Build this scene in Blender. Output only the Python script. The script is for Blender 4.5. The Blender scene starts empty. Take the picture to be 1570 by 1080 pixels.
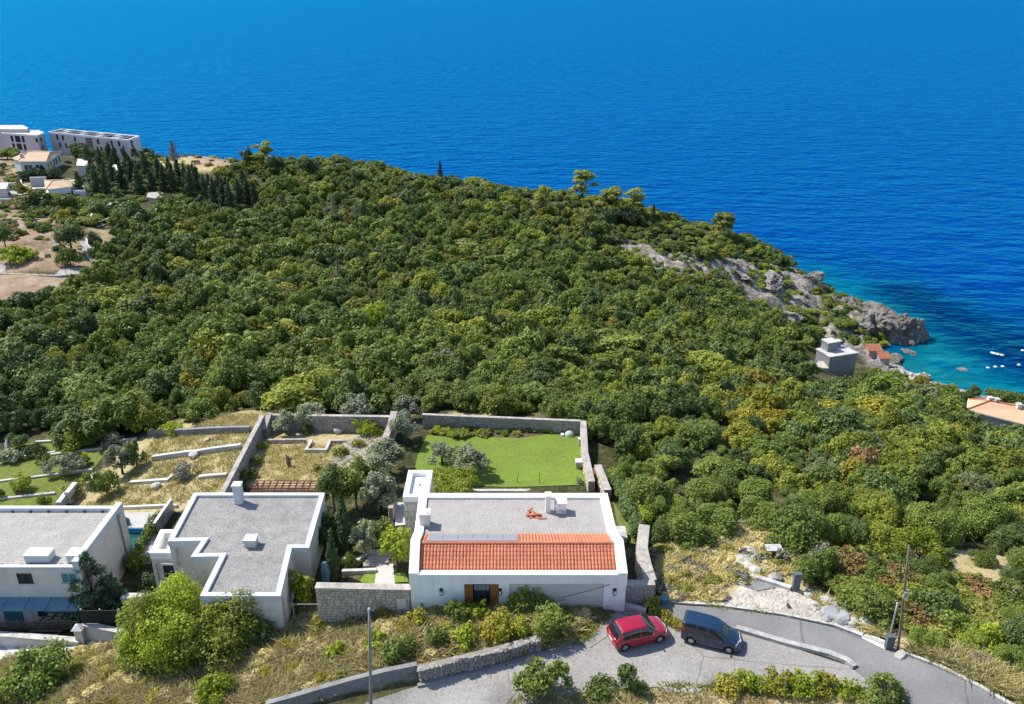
import bpy, bmesh, math, random
import numpy as np
from mathutils import Vector, Matrix
random.seed(7); RNG = np.random.default_rng(11)
S = bpy.context.scene
COL = S.collection
# ------------------------------------------------------------------ camera, sky, sun, exposure
FPX, PITCH, CAMZ = 1270.0, math.radians(24.0), 90.0
SN, CS = math.sin(PITCH), math.cos(PITCH)
cam_d = bpy.data.cameras.new('camera'); cam = bpy.data.objects.new('camera', cam_d); COL.objects.link(cam)
cam.location = (0, 0, CAMZ); cam.rotation_euler = (math.pi/2 - PITCH, 0, 0)
cam_d.sensor_fit = 'HORIZONTAL'; cam_d.sensor_width = 36; cam_d.lens = 36*FPX/1570
cam_d.clip_start = 0.5; cam_d.clip_end = 90000
S.camera = cam
SUN_EL = math.radians(51); SUN_V = Vector((-0.88, 0.475, 0)).normalized()
world = bpy.data.worlds.new('World'); S.world = world; world.use_nodes = True
wn = world.node_tree.nodes; wl = world.node_tree.links
sky_n = wn.new('ShaderNodeTexSky'); sky_n.sky_type = 'NISHITA'; sky_n.sun_disc = False
sky_n.sun_elevation = SUN_EL; sky_n.sun_rotation = math.atan2(SUN_V.x, SUN_V.y)
sky_n.altitude = 90; sky_n.air_density = 1.0; sky_n.dust_density = 0.4; sky_n.ozone_density = 2.0
wn['Background'].inputs[1].default_value = 0.15
wl.new(sky_n.outputs[0], wn['Background'].inputs[0])
sun_d = bpy.data.lights.new('sun', 'SUN'); sun_d.energy = 4.6; sun_d.angle = math.radians(0.53); sun_d.color = (1.0, 0.95, 0.86)
sun = bpy.data.objects.new('sun', sun_d); COL.objects.link(sun)
ldir = -(SUN_V*math.cos(SUN_EL) + Vector((0, 0, math.sin(SUN_EL))))
sun.rotation_euler = ldir.to_track_quat('-Z', 'Y').to_euler(); sun.location = (-60, 40, 160)
S.view_settings.view_transform = 'Standard'; S.view_settings.look = 'None'
S.view_settings.exposure = 0.55; S.view_settings.gamma = 1.0; S.view_settings.use_curve_mapping = False
try:
    S.cycles.max_bounces = 6; S.cycles.transparent_max_bounces = 8; S.cycles.caustics_reflective = False; S.cycles.caustics_refractive = False
except Exception: pass

# ------------------------------------------------------------------ survey helpers: sight line of the photo -> place in the world
def W(u, v, h):
    a = (u-785)/FPX; b = (v-540)/FPX
    z = (CAMZ-h)/(SN + b*CS)
    return Vector((a*z, z*(CS - b*SN), h))
def PX(x, y, h):
    d = CAMZ-h; z = y*CS + d*SN; yc = d*CS - y*SN
    return 785 + FPX*x/z, 540 + FPX*yc/z, z

CTRL = [  # (u, v, height above the sea)
 (785,1079,50),(1000,1060,50),(1300,1075,50.4),(1560,1079,51),(1000,970,50),(1100,985,50),(1200,960,50.2),(1300,985,50.4),(1450,1030,50.8),
 (640,1070,49.4),(700,1046,49.6),(850,1008,50),(640,1018,50.5),(760,990,50.6),(560,1030,50.0),(700,940,50.2),(860,930,50.2),(950,935,50.1),(640,942,49.9),(820,960,50.5),
 (550,955,48.9),(500,1000,48.9),(430,972,47.5),(400,1050,48.5),(300,1060,47.2),(200,1030,45.8),(100,1060,45.0),(100,1005,43.9),(170,990,43.6),(30,1000,42.9),(0,1075,44),(60,968,42.6),(170,965,43.2),
 (600,880,48.4),(560,890,48.2),(612,800,48.4),(520,800,47),(480,700,46),(420,665,45.6),(560,690,46.3),(590,650,45.6),
 (630,690,46.5),(760,700,46.5),(890,690,46.5),(760,740,46.5),(880,662,46.5),(660,662,46.5),(930,790,48.2),(960,840,49.4),(950,735,47),
 (300,740,45),(300,700,44.6),(300,670,44.2),(250,790,44.4),(330,645,43.8),(60,770,42.7),(60,730,42.3),(60,700,42),(140,665,41.8),(20,665,41.6),(210,840,43.4),
 (0,600,39),(200,600,40.5),(400,600,42.5),(600,612,44),(780,615,44.5),(950,625,44),(1000,700,45.5),(1000,800,48),(1100,850,49.2),(1050,900,49.8),(1150,920,50.2),(1200,890,50.2),(1010,860,49.4),
 (1300,900,49.8),(1400,920,49.6),(1500,980,50.2),(1500,870,47),(1400,820,46),(1560,800,43),(1250,800,47),(1400,700,39),(1200,700,42),(1540,720,34),(1600,760,36),
 (1540,655,14),(1620,660,14),(1400,640,22),(1450,607,6),(1300,625,24),(1200,610,30),(1050,600,36),
 (1280,572,11),(1230,560,15),(1200,540,22),(1350,580,5),(1325,560,5),(1420,590,2),
 (0,500,37),(200,500,37),(400,500,37),(600,500,36),(800,500,34),(1000,500,30),(1100,500,24),(1180,505,15),
 (-60,460,36),(0,458,36),(100,445,36.3),(60,418,37),(-60,415,37),(150,405,36.5),
 (300,400,35),(500,400,33),(700,400,31),(850,400,28),
 (60,370,38.5),(20,330,39),(-80,340,39),(70,302,36),(200,305,34.5),(300,290,33.5),(450,310,32),(600,310,31),(750,330,29),(850,340,27.5),
 (220,250,32),(300,240,33),(400,250,32.5),(540,252,31.5),(700,278,29.5),(880,304,26),(1000,328,22.5),(1130,360,16.5),(1200,394,11),(1240,432,4),
 (40,275,34),(20,243,32),(145,243,31),(-60,240,33),(-150,250,34),
 (950,388,23),(1100,420,17.5),(1220,452,9.5),(1190,486,7),(1100,450,15),(1260,480,5),(1290,478,6),(1345,505,2),(1330,538,1.0),(1385,520,.2),
 (1400,545,-3),(1430,560,-4),(1470,595,-1.5),(1500,575,-4),(1540,612,-1),(1590,605,-4),(1520,500,-7),(1420,480,-8),(1300,440,-8),
]
RIDGE = [(-300,230,33),(-60,220,33),(20,225,32),(145,228,31),(220,243,32),(300,234,33),(400,242,32.5),(540,245,31.5),(700,270,29.5),(880,297,26),(1000,322,22.5),(1130,354,16.5),(1200,388,11),(1240,430,4)]
cp = [tuple(W(*c)) for c in CTRL]
cp += [(0,52,49.2),(0,58,47.2),(-21,52,46.6),(-40,56,42.6),(-45,70,41.6),(0,30,50),(30,30,51),(-30,30,46),(-60,40,42),(-80,60,40),(-110,90,37),(70,60,42),(60,40,50),(90,60,40),(130,110,12),(-160,140,36),(-220,200,34)]
for u, v, h in RIDGE:
    p = W(u, v, h); d = Vector((p.x, p.y, 0)).normalized()
    q = p + d*38; cp.append((q.x, q.y, h-30)); q = p + d*80; cp.append((q.x, q.y, min(-9, h-46))); q = p + d*170; cp.append((q.x, q.y, -14))
for q in [(150,200,-9),(190,150,-9),(160,260,-12),(150,330,-14),(100,300,-14),(260,300,-14),(180,110,-4),(220,420,-15)]: cp.append(q)
cp = np.array(cp)
_pts = cp[:, :2]; C0 = 3.0
_D = np.sqrt(((_pts[:, None]-_pts[None])**2).sum(-1) + C0*C0)
_n = len(_pts); _P = np.c_[np.ones(_n), _pts/100]
_A = np.zeros((_n+3, _n+3)); _A[:_n, :_n] = _D - 0.6*np.eye(_n); _A[:_n, _n:] = _P; _A[_n:, :_n] = _P.T
_w = np.linalg.solve(_A, np.r_[cp[:, 2], 0, 0, 0])
def HA(xy):
    xy = np.asarray(xy, float).reshape(-1, 2); out = np.empty(len(xy))
    for i in range(0, len(xy), 20000):
        q = xy[i:i+20000]
        d = np.sqrt(((q[:, None]-_pts[None])**2).sum(-1) + C0*C0)
        out[i:i+20000] = d @ _w[:_n] + _w[_n] + q/100 @ _w[_n+1:]
    return np.maximum(out, -18)
def H(x, y): return float(HA([(x, y)])[0])
def G(u, v, up=0.0):
    """where the sight line through (u, v) meets the ground"""
    a = (u-785)/FPX; b = (v-540)/FPX
    t = np.arange(25, 520, 0.4)
    x = a*t; y = t*(CS-b*SN); z = CAMZ - t*(SN+b*CS)
    g = np.maximum(HA(np.c_[x, y]), 0) + up
    k = np.nonzero(z <= g)[0]
    k = k[0] if len(k) else len(t)-1
    if k == 0: return Vector((x[0], y[0], g[0]))
    s0 = z[k-1]-g[k-1]; s1 = g[k]-z[k]; f = s0/(s0+s1+1e-9); tt = t[k-1] + 0.4*f
    return Vector((a*tt, tt*(CS-b*SN), max(H(a*tt, tt*(CS-b*SN)), 0)))
def inpoly(px, py, poly):
    px = np.asarray(px); py = np.asarray(py); r = np.zeros(px.shape, bool); n = len(poly)
    for i in range(n):
        x1, y1 = poly[i]; x2, y2 = poly[(i+1) % n]
        if y1 == y2: continue
        c = ((y1 > py) != (y2 > py)) & (px < (x2-x1)*(py-y1)/(y2-y1)+x1)
        r ^= c
    return r

# ------------------------------------------------------------------ materials
MATS = {}
def nt_new(name):
    m = bpy.data.materials.new(name); m.use_nodes = True; MATS[name] = m
    nt = m.node_tree; return m, nt, nt.nodes['Principled BSDF']
def nd(nt, t, **kw):
    n = nt.nodes.new(t)
    for k, v in kw.items(): setattr(n, k, v)
    return n
def noise_n(nt, vec, scale, detail=4, rough=.6):
    n = nd(nt, 'ShaderNodeTexNoise'); n.inputs['Scale'].default_value = scale; n.inputs['Detail'].default_value = detail; n.inputs['Roughness'].default_value = rough
    if vec is not None: nt.links.new(vec, n.inputs['Vector'])
    return n
def ramp_n(nt, fac, stops):
    r = nd(nt, 'ShaderNodeValToRGB'); e = r.color_ramp.elements
    while len(e) < len(stops): e.new(0.5)
    for i, (p, c) in enumerate(stops):
        e[i].position = p; e[i].color = (*c, 1)
    nt.links.new(fac, r.inputs[0]); return r
def mix_n(nt, fac, a, b, mode='MIX'):
    m = nd(nt, 'ShaderNodeMix', data_type='RGBA', blend_type=mode)
    for s, v in ((m.inputs[0], fac), (m.inputs[6], a), (m.inputs[7], b)):
        if isinstance(v, (int, float)): s.default_value = v
        elif isinstance(v, tuple): s.default_value = (*v, 1)
        else: nt.links.new(v, s)
    return m.outputs[2]
def mat(name, col, rough=.8, var=.15, scale=1.2, metal=0, bump=0, bscale=20, spec=.3, coat=0, col2=None, grain=0, gscale=6, brick=0):
    m, nt, b = nt_new(name)
    geo = nd(nt, 'ShaderNodeNewGeometry')
    n1 = noise_n(nt, geo.outputs['Position'], scale, 5); n2 = noise_n(nt, geo.outputs['Position'], scale*9, 3)
    c2 = col2 or tuple(max(0, c*(1-var*1.6)) for c in col)
    r = ramp_n(nt, n1.outputs[0], [(.3, c2), (.7, tuple(min(1, c*(1+var*.5)) for c in col))])
    out = mix_n(nt, .25, r.outputs[0], mix_n(nt, n2.outputs[0], tuple(c*.7 for c in col), tuple(min(1, c*1.25) for c in col)))
    if grain:
        gn = noise_n(nt, geo.outputs['Position'], gscale, 3, .75); gr = ramp_n(nt, gn.outputs[0], [(.3, (1-grain,)*3), (.5, (1,)*3), (.72, (1+grain*.6,)*3)])
        out = mix_n(nt, 1.0, out, gr.outputs[0], 'MULTIPLY')
    if brick:
        sx = nd(nt, 'ShaderNodeSeparateXYZ'); nt.links.new(geo.outputs['Position'], sx.inputs[0]); ax = nd(nt, 'ShaderNodeMath', operation='ADD'); nt.links.new(sx.outputs[0], ax.inputs[0]); nt.links.new(sx.outputs[1], ax.inputs[1])
        cx = nd(nt, 'ShaderNodeCombineXYZ'); nt.links.new(ax.outputs[0], cx.inputs[0]); nt.links.new(sx.outputs[2], cx.inputs[1])
        bk = nd(nt, 'ShaderNodeTexBrick'); bk.inputs['Scale'].default_value = 1; bk.inputs['Brick Width'].default_value = brick*1.8; bk.inputs['Row Height'].default_value = brick; bk.inputs['Mortar Size'].default_value = .02
        for q, c_ in (('Color1', 1.03), ('Color2', .955), ('Mortar', .87)): bk.inputs[q].default_value = (c_, c_*.985, c_*.96, 1)
        nt.links.new(cx.outputs[0], bk.inputs['Vector']); out = mix_n(nt, 1.0, out, bk.outputs[0], 'MULTIPLY')
    nt.links.new(out, b.inputs['Base Color'])
    b.inputs['Roughness'].default_value = rough; b.inputs['Metallic'].default_value = metal
    b.inputs['Specular IOR Level'].default_value = spec
    if coat: b.inputs['Coat Weight'].default_value = coat; b.inputs['Coat Roughness'].default_value = .05
    if bump:
        bn = noise_n(nt, geo.outputs['Position'], bscale, 4); bp = nd(nt, 'ShaderNodeBump'); bp.inputs['Strength'].default_value = bump; bp.inputs['Distance'].default_value = .05
        nt.links.new(bn.outputs[0], bp.inputs['Height']); nt.links.new(bp.outputs[0], b.inputs['Normal'])
    return m
def crack(m, dens=.16, width=.010, dark=.45, patch=0):
    """thin cracks and resurfaced patches in paving"""
    nt = m.node_tree; b = nt.nodes['Principled BSDF']; src = b.inputs['Base Color'].links[0].from_socket
    geo = nd(nt, 'ShaderNodeNewGeometry'); n_ = noise_n(nt, geo.outputs['Position'], .5, 4); wob = mix_n(nt, .5, geo.outputs['Position'], n_.outputs[1], 'ADD')
    v = nd(nt, 'ShaderNodeTexVoronoi', feature='DISTANCE_TO_EDGE'); v.inputs['Scale'].default_value = dens; nt.links.new(wob, v.inputs['Vector'])
    r = ramp_n(nt, v.outputs['Distance'], [(0, (dark,)*3), (width, (1,)*3)]); out = mix_n(nt, 1.0, src, r.outputs[0], 'MULTIPLY')
    st = noise_n(nt, geo.outputs['Position'], .18, 3, .5); r2 = ramp_n(nt, st.outputs[0], [(.36, (.74,)*3), (.47, (1,)*3), (.66, (1.15,)*3)]); out = mix_n(nt, 1.0, out, r2.outputs[0], 'MULTIPLY')
    oil = noise_n(nt, geo.outputs['Position'], 1.1, 2); r3 = ramp_n(nt, oil.outputs[0], [(.24, (.72,)*3), (.31, (1,)*3)]); out = mix_n(nt, 1.0, out, r3.outputs[0], 'MULTIPLY')
    nt.links.new(out, b.inputs['Base Color'])
def leaf_mat(name, c1, c2, c3, tr=.22, patch=.5, sat=1.0):
    """foliage: leaf to leaf, plant to plant and patch to patch variation"""
    m, nt, b = nt_new(name)
    geo = nd(nt, 'ShaderNodeNewGeometry'); oi = nd(nt, 'ShaderNodeObjectInfo')
    leafr = ramp_n(nt, geo.outputs['Random Per Island'], [(0, c1), (.75, c2), (1, tuple(min(1, c*1.25) for c in c2))])
    pn = noise_n(nt, oi.outputs['Location'], .035, 2)
    ad = nd(nt, 'ShaderNodeMath', operation='MULTIPLY_ADD'); nt.links.new(pn.outputs[0], ad.inputs[0]); ad.inputs[1].default_value = 1.1*patch
    ml = nd(nt, 'ShaderNodeMath', operation='MULTIPLY'); nt.links.new(oi.outputs['Random'], ml.inputs[0]); ml.inputs[1].default_value = 1-patch*.45
    nt.links.new(ml.outputs[0], ad.inputs[2])
    tint = ramp_n(nt, ad.outputs[0], [(.2, (0, 0, 0)), (1.0, (1, 1, 1))])
    col = mix_n(nt, tint.outputs[0], leafr.outputs[0], mix_n(nt, .6, leafr.outputs[0], c3))
    hsv = nd(nt, 'ShaderNodeHueSaturation'); hsv.inputs['Saturation'].default_value = sat
    vv = nd(nt, 'ShaderNodeMapRange'); vv.inputs['To Min'].default_value = .68; vv.inputs['To Max'].default_value = 1.25
    sh = nd(nt, 'ShaderNodeMath', operation='MULTIPLY'); nt.links.new(oi.outputs['Random'], sh.inputs[0]); sh.inputs[1].default_value = 7.31
    fr = nd(nt, 'ShaderNodeMath', operation='FRACT'); nt.links.new(sh.outputs[0], fr.inputs[0])
    nt.links.new(fr.outputs[0], vv.inputs['Value']); nt.links.new(vv.outputs[0], hsv.inputs['Value']); nt.links.new(col, hsv.inputs['Color'])
    nt.links.new(hsv.outputs[0], b.inputs['Base Color']); b.inputs['Roughness'].default_value = .55; b.inputs['Specular IOR Level'].default_value = .25
    t = nd(nt, 'ShaderNodeBsdfTranslucent'); nt.links.new(hsv.outputs[0], t.inputs['Color'])
    mx = nd(nt, 'ShaderNodeMixShader'); mx.inputs[0].default_value = tr
    nt.links.new(b.outputs[0], mx.inputs[1]); nt.links.new(t.outputs[0], mx.inputs[2])
    nt.links.new(mx.outputs[0], nt.nodes['Material Output'].inputs[0])
    return m

M_white = mat('white_render', (.83, .83, .81), .88, .10, .35, bump=.1, bscale=25, col2=(.70, .695, .67))
def streaks(m, lo=.93):
    """rain streaks and grime: noise drawn out downwards"""
    nt = m.node_tree; b = nt.nodes['Principled BSDF']; src = b.inputs['Base Color'].links[0].from_socket; geo = nd(nt, 'ShaderNodeNewGeometry')
    mp = nd(nt, 'ShaderNodeMapping'); mp.inputs['Scale'].default_value = (2.4, 2.4, .22); nt.links.new(geo.outputs['Position'], mp.inputs[0]); n_ = noise_n(nt, mp.outputs[0], 1.0, 5, .65)
    r = ramp_n(nt, n_.outputs[0], [(.3, (lo, lo*.985, lo*.95)), (.5, (1, 1, 1))]); nt.links.new(mix_n(nt, 1.0, src, r.outputs[0], 'MULTIPLY'), b.inputs['Base Color'])
streaks(M_white)
M_cream = mat('cream_block_facing', (.68, .645, .60), .9, .10, .7, bump=.15, bscale=30, brick=.24)
streaks(M_cream, .90)
M_grey = mat('pale_grey_render', (.50, .48, .46), .9, .12, .6, bump=.1)
M_coping = mat('coping_paint', (.56, .58, .60), .7, .12, .8)
M_gravel = mat('roof_gravel', (.37, .345, .32), .95, .14, 1.0, bump=1.0, bscale=9, grain=.45, gscale=9)
M_gravel2 = mat('weathered_roof_gravel', (.29, .275, .258), .95, .3, .75, bump=1.0, bscale=9, col2=(.19, .185, .18), grain=.5, gscale=8)
M_tile = mat('terracotta_tile', (.56, .20, .11), .85, .2, 1.1, grain=.15, gscale=4)
M_tilepale = mat('pale_clay_tile', (.50, .36, .24), .85, .18, .5)
M_tileor = mat('orange_clay_tile', (.62, .39, .24), .85, .14, .5)
M_stone = mat('rubble_stone', (.52, .435, .345), .92, .35, 2.2, bump=.6, bscale=9)
M_stoneg = mat('grey_rubble_stone', (.38, .345, .31), .92, .35, 2.2, bump=.6, bscale=9)
M_mortar = mat('wall_mortar', (.27, .235, .20), .95, .2, 1.5, bump=.4)
M_cap = mat('stone_coping', (.42, .38, .335), .9, .3, 1.6, bump=.6, bscale=8, grain=.3, gscale=5)
M_conc = mat('concrete', (.25, .245, .24), .92, .3, .7, bump=.4, grain=.2)
M_concp = mat('pale_concrete', (.52, .51, .49), .9, .2, .8, bump=.2)
M_block = mat('cinder_block', (.27, .28, .29), .92, .18, 1.0, bump=.3)
M_glass = mat('window_glass', (.02, .035, .05), .08, .1, spec=.6)
M_glassteal = mat('teal_blind', (.05, .20, .22), .35, .1)
M_dark = mat('dark_metal', (.03, .03, .035), .5, .2, spec=.4)
M_metal = mat('grey_metal', (.35, .37, .39), .45, .12, metal=.4)
M_wood = mat('stained_wood', (.33, .12, .03), .6, .3, 2.5)
M_oldwood = mat('weathered_wood', (.20, .165, .13), .9, .35, 2.5, bump=.4)
M_beam = mat('red_brown_beam', (.16, .05, .04), .7, .2, 1.5)
M_bark = mat('bark', (.12, .10, .08), .95, .4, 3, bump=.5)
M_solar = mat('solar_glass', (.22, .23, .25), .55, .08, spec=.5)
M_solarf = mat('aluminium_frame', (.34, .34, .35), .4, .05, metal=.3)
M_slate = mat('blue_slate_canopy', (.13, .235, .31), .5, .2)
M_garage = mat('garage_panel', (.56, .54, .50), .8, .05)
M_rock = mat('limestone', (.27, .245, .22), .97, .5, .3, bump=1.0, bscale=1.6, col2=(.10, .085, .07), grain=.55, gscale=1.1)
M_crag = mat('shade_toned_sea_rock', (.20, .18, .16), .97, .5, .3, bump=1.0, bscale=1.4, col2=(.06, .05, .042), grain=.6, gscale=.9)  # limestone darkened for the tip rocks: their shaded sides are put into the colour
M_boulder = mat('white_limestone_boulder', (.46, .435, .395), .95, .25, .9, bump=.7, bscale=5)
M_boulderg = mat('grey_limestone_boulder', (.31, .315, .32), .95, .2, .9, bump=.7, bscale=5)
M_red = mat('red_car_paint', (.30, .0015, .022), .3, .02, spec=.4, coat=.8)
M_navy = mat('dark_blue_car_paint', (.004, .022, .060), .25, .02, spec=.4, coat=.9)
M_carglass = mat('car_glass', (.012, .016, .02), .06, .05, spec=.7)
M_tyre = mat('tyre_rubber', (.012, .012, .012), .85, .1)
M_rim = mat('alloy_rim', (.55, .56, .58), .3, .05, metal=.6)
M_lamp = mat('headlamp_glass', (.65, .70, .75), .15, .05, spec=.6)
M_tail = mat('tail_lamp', (.35, .02, .02), .25, .05)
M_plate = mat('number_plate', (.72, .72, .72), .5, .03)
M_plastic = mat('black_plastic', (.02, .02, .022), .6, .1)
M_lawn = mat('mown_lawn', (.145, .222, .024), .95, .22, .3, bump=1.0, bscale=12, col2=(.130, .170, .028), grain=.35, gscale=5)
M_lawnd = mat('garden_grass', (.140, .180, .025), .95, .25, .4, bump=1.0, bscale=12, col2=(.115, .125, .03), grain=.4, gscale=4)
M_asph = mat('asphalt', (.195, .190, .186), .95, .15, .3, bump=.6, bscale=14, col2=(.155, .152, .15), grain=.2, gscale=8)
M_asph2 = mat('worn_asphalt', (.30, .282, .262), .95, .16, .28, bump=.8, bscale=10, col2=(.225, .213, .20), grain=.3, gscale=6)
crack(M_asph, .06, .0035, .6); crack(M_asph2, .075, .005, .62)
M_paving = mat('pale_paving', (.46, .44, .42), .9, .15, .8, bump=.2)
M_pavew = mat('white_paving_strip', (.66, .65, .63), .9, .1, .8)
M_kerb = mat('kerb_stone', (.40, .385, .36), .92, .3, 1.3, bump=.4, grain=.3, gscale=5)
M_kerbw = mat('white_kerb', (.52, .50, .465), .92, .3, 1.3, bump=.4, grain=.3, gscale=5)
M_gravelpale = mat('pale_crushed_stone', (.50, .44, .37), .97, .3, .5, bump=1.0, bscale=7, grain=.5, gscale=3.5)
M_dirt = mat('dry_soil', (.30, .24, .17), .97, .3, .9, bump=.9, bscale=12)
M_soil = mat('bare_bed_soil', (.13, .085, .055), .97, .3, 1.5, bump=.9, bscale=12)
M_poolwall = mat('pool_liner', (.03, .20, .42), .5, .1)
M_green = mat('green_tarp', (.03, .15, .13), .6, .2)
M_teal = mat('teal_plastic', (.02, .16, .17), .5, .2)
M_boat = mat('white_hull', (.80, .80, .80), .4, .03)
M_dome = mat('pale_green_cover', (.38, .50, .38), .6, .1)
M_chalk = mat('spilt_lime', (.62, .63, .64), .95, .15, 2)
M_pole = mat('grey_pole', (.26, .26, .265), .8, .2, 2)
M_cab = mat('cabinet_paint', (.10, .125, .135), .6, .2, 2)
M_cable = mat('black_cable', (.015, .015, .015), .7, .1)
M_dryg = leaf_mat('dry_grass', (0.51, 0.42, 0.18), (0.75, 0.63, 0.34), (0.44, 0.42, 0.14), .32, .5)
M_weed = leaf_mat('weeds', (0.20, 0.23, 0.036), (0.34, 0.35, 0.060), (0.42, 0.37, 0.09), .3, .5)
L_forest = leaf_mat('forest_leaves', (0.070, 0.114, 0.021), (0.175, 0.246, 0.043), (0.255, 0.300, 0.050), .3, .5)
L_dark = leaf_mat('dark_leaves', (0.047, 0.088, 0.023), (0.117, 0.169, 0.044), (0.150, 0.202, 0.044), .22, .4)
L_bright = leaf_mat('bright_leaves', (0.160, 0.226, 0.015), (0.308, 0.380, 0.031), (0.363, 0.396, 0.033), .34, .3)
L_light = leaf_mat('light_leaves', (.115, .155, .020), (.245, .290, .036), (.31, .31, .04), .32, .5)
L_sage = leaf_mat('sage_leaves', (.085, .108, .045), (.17, .20, .085), (.17, .19, .07), .2, .3)
L_yellow = leaf_mat('yellowing_leaves', (0.20, 0.205, 0.018), (0.36, 0.34, 0.034), (0.34, 0.27, 0.040), .3, .4)
L_olive = leaf_mat('olive_leaves', (0.165, 0.19, 0.105), (0.30, 0.32, 0.20), (0.27, 0.30, 0.15), .2, .3)
L_grey = leaf_mat('grey_twigs', (0.135, 0.128, 0.101), (0.230, 0.216, 0.169), (0.203, 0.189, 0.121), .08, .3)
L_cyp = leaf_mat('cypress_needles', (0.025, 0.052, 0.019), (0.063, 0.102, 0.035), (0.063, 0.102, 0.030), .1, .2)
L_fir = leaf_mat('fir_needles', (0.038, 0.088, 0.045), (0.088, 0.149, 0.074), (0.074, 0.131, 0.052), .1, .2)
L_pine = leaf_mat('pine_needles', (0.16, 0.19, 0.030), (0.31, 0.33, 0.055), (0.25, 0.28, 0.05), .25, .4)
L_rust = leaf_mat('rusty_leaves', (0.189, 0.115, 0.041), (0.297, 0.176, 0.068), (0.203, 0.176, 0.041), .15, .4)

# ------------------------------------------------------------------ object helpers
def tag(o, label=None, cat=None, group=None, kind=None):
    if label: o['label'] = label
    if cat: o['category'] = cat
    if group: o['group'] = group
    if kind: o['kind'] = kind
    return o
def thing(name, label, cat, loc, group=None, rz=0.0):
    e = bpy.data.objects.new(name, None); COL.objects.link(e); e.empty_display_size = .3
    e.location = loc; e.rotation_euler = (0, 0, rz)
    return tag(e, label, cat, group)
class MB:
    def __init__(s): s.v = []; s.f = []; s.m = []
    def add(s, vs, fs, mi=0):
        o = len(s.v); s.v += [tuple(p) for p in vs]; s.f += [tuple(i+o for i in f) for f in fs]; s.m += [mi]*len(fs); return s
    def box(s, x0, y0, z0, x1, y1, z1, mi=0):
        return s.add([(x0,y0,z0),(x1,y0,z0),(x1,y1,z0),(x0,y1,z0),(x0,y0,z1),(x1,y0,z1),(x1,y1,z1),(x0,y1,z1)],
                     [(0,3,2,1),(4,5,6,7),(0,1,5,4),(1,2,6,5),(2,3,7,6),(3,0,4,7)], mi)
    def obox(s, c, ax, hx, hy, z0, z1, mi=0):
        """box about c=(x,y), long axis ax=(dx,dy) unit, half sizes"""
        ax = Vector((ax[0], ax[1])).normalized(); n = Vector((-ax.y, ax.x)); c = Vector((c[0], c[1]))
        q = [c-ax*hx-n*hy, c+ax*hx-n*hy, c+ax*hx+n*hy, c-ax*hx+n*hy]
        return s.prism([(p.x, p.y) for p in q], z0, z1, mi)
    def prism(s, poly, z0, z1, mi=0):
        n = len(poly); a = sum(poly[i][0]*poly[(i+1) % n][1]-poly[(i+1) % n][0]*poly[i][1] for i in range(n))
        if a < 0: poly = poly[::-1]
        zz0 = z0 if isinstance(z0, (list, tuple)) else [z0]*n; zz1 = z1 if isinstance(z1, (list, tuple)) else [z1]*n
        if a < 0: zz0 = zz0[::-1]; zz1 = zz1[::-1]
        vs = [(p[0], p[1], zz0[i]) for i, p in enumerate(poly)] + [(p[0], p[1], zz1[i]) for i, p in enumerate(poly)]
        return s.add(vs, [tuple(range(n-1, -1, -1)), tuple(range(n, 2*n))] + [(i, (i+1) % n, (i+1) % n+n, i+n) for i in range(n)], mi)
    def tube(s, pts, r, n=6, mi=0, cap=True):
        pts = [Vector(p) for p in pts]; rs = r if isinstance(r, (list, tuple)) else [r]*len(pts); vs = []
        for i, p in enumerate(pts):
            t = (pts[min(i+1, len(pts)-1)]-pts[max(i-1, 0)]).normalized()
            a = t.cross(Vector((0, 0, 1)) if abs(t.z) < .95 else Vector((1, 0, 0))).normalized(); b = t.cross(a)
            vs += [p + (a*math.cos(k*2*math.pi/n) + b*math.sin(k*2*math.pi/n))*rs[i] for k in range(n)]
        fs = [(i*n+k, (i+1)*n+k, (i+1)*n+(k+1) % n, i*n+(k+1) % n) for i in range(len(pts)-1) for k in range(n)]
        if cap: fs += [tuple(range(n)), tuple(range((len(pts)-1)*n+n-1, (len(pts)-1)*n-1, -1))]
        return s.add(vs, fs, mi)
    def build(s, name, mats, parent=None, smooth=False, local=False, kind=None):
        me = bpy.data.meshes.new(name); me.from_pydata(s.v, [], s.f)
        for m in (mats if isinstance(mats, (list, tuple)) else [mats]): me.materials.append(m)
        if any(s.m): me.polygons.foreach_set('material_index', s.m)
        bm = bmesh.new(); bm.from_mesh(me); bmesh.ops.recalc_face_normals(bm, faces=bm.faces); bm.to_mesh(me); bm.free()
        if smooth: me.polygons.foreach_set('use_smooth', [True]*len(me.polygons))
        return link(name, me, parent, local, kind)
def link(name, me, parent=None, local=False, kind=None):
    o = bpy.data.objects.new(name, me); COL.objects.link(o)
    if parent is not None:
        o.parent = parent
        if not local and parent.type == 'EMPTY': o.matrix_parent_inverse = Matrix.Translation(-Vector(parent.location))
    if kind: o['kind'] = kind
    return o
def copy_tree(o, parent=None):
    c = o.copy(); COL.objects.link(c); c.parent = parent
    for ch in list(o.children): copy_tree(ch, c)
    return c
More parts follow.
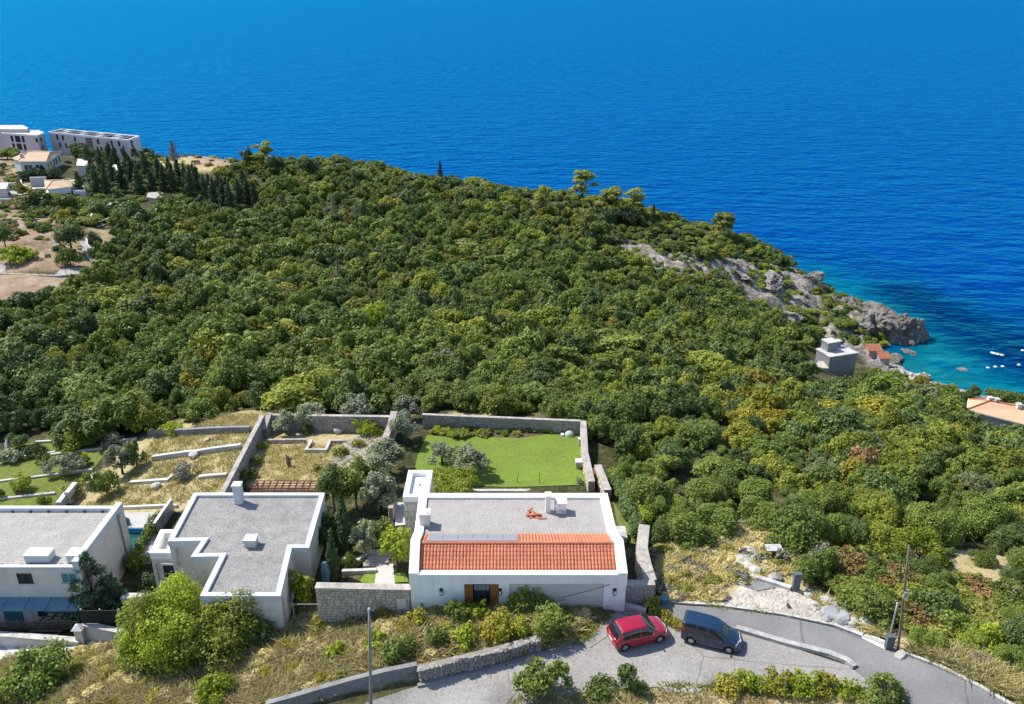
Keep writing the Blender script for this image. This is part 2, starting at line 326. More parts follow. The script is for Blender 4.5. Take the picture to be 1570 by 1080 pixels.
def drape(name, poly, m, off=.06, step=1.0, world=False, kind='structure', parent=None, label=None):
    """a sheet cut to a ground outline and laid on the ground"""
    pts = [Vector(p) for p in poly] if world else [G(*p) for p in poly]
    bm = bmesh.new(); vs = [bm.verts.new((p.x, p.y, 0)) for p in pts]; bm.faces.new(vs)
    bmesh.ops.triangulate(bm, faces=bm.faces)
    xs = [p.x for p in pts]; ys = [p.y for p in pts]
    for ax, lo, hi in ((0, min(xs), max(xs)), (1, min(ys), max(ys))):
        k = lo+step*.5
        while k < hi:
            co = [0, 0, 0]; no = [0, 0, 0]; co[ax] = k; no[ax] = 1
            bmesh.ops.bisect_plane(bm, geom=bm.verts[:]+bm.edges[:]+bm.faces[:], plane_co=co, plane_no=no); k += step
    hh = np.maximum(HA([(v.co.x, v.co.y) for v in bm.verts]), .02)
    for v, h in zip(bm.verts, hh): v.co.z = h+off
    bmesh.ops.recalc_face_normals(bm, faces=bm.faces)
    if sum(f.normal.z for f in bm.faces) < 0: bmesh.ops.reverse_faces(bm, faces=bm.faces)
    me = bpy.data.meshes.new(name); bm.to_mesh(me); bm.free(); me.materials.append(m)
    for p in me.polygons: p.use_smooth = True
    o = link(name, me, parent); 
    if kind: o['kind'] = kind
    if label: o['label'] = label
    return o
# ------------------------------------------------------------------ the ground
POLY_DRY = [  # pixel outlines on the photo used to survey kinds of ground
 [(0,1010),(110,1000),(200,985),(430,965),(470,940),(640,940),(850,930),(930,925),(880,985),(640,1035),(440,1085),(0,1085)],
 [(1005,840),(1080,830),(1150,800),(1215,850),(1230,900),(1300,930),(1330,965),(1250,945),(1100,925),(1010,920)],
 [(110,770),(190,690),(235,660),(330,630),(405,632),(345,755),(300,775),(200,800)],
 [(390,660),(600,650),(590,700),(520,745),(380,745)],
 [(1390,850),(1545,845),(1565,950),(1535,978),(1440,972)],[(1360,980),(1450,985),(1570,1020),(1590,1090),(1545,1078),(1440,1020)],
 [(760,1090),(800,1062),(1100,1052),(1320,1060),(1360,1090)],
 [(0,235),(30,240),(40,300),(100,340),(140,400),(0,420)],[(0,425),(140,425),(130,440),(0,470)],[(150,340),(200,350),(180,372),(155,370)],
 [(240,235),(400,235),(395,255),(330,262),(240,262)],[(690,632),(760,632),(740,640),(690,640)],[(1010,700),(1020,830),(1000,800),(960,735)],
]
POLY_ROCK = [
 [(925,372),(1010,380),(1090,398),(1200,402),(1255,440),(1262,478),(1230,482),(1160,470),(1125,448),(1040,440),(960,405)],
 [(1262,476),(1300,466),(1420,500),(1425,545),(1330,545),(1250,520)],
 [(1320,540),(1420,540),(1440,590),(1490,600),(1470,612),(1390,590),(1330,565)],
 [(1195,380),(1250,425),(1262,445),(1230,430),(1190,395)],[(1000,312),(1060,325),(1050,335),(1000,325)],
]
fx = np.r_[np.arange(-420,-64,4.0), np.arange(-64,70,.6), np.arange(70,130,1.2), np.arange(130,420,5.0)]
fy = np.r_[np.arange(14,36,1.5), np.arange(36,100,.6), np.arange(100,250,1.6), np.arange(250,560,4.0)]
gx, gy = np.meshgrid(fx, fy); flat = np.c_[gx.ravel(), gy.ravel()]
hz = HA(flat)
uu, vv, _z = PX(flat[:,0], flat[:,1], hz)
def soft(polys):
    m = np.zeros(len(uu))
    for ju, jv in ((0,0),(5,2),(-5,2),(3,-3),(-3,-3)):
        k = np.zeros(len(uu), bool)
        for p in polys: k |= inpoly(uu+ju, vv+jv, p)
        m += k/5
    return m
POLY_SOIL = [[(-60,235),(30,240),(40,300),(100,340),(140,400),(137,418),(-60,418)],[(150,340),(200,350),(180,372),(155,370)],[(300,236),(395,240),(390,256),(300,255)],[(-60,425),(140,425),(130,440),(-60,475)]]
m_soil = soft(POLY_SOIL); m_dry = soft(POLY_DRY); m_rock = soft(POLY_ROCK)
slope_coast = (hz < 2.5) & (hz > -6); m_rock = np.maximum(m_rock, slope_coast*.9)
def fbm(x, y, s, o=4, seed=0.0):
    from mathutils import noise as nz
    return np.array([nz.fractal(Vector((a*s+seed, b*s, seed*.3)), 0.8, 2.1, o) for a, b in zip(x, y)])
rk = m_rock > .05
amp = np.zeros(len(uu)); 
if rk.any():
    q = flat[rk]; n1 = fbm(q[:,0], q[:,1], .11, 5, 3.1); n2 = np.abs(fbm(q[:,0], q[:,1], .3, 4, 9.2))
    land = np.clip(hz[rk]/3+.5, .15, 1)
    amp[rk] = m_rock[rk]*land*(1.9*n1 - 1.3*n2 + .5)
built = inpoly(uu, vv, [(-200,640),(230,640),(400,625),(900,630),(1020,760),(1220,840),(1400,960),(1600,1010),(1600,1400),(-400,1400)])
hz2 = hz + amp + np.where(built, 0, .35*np.sin(flat[:,0]*.23+1.3*np.sin(flat[:,1]*.11))*(hz > 1))
me = bpy.data.meshes.new('hillside')
nx, ny = len(fx), len(fy)
idx = np.arange(nx*ny).reshape(ny, nx)
quads = np.stack([idx[:-1,:-1], idx[:-1,1:], idx[1:,1:], idx[1:,:-1]], -1).reshape(-1, 4)
def mesh_np(me, verts, faces):
    n = len(verts); k = faces.shape[1]; m = len(faces)
    me.vertices.add(n); me.vertices.foreach_set('co', np.asarray(verts, np.float32).ravel())
    me.loops.add(m*k); me.loops.foreach_set('vertex_index', faces.astype(np.int32).ravel())
    me.polygons.add(m); me.polygons.foreach_set('loop_start', np.arange(0, m*k, k, dtype=np.int32))
    me.update(calc_edges=True); me.validate()
mesh_np(me, np.c_[flat, hz2], quads)
for nm, arr in (('dry', m_dry), ('rock', m_rock), ('soil', m_soil)):
    at = me.attributes.new(nm, 'FLOAT', 'POINT'); at.data.foreach_set('value', arr.astype(np.float32))
me.polygons.foreach_set('use_smooth', [True]*len(me.polygons))
m, nt, b = nt_new('hillside_ground')
geo = nd(nt, 'ShaderNodeNewGeometry'); P = geo.outputs['Position']
n1 = noise_n(nt, P, .25, 6); n2 = noise_n(nt, P, 2.2, 5); n3 = noise_n(nt, P, .9, 6, .7)
floor = ramp_n(nt, n2.outputs[0], [(.35, (.028, .030, .012)), (.55, (.06, .062, .022)), (.75, (.13, .11, .06))])
dry = ramp_n(nt, n3.outputs[0], [(.28, (.18, .175, .055)), (.42, (.38, .31, .15)), (.62, (.47, .385, .22)), (.8, (.48, .43, .33))])
a_dry = nd(nt, 'ShaderNodeAttribute', attribute_name='dry'); a_rock = nd(nt, 'ShaderNodeAttribute', attribute_name='rock')
rn = noise_n(nt, P, .45, 8, .65)
vor = nd(nt, 'ShaderNodeTexVoronoi', feature='DISTANCE_TO_EDGE'); vor.inputs['Scale'].default_value = .33
mp = nd(nt, 'ShaderNodeMapping'); mp.inputs['Scale'].default_value = (1, 1.6, 2.5); nt.links.new(P, mp.inputs[0])
wob = mix_n(nt, .35, mp.outputs[0], rn.outputs[1], 'ADD'); nt.links.new(wob, vor.inputs['Vector'])
rockc = ramp_n(nt, rn.outputs[0], [(.28, (.09, .072, .058)), (.43, (.25, .21, .178)), (.58, (.36, .325, .29)), (.75, (.47, .445, .415))])
crack = ramp_n(nt, vor.outputs['Distance'], [(0, (.35, .33, .30)), (.12, (1, 1, 1))])
rockc2 = mix_n(nt, .8, rockc.outputs[0], crack.outputs[0], 'MULTIPLY')
sc = nd(nt, 'ShaderNodeMath', operation='MULTIPLY_ADD'); nt.links.new(n1.outputs[0], sc.inputs[0]); sc.inputs[1].default_value = .9; sc.inputs[2].default_value = -.45
da = nd(nt, 'ShaderNodeMath', operation='ADD', use_clamp=True); nt.links.new(a_dry.outputs['Fac'], da.inputs[0]); nt.links.new(sc.outputs[0], da.inputs[1])
dm = nd(nt, 'ShaderNodeMath', operation='MULTIPLY', use_clamp=True); nt.links.new(da.outputs[0], dm.inputs[0]); dm.inputs[1].default_value = 1.6
c = mix_n(nt, dm.outputs[0], floor.outputs[0], dry.outputs[0])
a_soil = nd(nt, 'ShaderNodeAttribute', attribute_name='soil'); sn = noise_n(nt, P, .16, 7, .7)
soilc = ramp_n(nt, sn.outputs[0], [(.32, (.10, .10, .045)), (.43, (.24, .165, .10)), (.56, (.33, .235, .17)), (.7, (.42, .34, .28)), (.8, (.5, .46, .42))])
c = mix_n(nt, a_soil.outputs['Fac'], c, soilc.outputs[0])
c = mix_n(nt, a_rock.outputs['Fac'], c, rockc2)
nt.links.new(c, b.inputs['Base Color']); b.inputs['Roughness'].default_value = .95; b.inputs['Specular IOR Level'].default_value = .15
bp = nd(nt, 'ShaderNodeBump'); bp.inputs['Strength'].default_value = .8; bp.inputs['Distance'].default_value = .35
hs = nd(nt, 'ShaderNodeMath', operation='ADD'); nt.links.new(n2.outputs[0], hs.inputs[0]); nt.links.new(rn.outputs[0], hs.inputs[1])
nt.links.new(hs.outputs[0], bp.inputs['Height']); nt.links.new(bp.outputs[0], b.inputs['Normal'])
me.materials.append(m); link('hillside', me, kind='structure')

# ------------------------------------------------------------------ the sea
sx = np.r_[-42000,-20000,-8000,-3000,-1200,-600,-300,-150,0,30, np.arange(50,180,2.5), np.arange(180,320,8), 400,600,1200,3000,8000,20000,42000]
sy = np.r_[-400,-100,0,60, np.arange(100,300,2.5), np.arange(300,460,8), 520,700,1000,1500,2500,4000,8000,16000,30000,60000]
qx, qy = np.meshgrid(sx, sy); sv = np.c_[qx.ravel(), qy.ravel()]
depth = -HA(np.clip(sv, [-420, 20], [420, 560]))
# distance of open water from the cove coast: shoal falls off to seagrass and then to deep water
coast = np.array([tuple(W(u, v, 0))[:2] for u, v in ((1250,440),(1290,470),(1420,500),(1425,545),(1380,560),(1430,590),(1480,602),(1560,622),(1700,660))])
dd = np.full(len(sv), 1e9)
for p, q in zip(coast[:-1], coast[1:]):
    d = q-p; t = np.clip(((sv-p)@d)/(d@d), 0, 1); dd = np.minimum(dd, np.hypot(*(sv-(p+t[:,None]*d)).T))
me = bpy.data.meshes.new('sea'); nx, ny = len(sx), len(sy); idx = np.arange(nx*ny).reshape(ny, nx)
mesh_np(me, np.c_[sv, np.zeros(len(sv))], np.stack([idx[:-1,:-1], idx[:-1,1:], idx[1:,1:], idx[1:,:-1]], -1).reshape(-1, 4))
at = me.attributes.new('shore', 'FLOAT', 'POINT'); at.data.foreach_set('value', np.clip(dd/100, 0, 3).astype(np.float32))
grass_band = np.zeros(len(sv)); A = np.array(tuple(W(1390,452,0))[:2]); B = np.array(tuple(W(1500,510,0))[:2]); Cc = np.array(tuple(W(1640,575,0))[:2])
for p, q, r in ((A, B, 13), (B, Cc, 17)):
    d = q-p; t = np.clip(((sv-p)@d)/(d@d), 0, 1); k = np.hypot(*(sv-(p+t[:,None]*d)).T); grass_band = np.maximum(grass_band, np.clip(1.35-k/r, 0, 1))
at = me.attributes.new('seagrass', 'FLOAT', 'POINT'); at.data.foreach_set('value', grass_band.astype(np.float32))
m, nt, b = nt_new('sea_water')
geo = nd(nt, 'ShaderNodeNewGeometry'); P = geo.outputs['Position']
sh = nd(nt, 'ShaderNodeAttribute', attribute_name='shore'); sg = nd(nt, 'ShaderNodeAttribute', attribute_name='seagrass')
wn1 = noise_n(nt, P, .035, 5); wn2 = noise_n(nt, P, .12, 5, .65)
adj = nd(nt, 'ShaderNodeMath', operation='MULTIPLY_ADD'); nt.links.new(wn1.outputs[0], adj.inputs[0]); adj.inputs[1].default_value = .5; adj.inputs[2].default_value = -.25
s2 = nd(nt, 'ShaderNodeMath', operation='ADD', use_clamp=True); nt.links.new(sh.outputs['Fac'], s2.inputs[0]); nt.links.new(adj.outputs[0], s2.inputs[1])
WATER = ramp_n(nt, s2.outputs[0], [(.0, (.005, .130, .155)), (.07, (.0004, .095, .165)), (.18, (.0001, .062, .180)), (.32, (.0001, .031, .170)), (.55, (.0001, .032, .205))])
gm = nd(nt, 'ShaderNodeMath', operation='MULTIPLY_ADD', use_clamp=True); nt.links.new(wn2.outputs[0], gm.inputs[0]); gm.inputs[1].default_value = 1.2; gm.inputs[2].default_value = -.55
ga = nd(nt, 'ShaderNodeMath', operation='MULTIPLY_ADD', use_clamp=True); nt.links.new(sg.outputs['Fac'], ga.inputs[0]); ga.inputs[1].default_value = 2.0; nt.links.new(gm.outputs[0], ga.inputs[2])
gb = nd(nt, 'ShaderNodeMath', operation='MULTIPLY', use_clamp=True); nt.links.new(ga.outputs[0], gb.inputs[0]); nt.links.new(sg.outputs['Fac'], gb.inputs[1])
wc = mix_n(nt, gb.outputs[0], WATER.outputs[0], (.0001, .014, .080))
nt.links.new(wc, b.inputs['Base Color']); b.inputs['Roughness'].default_value = .32; b.inputs['IOR'].default_value = 1.33; b.inputs['Specular IOR Level'].default_value = .10
mp = nd(nt, 'ShaderNodeMapping'); mp.inputs['Rotation'].default_value = (0, 0, .35); mp.inputs['Scale'].default_value = (.5, 1.0, 1); nt.links.new(P, mp.inputs[0])
w1 = noise_n(nt, mp.outputs[0], .6, 3, .5); w2 = noise_n(nt, mp.outputs[0], .075, 2, .5)
hs = nd(nt, 'ShaderNodeMath', operation='MULTIPLY_ADD'); nt.links.new(w2.outputs[0], hs.inputs[0]); hs.inputs[1].default_value = 3.0; w3 = noise_n(nt, mp.outputs[0], .2, 2, .5); h3 = nd(nt, 'ShaderNodeMath', operation='MULTIPLY_ADD'); nt.links.new(w3.outputs[0], h3.inputs[0]); h3.inputs[1].default_value = 2.4; h1 = nd(nt, 'ShaderNodeMath', operation='MULTIPLY'); nt.links.new(w1.outputs[0], h1.inputs[0]); h1.inputs[1].default_value = .8; nt.links.new(h1.outputs[0], h3.inputs[2]); nt.links.new(h3.outputs[0], hs.inputs[2])
bp = nd(nt, 'ShaderNodeBump'); bp.inputs['Strength'].default_value = 1.0; bp.inputs['Distance'].default_value = .8
nt.links.new(hs.outputs[0], bp.inputs['Height'])
df = nd(nt, 'ShaderNodeBsdfDiffuse'); nt.links.new(wc, df.inputs['Color']); b2 = nd(nt, 'ShaderNodeBump'); b2.inputs['Strength'].default_value = 1.0; b2.inputs['Distance'].default_value = 1.0; nt.links.new(hs.outputs[0], b2.inputs['Height']); nt.links.new(b2.outputs[0], df.inputs['Normal'])
gl = nd(nt, 'ShaderNodeBsdfGlossy'); gl.inputs['Roughness'].default_value = .18; gl.inputs['Color'].default_value = (.05, .88, 1, 1); nt.links.new(bp.outputs[0], gl.inputs['Normal'])  # reflection tinted blue: a bluer sky is put into the colour
fr = nd(nt, 'ShaderNodeFresnel'); fr.inputs['IOR'].default_value = 1.33; nt.links.new(bp.outputs[0], fr.inputs['Normal'])
fm = nd(nt, 'ShaderNodeMath', operation='MULTIPLY'); nt.links.new(fr.outputs[0], fm.inputs[0]); fm.inputs[1].default_value = .38
mx = nd(nt, 'ShaderNodeMixShader'); nt.links.new(fm.outputs[0], mx.inputs[0]); nt.links.new(df.outputs[0], mx.inputs[1]); nt.links.new(gl.outputs[0], mx.inputs[2]); nt.links.new(mx.outputs[0], nt.nodes['Material Output'].inputs[0])
me.materials.append(m); link('sea', me, kind='structure')

# ------------------------------------------------------------------ roads, paths, yards
drape('car_park', [(560,1079),(640,1053),(760,1024),(880,992),(905,960),(930,930),(985,938),(1045,958),(1135,970),(1210,992),(1300,1022),(1310,1028),(1352,1060),(1420,1085),(1300,1062),(1100,1052),(1020,1053),(900,1062),(780,1090),(560,1090)], M_asph2, .05)
drape('road', [(1008,926),(1100,933),(1200,947),(1280,964),(1340,987),(1385,1005),(1440,1027),(1500,1057),(1548,1085),(1640,1130),(1500,1130),(1420,1088),(1352,1063),(1312,1030),(1302,1020),(1212,990),(1137,967),(1050,955),(1010,940)], M_asph, .09)
drape('lane', [(128,978),(205,972),(205,1010),(150,1006),(125,1000)], M_asph2, .06)
drape('driveway', [(-60,985),(128,978),(125,1010),(60,1016),(-60,1045)], M_paving, .06)
for k in range(8):
    u0 = -50 + k*26
    drape('paving_strip', [(u0,985),(u0+13,985),(u0+40,1012),(u0+24,1014)], M_pavew, .09, label=None)
drape('crushed_stone', [(1128,908),(1140,892),(1168,890),(1215,906),(1250,925),(1320,960),(1335,980),(1270,956),(1200,940),(1090,926)], M_gravelpale, .07)
drape('lime_spill', [(1318,974),(1332,975),(1345,979),(1358,985),(1368,992),(1366,997),(1354,997),(1346,993),(1336,988),(1322,981)], M_chalk, .11)
drape('lawn', [(628,752),(640,700),(655,668),(700,664),(780,668),(888,660),(892,690),(900,744),(725,745),(700,752)], M_lawn, .05)
drape('flower_bed', [(655,655),(888,655),(850,664),(800,672),(735,670),(660,668)], M_soil, .08)
drape('garden_lawn', [(-80,700),(10,690),(80,672),(135,660),(180,675),(150,712),(100,768),(70,790),(-80,790)], M_lawnd, .06)
drape('side_lawn', [(940,770),(975,822),(985,838),(965,835),(945,800)], M_lawnd, .08)
drape('lawn_patch', [(560,880),(578,878),(582,895),(548,897)], M_lawn, .07)
drape('lawn_patch', [(604,880),(622,880),(626,893),(600,895)], M_lawn, .07)
drape('garden_path', [(578,868),(603,866),(606,900),(574,900)], M_paving, .10, step=.5)
drape('side_path', [(606,772),(622,772),(632,806),(606,808)], M_paving, .1, step=.5)
M_road = mat('pale_hill_road', (.36, .345, .33), .95, .2, .3, grain=.2, gscale=1.5)
drape('hill_road', [(-60,406),(0,407),(60,410),(100,412),(137,411),(139,420),(85,424),(0,421),(-60,419)], M_road, .10, step=2)
drape('hill_road', [(122,372),(134,370),(142,386),(152,396),(150,402),(138,400),(128,388)], M_road, .10, step=2)
drape('hill_road', [(143,340),(160,340),(166,334),(172,342),(150,350),(146,346)], M_road, .10, step=2)
drape('hill_road', [(163,290),(176,286),(172,305),(180,312),(196,328),(190,332),(166,318)], M_road, .10, step=2)
drape('hill_yard', [(5,276),(22,276),(42,314),(25,318),(0,300)], M_road, .10, step=2)
drape('hill_yard', [(120,325),(143,328),(140,342),(124,340)], M_paving, .10, step=2)

def strip_wall(name, pts, thick, top, m, label, cat, group=None, depth=.4, cap=None, world=False, parent=None):
    """a low wall or kerb along ground points: each panel follows the ground"""
    P = [Vector(p) for p in pts] if world else [G(*p) for p in pts]
    D = []
    for a, b_ in zip(P[:-1], P[1:]):
        L = (b_-a).length; n = max(1, int(L/1.5))
        D += [a.lerp(b_, k/n) for k in range(n)]
    D.append(P[-1]); mb = MB(); n = len(D); L = []; R = []
    for i, p in enumerate(D):
        t = D[min(i+1, n-1)]-D[max(i-1, 0)]; t.z = 0; t.normalize(); s = Vector((-t.y, t.x, 0))*thick*.5; L.append(p+s); R.append(p-s)
    hs = np.array([H(p.x, p.y) for p in D]); tp = hs+top
    vs = []
    for i in range(n): vs += [(L[i].x,L[i].y,hs[i]-depth),(L[i].x,L[i].y,tp[i]),(R[i].x,R[i].y,tp[i]),(R[i].x,R[i].y,hs[i]-depth)]
    fs = [(i*4+k, i*4+4+k, i*4+4+(k+1) % 4, i*4+(k+1) % 4) for i in range(n-1) for k in range(3)] + [(0,1,2,3), ((n-1)*4+3,(n-1)*4+2,(n-1)*4+1,(n-1)*4)]
    mb.add(vs, fs); o = mb.build(name, m, parent)
    if parent is None: tag(o, label, cat, group)
    return o
strip_wall('kerb', [(1008,922),(1100,929),(1200,943),(1280,960),(1340,983),(1362,992)], .26, .16, M_kerbw, 'long white kerb along the upper edge of the asphalt road', 'kerb')
strip_wall('kerb', [(1384,1001),(1440,1023),(1500,1053),(1548,1081),(1620,1118)], .26, .16, M_kerbw, 'white kerb past the wooden pole beside dry grass', 'kerb')
strip_wall('kerb', [(1128,966),(1210,990),(1270,1005),(1298,1016),(1310,1026)], .4, .3, M_kerb, 'grey raised kerb dividing the road from the car park', 'kerb')
strip_wall('kerb', [(640,1053),(700,1039),(760,1024),(830,1004),(878,992)], .25, .15, M_conc, 'kerb at the foot of the dry stone wall by the car park', 'kerb')
strip_wall('low_wall', [(852,924),(905,924),(950,931),(990,942)], .35, .45, M_kerbw, 'low white curved wall in front of the garage', 'wall')
strip_wall('retaining_wall', [(410,1094),(450,1083),(540,1057),(640,1034)], .35, .9, M_conc, 'dark grey concrete retaining wall beside the road at the bottom', 'wall', depth=1.8)

# scattered rocks -------------------------------------------------
def rock_mesh(seed, jag=.32, sub=2):
    rr = random.Random(seed); bm = bmesh.new(); bmesh.ops.create_icosphere(bm, subdivisions=sub, radius=1)
    from mathutils import noise as nz
    cuts = [Vector((rr.gauss(0,1), rr.gauss(0,1), rr.gauss(0,.8))).normalized() for _ in range(9)]; ds = [rr.uniform(.62,.9) for _ in cuts]
    for v in bm.verts:
        for c, d in zip(cuts, ds):
            k = v.co.dot(c)
            if k > d: v.co -= c*(k-d)
        v.co *= 1 + jag*nz.fractal(v.co*1.7+Vector((seed,0,0)), 1, 2, 3)*.6
    me = bpy.data.meshes.new('rock'); bm.to_mesh(me); bm.free(); return me
ROCKS = {}
for m_, k in ((M_boulder, 'w'), (M_boulderg, 'g'), (M_rock, 'r')):
    for i in range(4):
        me = rock_mesh(i+{'w':0,'g':20,'r':40}[k]); me.materials.append(m_); ROCKS[k, i] = me
def boulder(p, r, kind='w', label='white limestone boulder', group=None, name='boulder', flat_=.7):
    o = link(name, ROCKS[kind, random.randrange(4)]); o.location = p; s = r
    o.scale = (s*random.uniform(.8,1.2), s*random.uniform(.8,1.2), s*flat_*random.uniform(.8,1.1)); o.rotation_euler = (random.uniform(-.3,.3), random.uniform(-.3,.3), random.uniform(0,6))
    return tag(o, label, 'boulder', group)
def pebbles(name, poly, n, r0, r1, kind='w', parent=None):
    us = [p[0] for p in poly]; vs_ = [p[1] for p in poly]; mb = MB(); k = 0; base = ROCKS[kind, 0]
    t = rock_mesh(77, sub=1); bv = [v.co.copy() for v in t.vertices]; bf = [tuple(p.vertices) for p in t.polygons]
    W_ = [G(*p) for p in poly]; wx = [p.x for p in W_]; wy = [p.y for p in W_]; wp = [(p.x, p.y) for p in W_]
    while k < n:
        x = random.uniform(min(wx), max(wx)); y = random.uniform(min(wy), max(wy))
        if not inpoly(np.array([x]), np.array([y]), wp)[0]: continue
        r = random.uniform(r0, r1)*random.uniform(.6, 1); a = random.uniform(0, 6); c, s = math.cos(a), math.sin(a); h = H(x, y)
        mb.add([(x+r*(c*v.x-s*v.y)*1.1, y+r*(s*v.x+c*v.y), h+r*.1+r*.7*v.z) for v in bv], bf); k += 1
    o = mb.build(name, base.materials[0]); o['kind'] = 'stuff'; return o
# ------------------------------------------------------------------ building helpers
def stones_face(mb, p0, p1, zb, zt, sz=.3, out=.05, rng=None, z_of=None):
    """courses of uneven stones proud of a wall face from p0 to p1 (left to right seen from outside)"""
    rr = rng or random; a = Vector((p0[0], p0[1], 0)); b_ = Vector((p1[0], p1[1], 0)); t = (b_-a); L = t.length; t.normalize(); n = Vector((t.y, -t.x, 0))
    z = 0.0; Ht = max(zt)-min(zb) if isinstance(zt, (list, tuple)) else zt-zb
    zb0 = min(zb) if isinstance(zb, (list, tuple)) else zb
    while z < Ht-.05:
        hh = sz*rr.uniform(.55, .9); s = -rr.random()*sz
        while s < L:
            w = sz*rr.uniform(.7, 1.7); s0 = max(s, 0)+.018; s1 = min(s+w, L)-.018; s += w
            if s1-s0 < .06: continue
            zl = zb0+z+.015+rr.uniform(-.04,.04); zh = zb0+z+hh-.015+rr.uniform(-.04,.04)
            if z_of:
                lo, hi = z_of((s0+s1)/2/L); 
                if zl < lo-.3 or zl > hi-.08: continue
                zh = min(zh, hi-.01)
            else: zh = min(zh, zb0+Ht-.01)
            if zh-zl < .05: continue
            d = out*rr.uniform(.5, 1.5); ins = min(.05, (s1-s0)*.25, (zh-zl)*.25)
            j = lambda: rr.uniform(-.02, .02)
            o4 = [(s0+j(), zl), (s1+j(), zl), (s1+j(), zh), (s0+j(), zh)]; i4 = [(s0+ins, zl+ins), (s1-ins, zl+ins), (s1-ins, zh-ins), (s0+ins, zh-ins)]
            vs = [a+t*q[0]+Vector((0,0,q[1]))-n*.01 for q in o4] + [a+t*q[0]+Vector((0,0,q[1]))+n*d for q in i4]
            mb.add(vs, [(4,5,6,7),(0,1,5,4),(1,2,6,5),(2,3,7,6),(3,0,4,7)])
        z += hh
def stone_wall(name, pts, hts, thick, label, m=None, mm=None, base=1.0, sz=.3, group=None, faces='both', capm=None, world=True):
    """a mortared rubble wall: pts world (x,y); hts top heights; body, stones on its faces and coping"""
    m = m or M_stone; loc = Vector((sum(p[0] for p in pts)/len(pts), sum(p[1] for p in pts)/len(pts), H(*pts[0])))
    e = thing(name, label, 'wall', loc, group); body = MB(); st = MB(); cp_ = MB()
    for (a, b_, h0, h1) in zip(pts[:-1], pts[1:], hts[:-1], hts[1:]):
        A_ = Vector((a[0], a[1], 0)); B_ = Vector((b_[0], b_[1], 0)); t = (B_-A_).normalized(); n = Vector((t.y, -t.x, 0))*thick*.5
        ga, gb = H(*a), H(*b_); q = [A_+n, B_+n, B_-n, A_-n]
        body.prism([(p.x, p.y) for p in q], [ga-base, gb-base, gb-base, ga-base], [h0-.07, h1-.07, h1-.07, h0-.07])
        n2 = n*1.12; q = [A_+n2-t*.03, B_+n2+t*.03, B_-n2+t*.03, A_-n2-t*.03]
        cp_.prism([(p.x, p.y) for p in q], [h0-.07, h1-.07, h1-.07, h0-.07], [h0, h1, h1, h0])
        f = lambda s, ga=ga, gb=gb, h0=h0, h1=h1: (ga+(gb-ga)*s-.2, h0+(h1-h0)*s-.07)
        zb = min(ga, gb)-.2; zt = max(h0, h1)-.07
        if faces in ('both', 'front'): stones_face(st, A_+n, B_+n, zb, zt, sz, .045, z_of=f)
        if faces in ('both', 'back'): stones_face(st, B_-n, A_-n, zb, zt, sz, .045, z_of=lambda s, f=f: f(1-s))
    body.build('wall_core', mm or M_mortar, e); s = st.build('stones', m, e); s['kind'] = 'stuff'; cp_.build('coping', capm or M_cap, e)
    return e
def window(parent, c, ax, w, h, depth=.1, frame=M_dark, glass=M_glass, bars=1, name='window', fr=.07, sill=False, hb=0):
    """framed window set on a wall; c = centre on the wall face, ax = direction along the wall (outside is to its right)"""
    t = Vector((ax[0], ax[1], 0)).normalized(); n = Vector((t.y, -t.x, 0)); c = Vector(c); mb = MB()
    def bar(s0, s1, z0, z1, d0, d1, q=mb):
        vs = [c+t*s+n*d+Vector((0,0,z)) for d in (d0, d1) for s, z in ((s0,z0),(s1,z0),(s1,z1),(s0,z1))]
        q.add(vs, [(0,3,2,1),(4,5,6,7),(0,1,5,4),(1,2,6,5),(2,3,7,6),(3,0,4,7)])
    bar(-w/2, w/2, h/2-fr, h/2, -.05, depth*.5); bar(-w/2, w/2, -h/2, -h/2+fr, -.05, depth*.5)
    bar(-w/2, -w/2+fr, -h/2+fr, h/2-fr, -.05, depth*.5); bar(w/2-fr, w/2, -h/2+fr, h/2-fr, -.05, depth*.5)
    for k in range(bars): s = -w/2 + w*(k+1)/(bars+1); bar(s-fr*.4, s+fr*.4, -h/2+fr, h/2-fr, -.05, depth*.45)
    for k in range(hb): z = -h/2 + h*(k+1)/(hb+1); bar(-w/2+fr, w/2-fr, z-fr*.4, z+fr*.4, -.05, depth*.44)
    f = mb.build(name, frame, parent)
    g = MB(); bar(-w/2+fr*.8, w/2-fr*.8, -h/2+fr*.8, h/2-fr*.8, -.06, .012, g); g.build('pane', glass, f)
    if sill:
        s = MB(); bar(-w/2-.08, w/2+.08, -h/2-.06, -h/2-.003, -.02, .12, s); s.build('sill', M_concp, f)
    return f
def roof_tiles(mb, x0a, x1a, x0b, x1b, ya, za, yb, zb, nx, ny):
    """barrel tiles from the low edge a to the high edge b, overlapping upwards"""
    for i in range(nx):
        for j in range(ny):
            t0 = j/ny; t1 = (j+1.12)/ny
            def pt(s, t, up): 
                xa = x0a+(x1a-x0a)*s; xb = x0b+(x1b-x0b)*s
                return (xa+(xb-xa)*t, ya+(yb-ya)*t, za+(zb-za)*t+up)
            s0 = (i+.03)/nx; s1 = (i+.97)/nx; sm = (s0+s1)/2; w = s1-s0; jt = random.uniform(-.012, .012); vs = []
            for t, k, lift in ((t0, 1.0, .035), (min(t1, 1.02), .86, .0)):
                for q, u in ((-.5, 0), (-.3, .042), (0, .062), (.3, .042), (.5, 0)): vs.append(pt(sm+w*q*k, t+jt*.5, u+lift+.012))
            mb.add(vs, [(q, q+1, q+6, q+5) for q in range(4)] + [(4,3,2,1,0)])
def rail_posts(mb, a, b_, n, h, r=.025): 
    for k in range(n+1):
        p = Vector(a).lerp(Vector(b_), k/n); mb.tube([p, p+Vector((0,0,h))], r, 5)

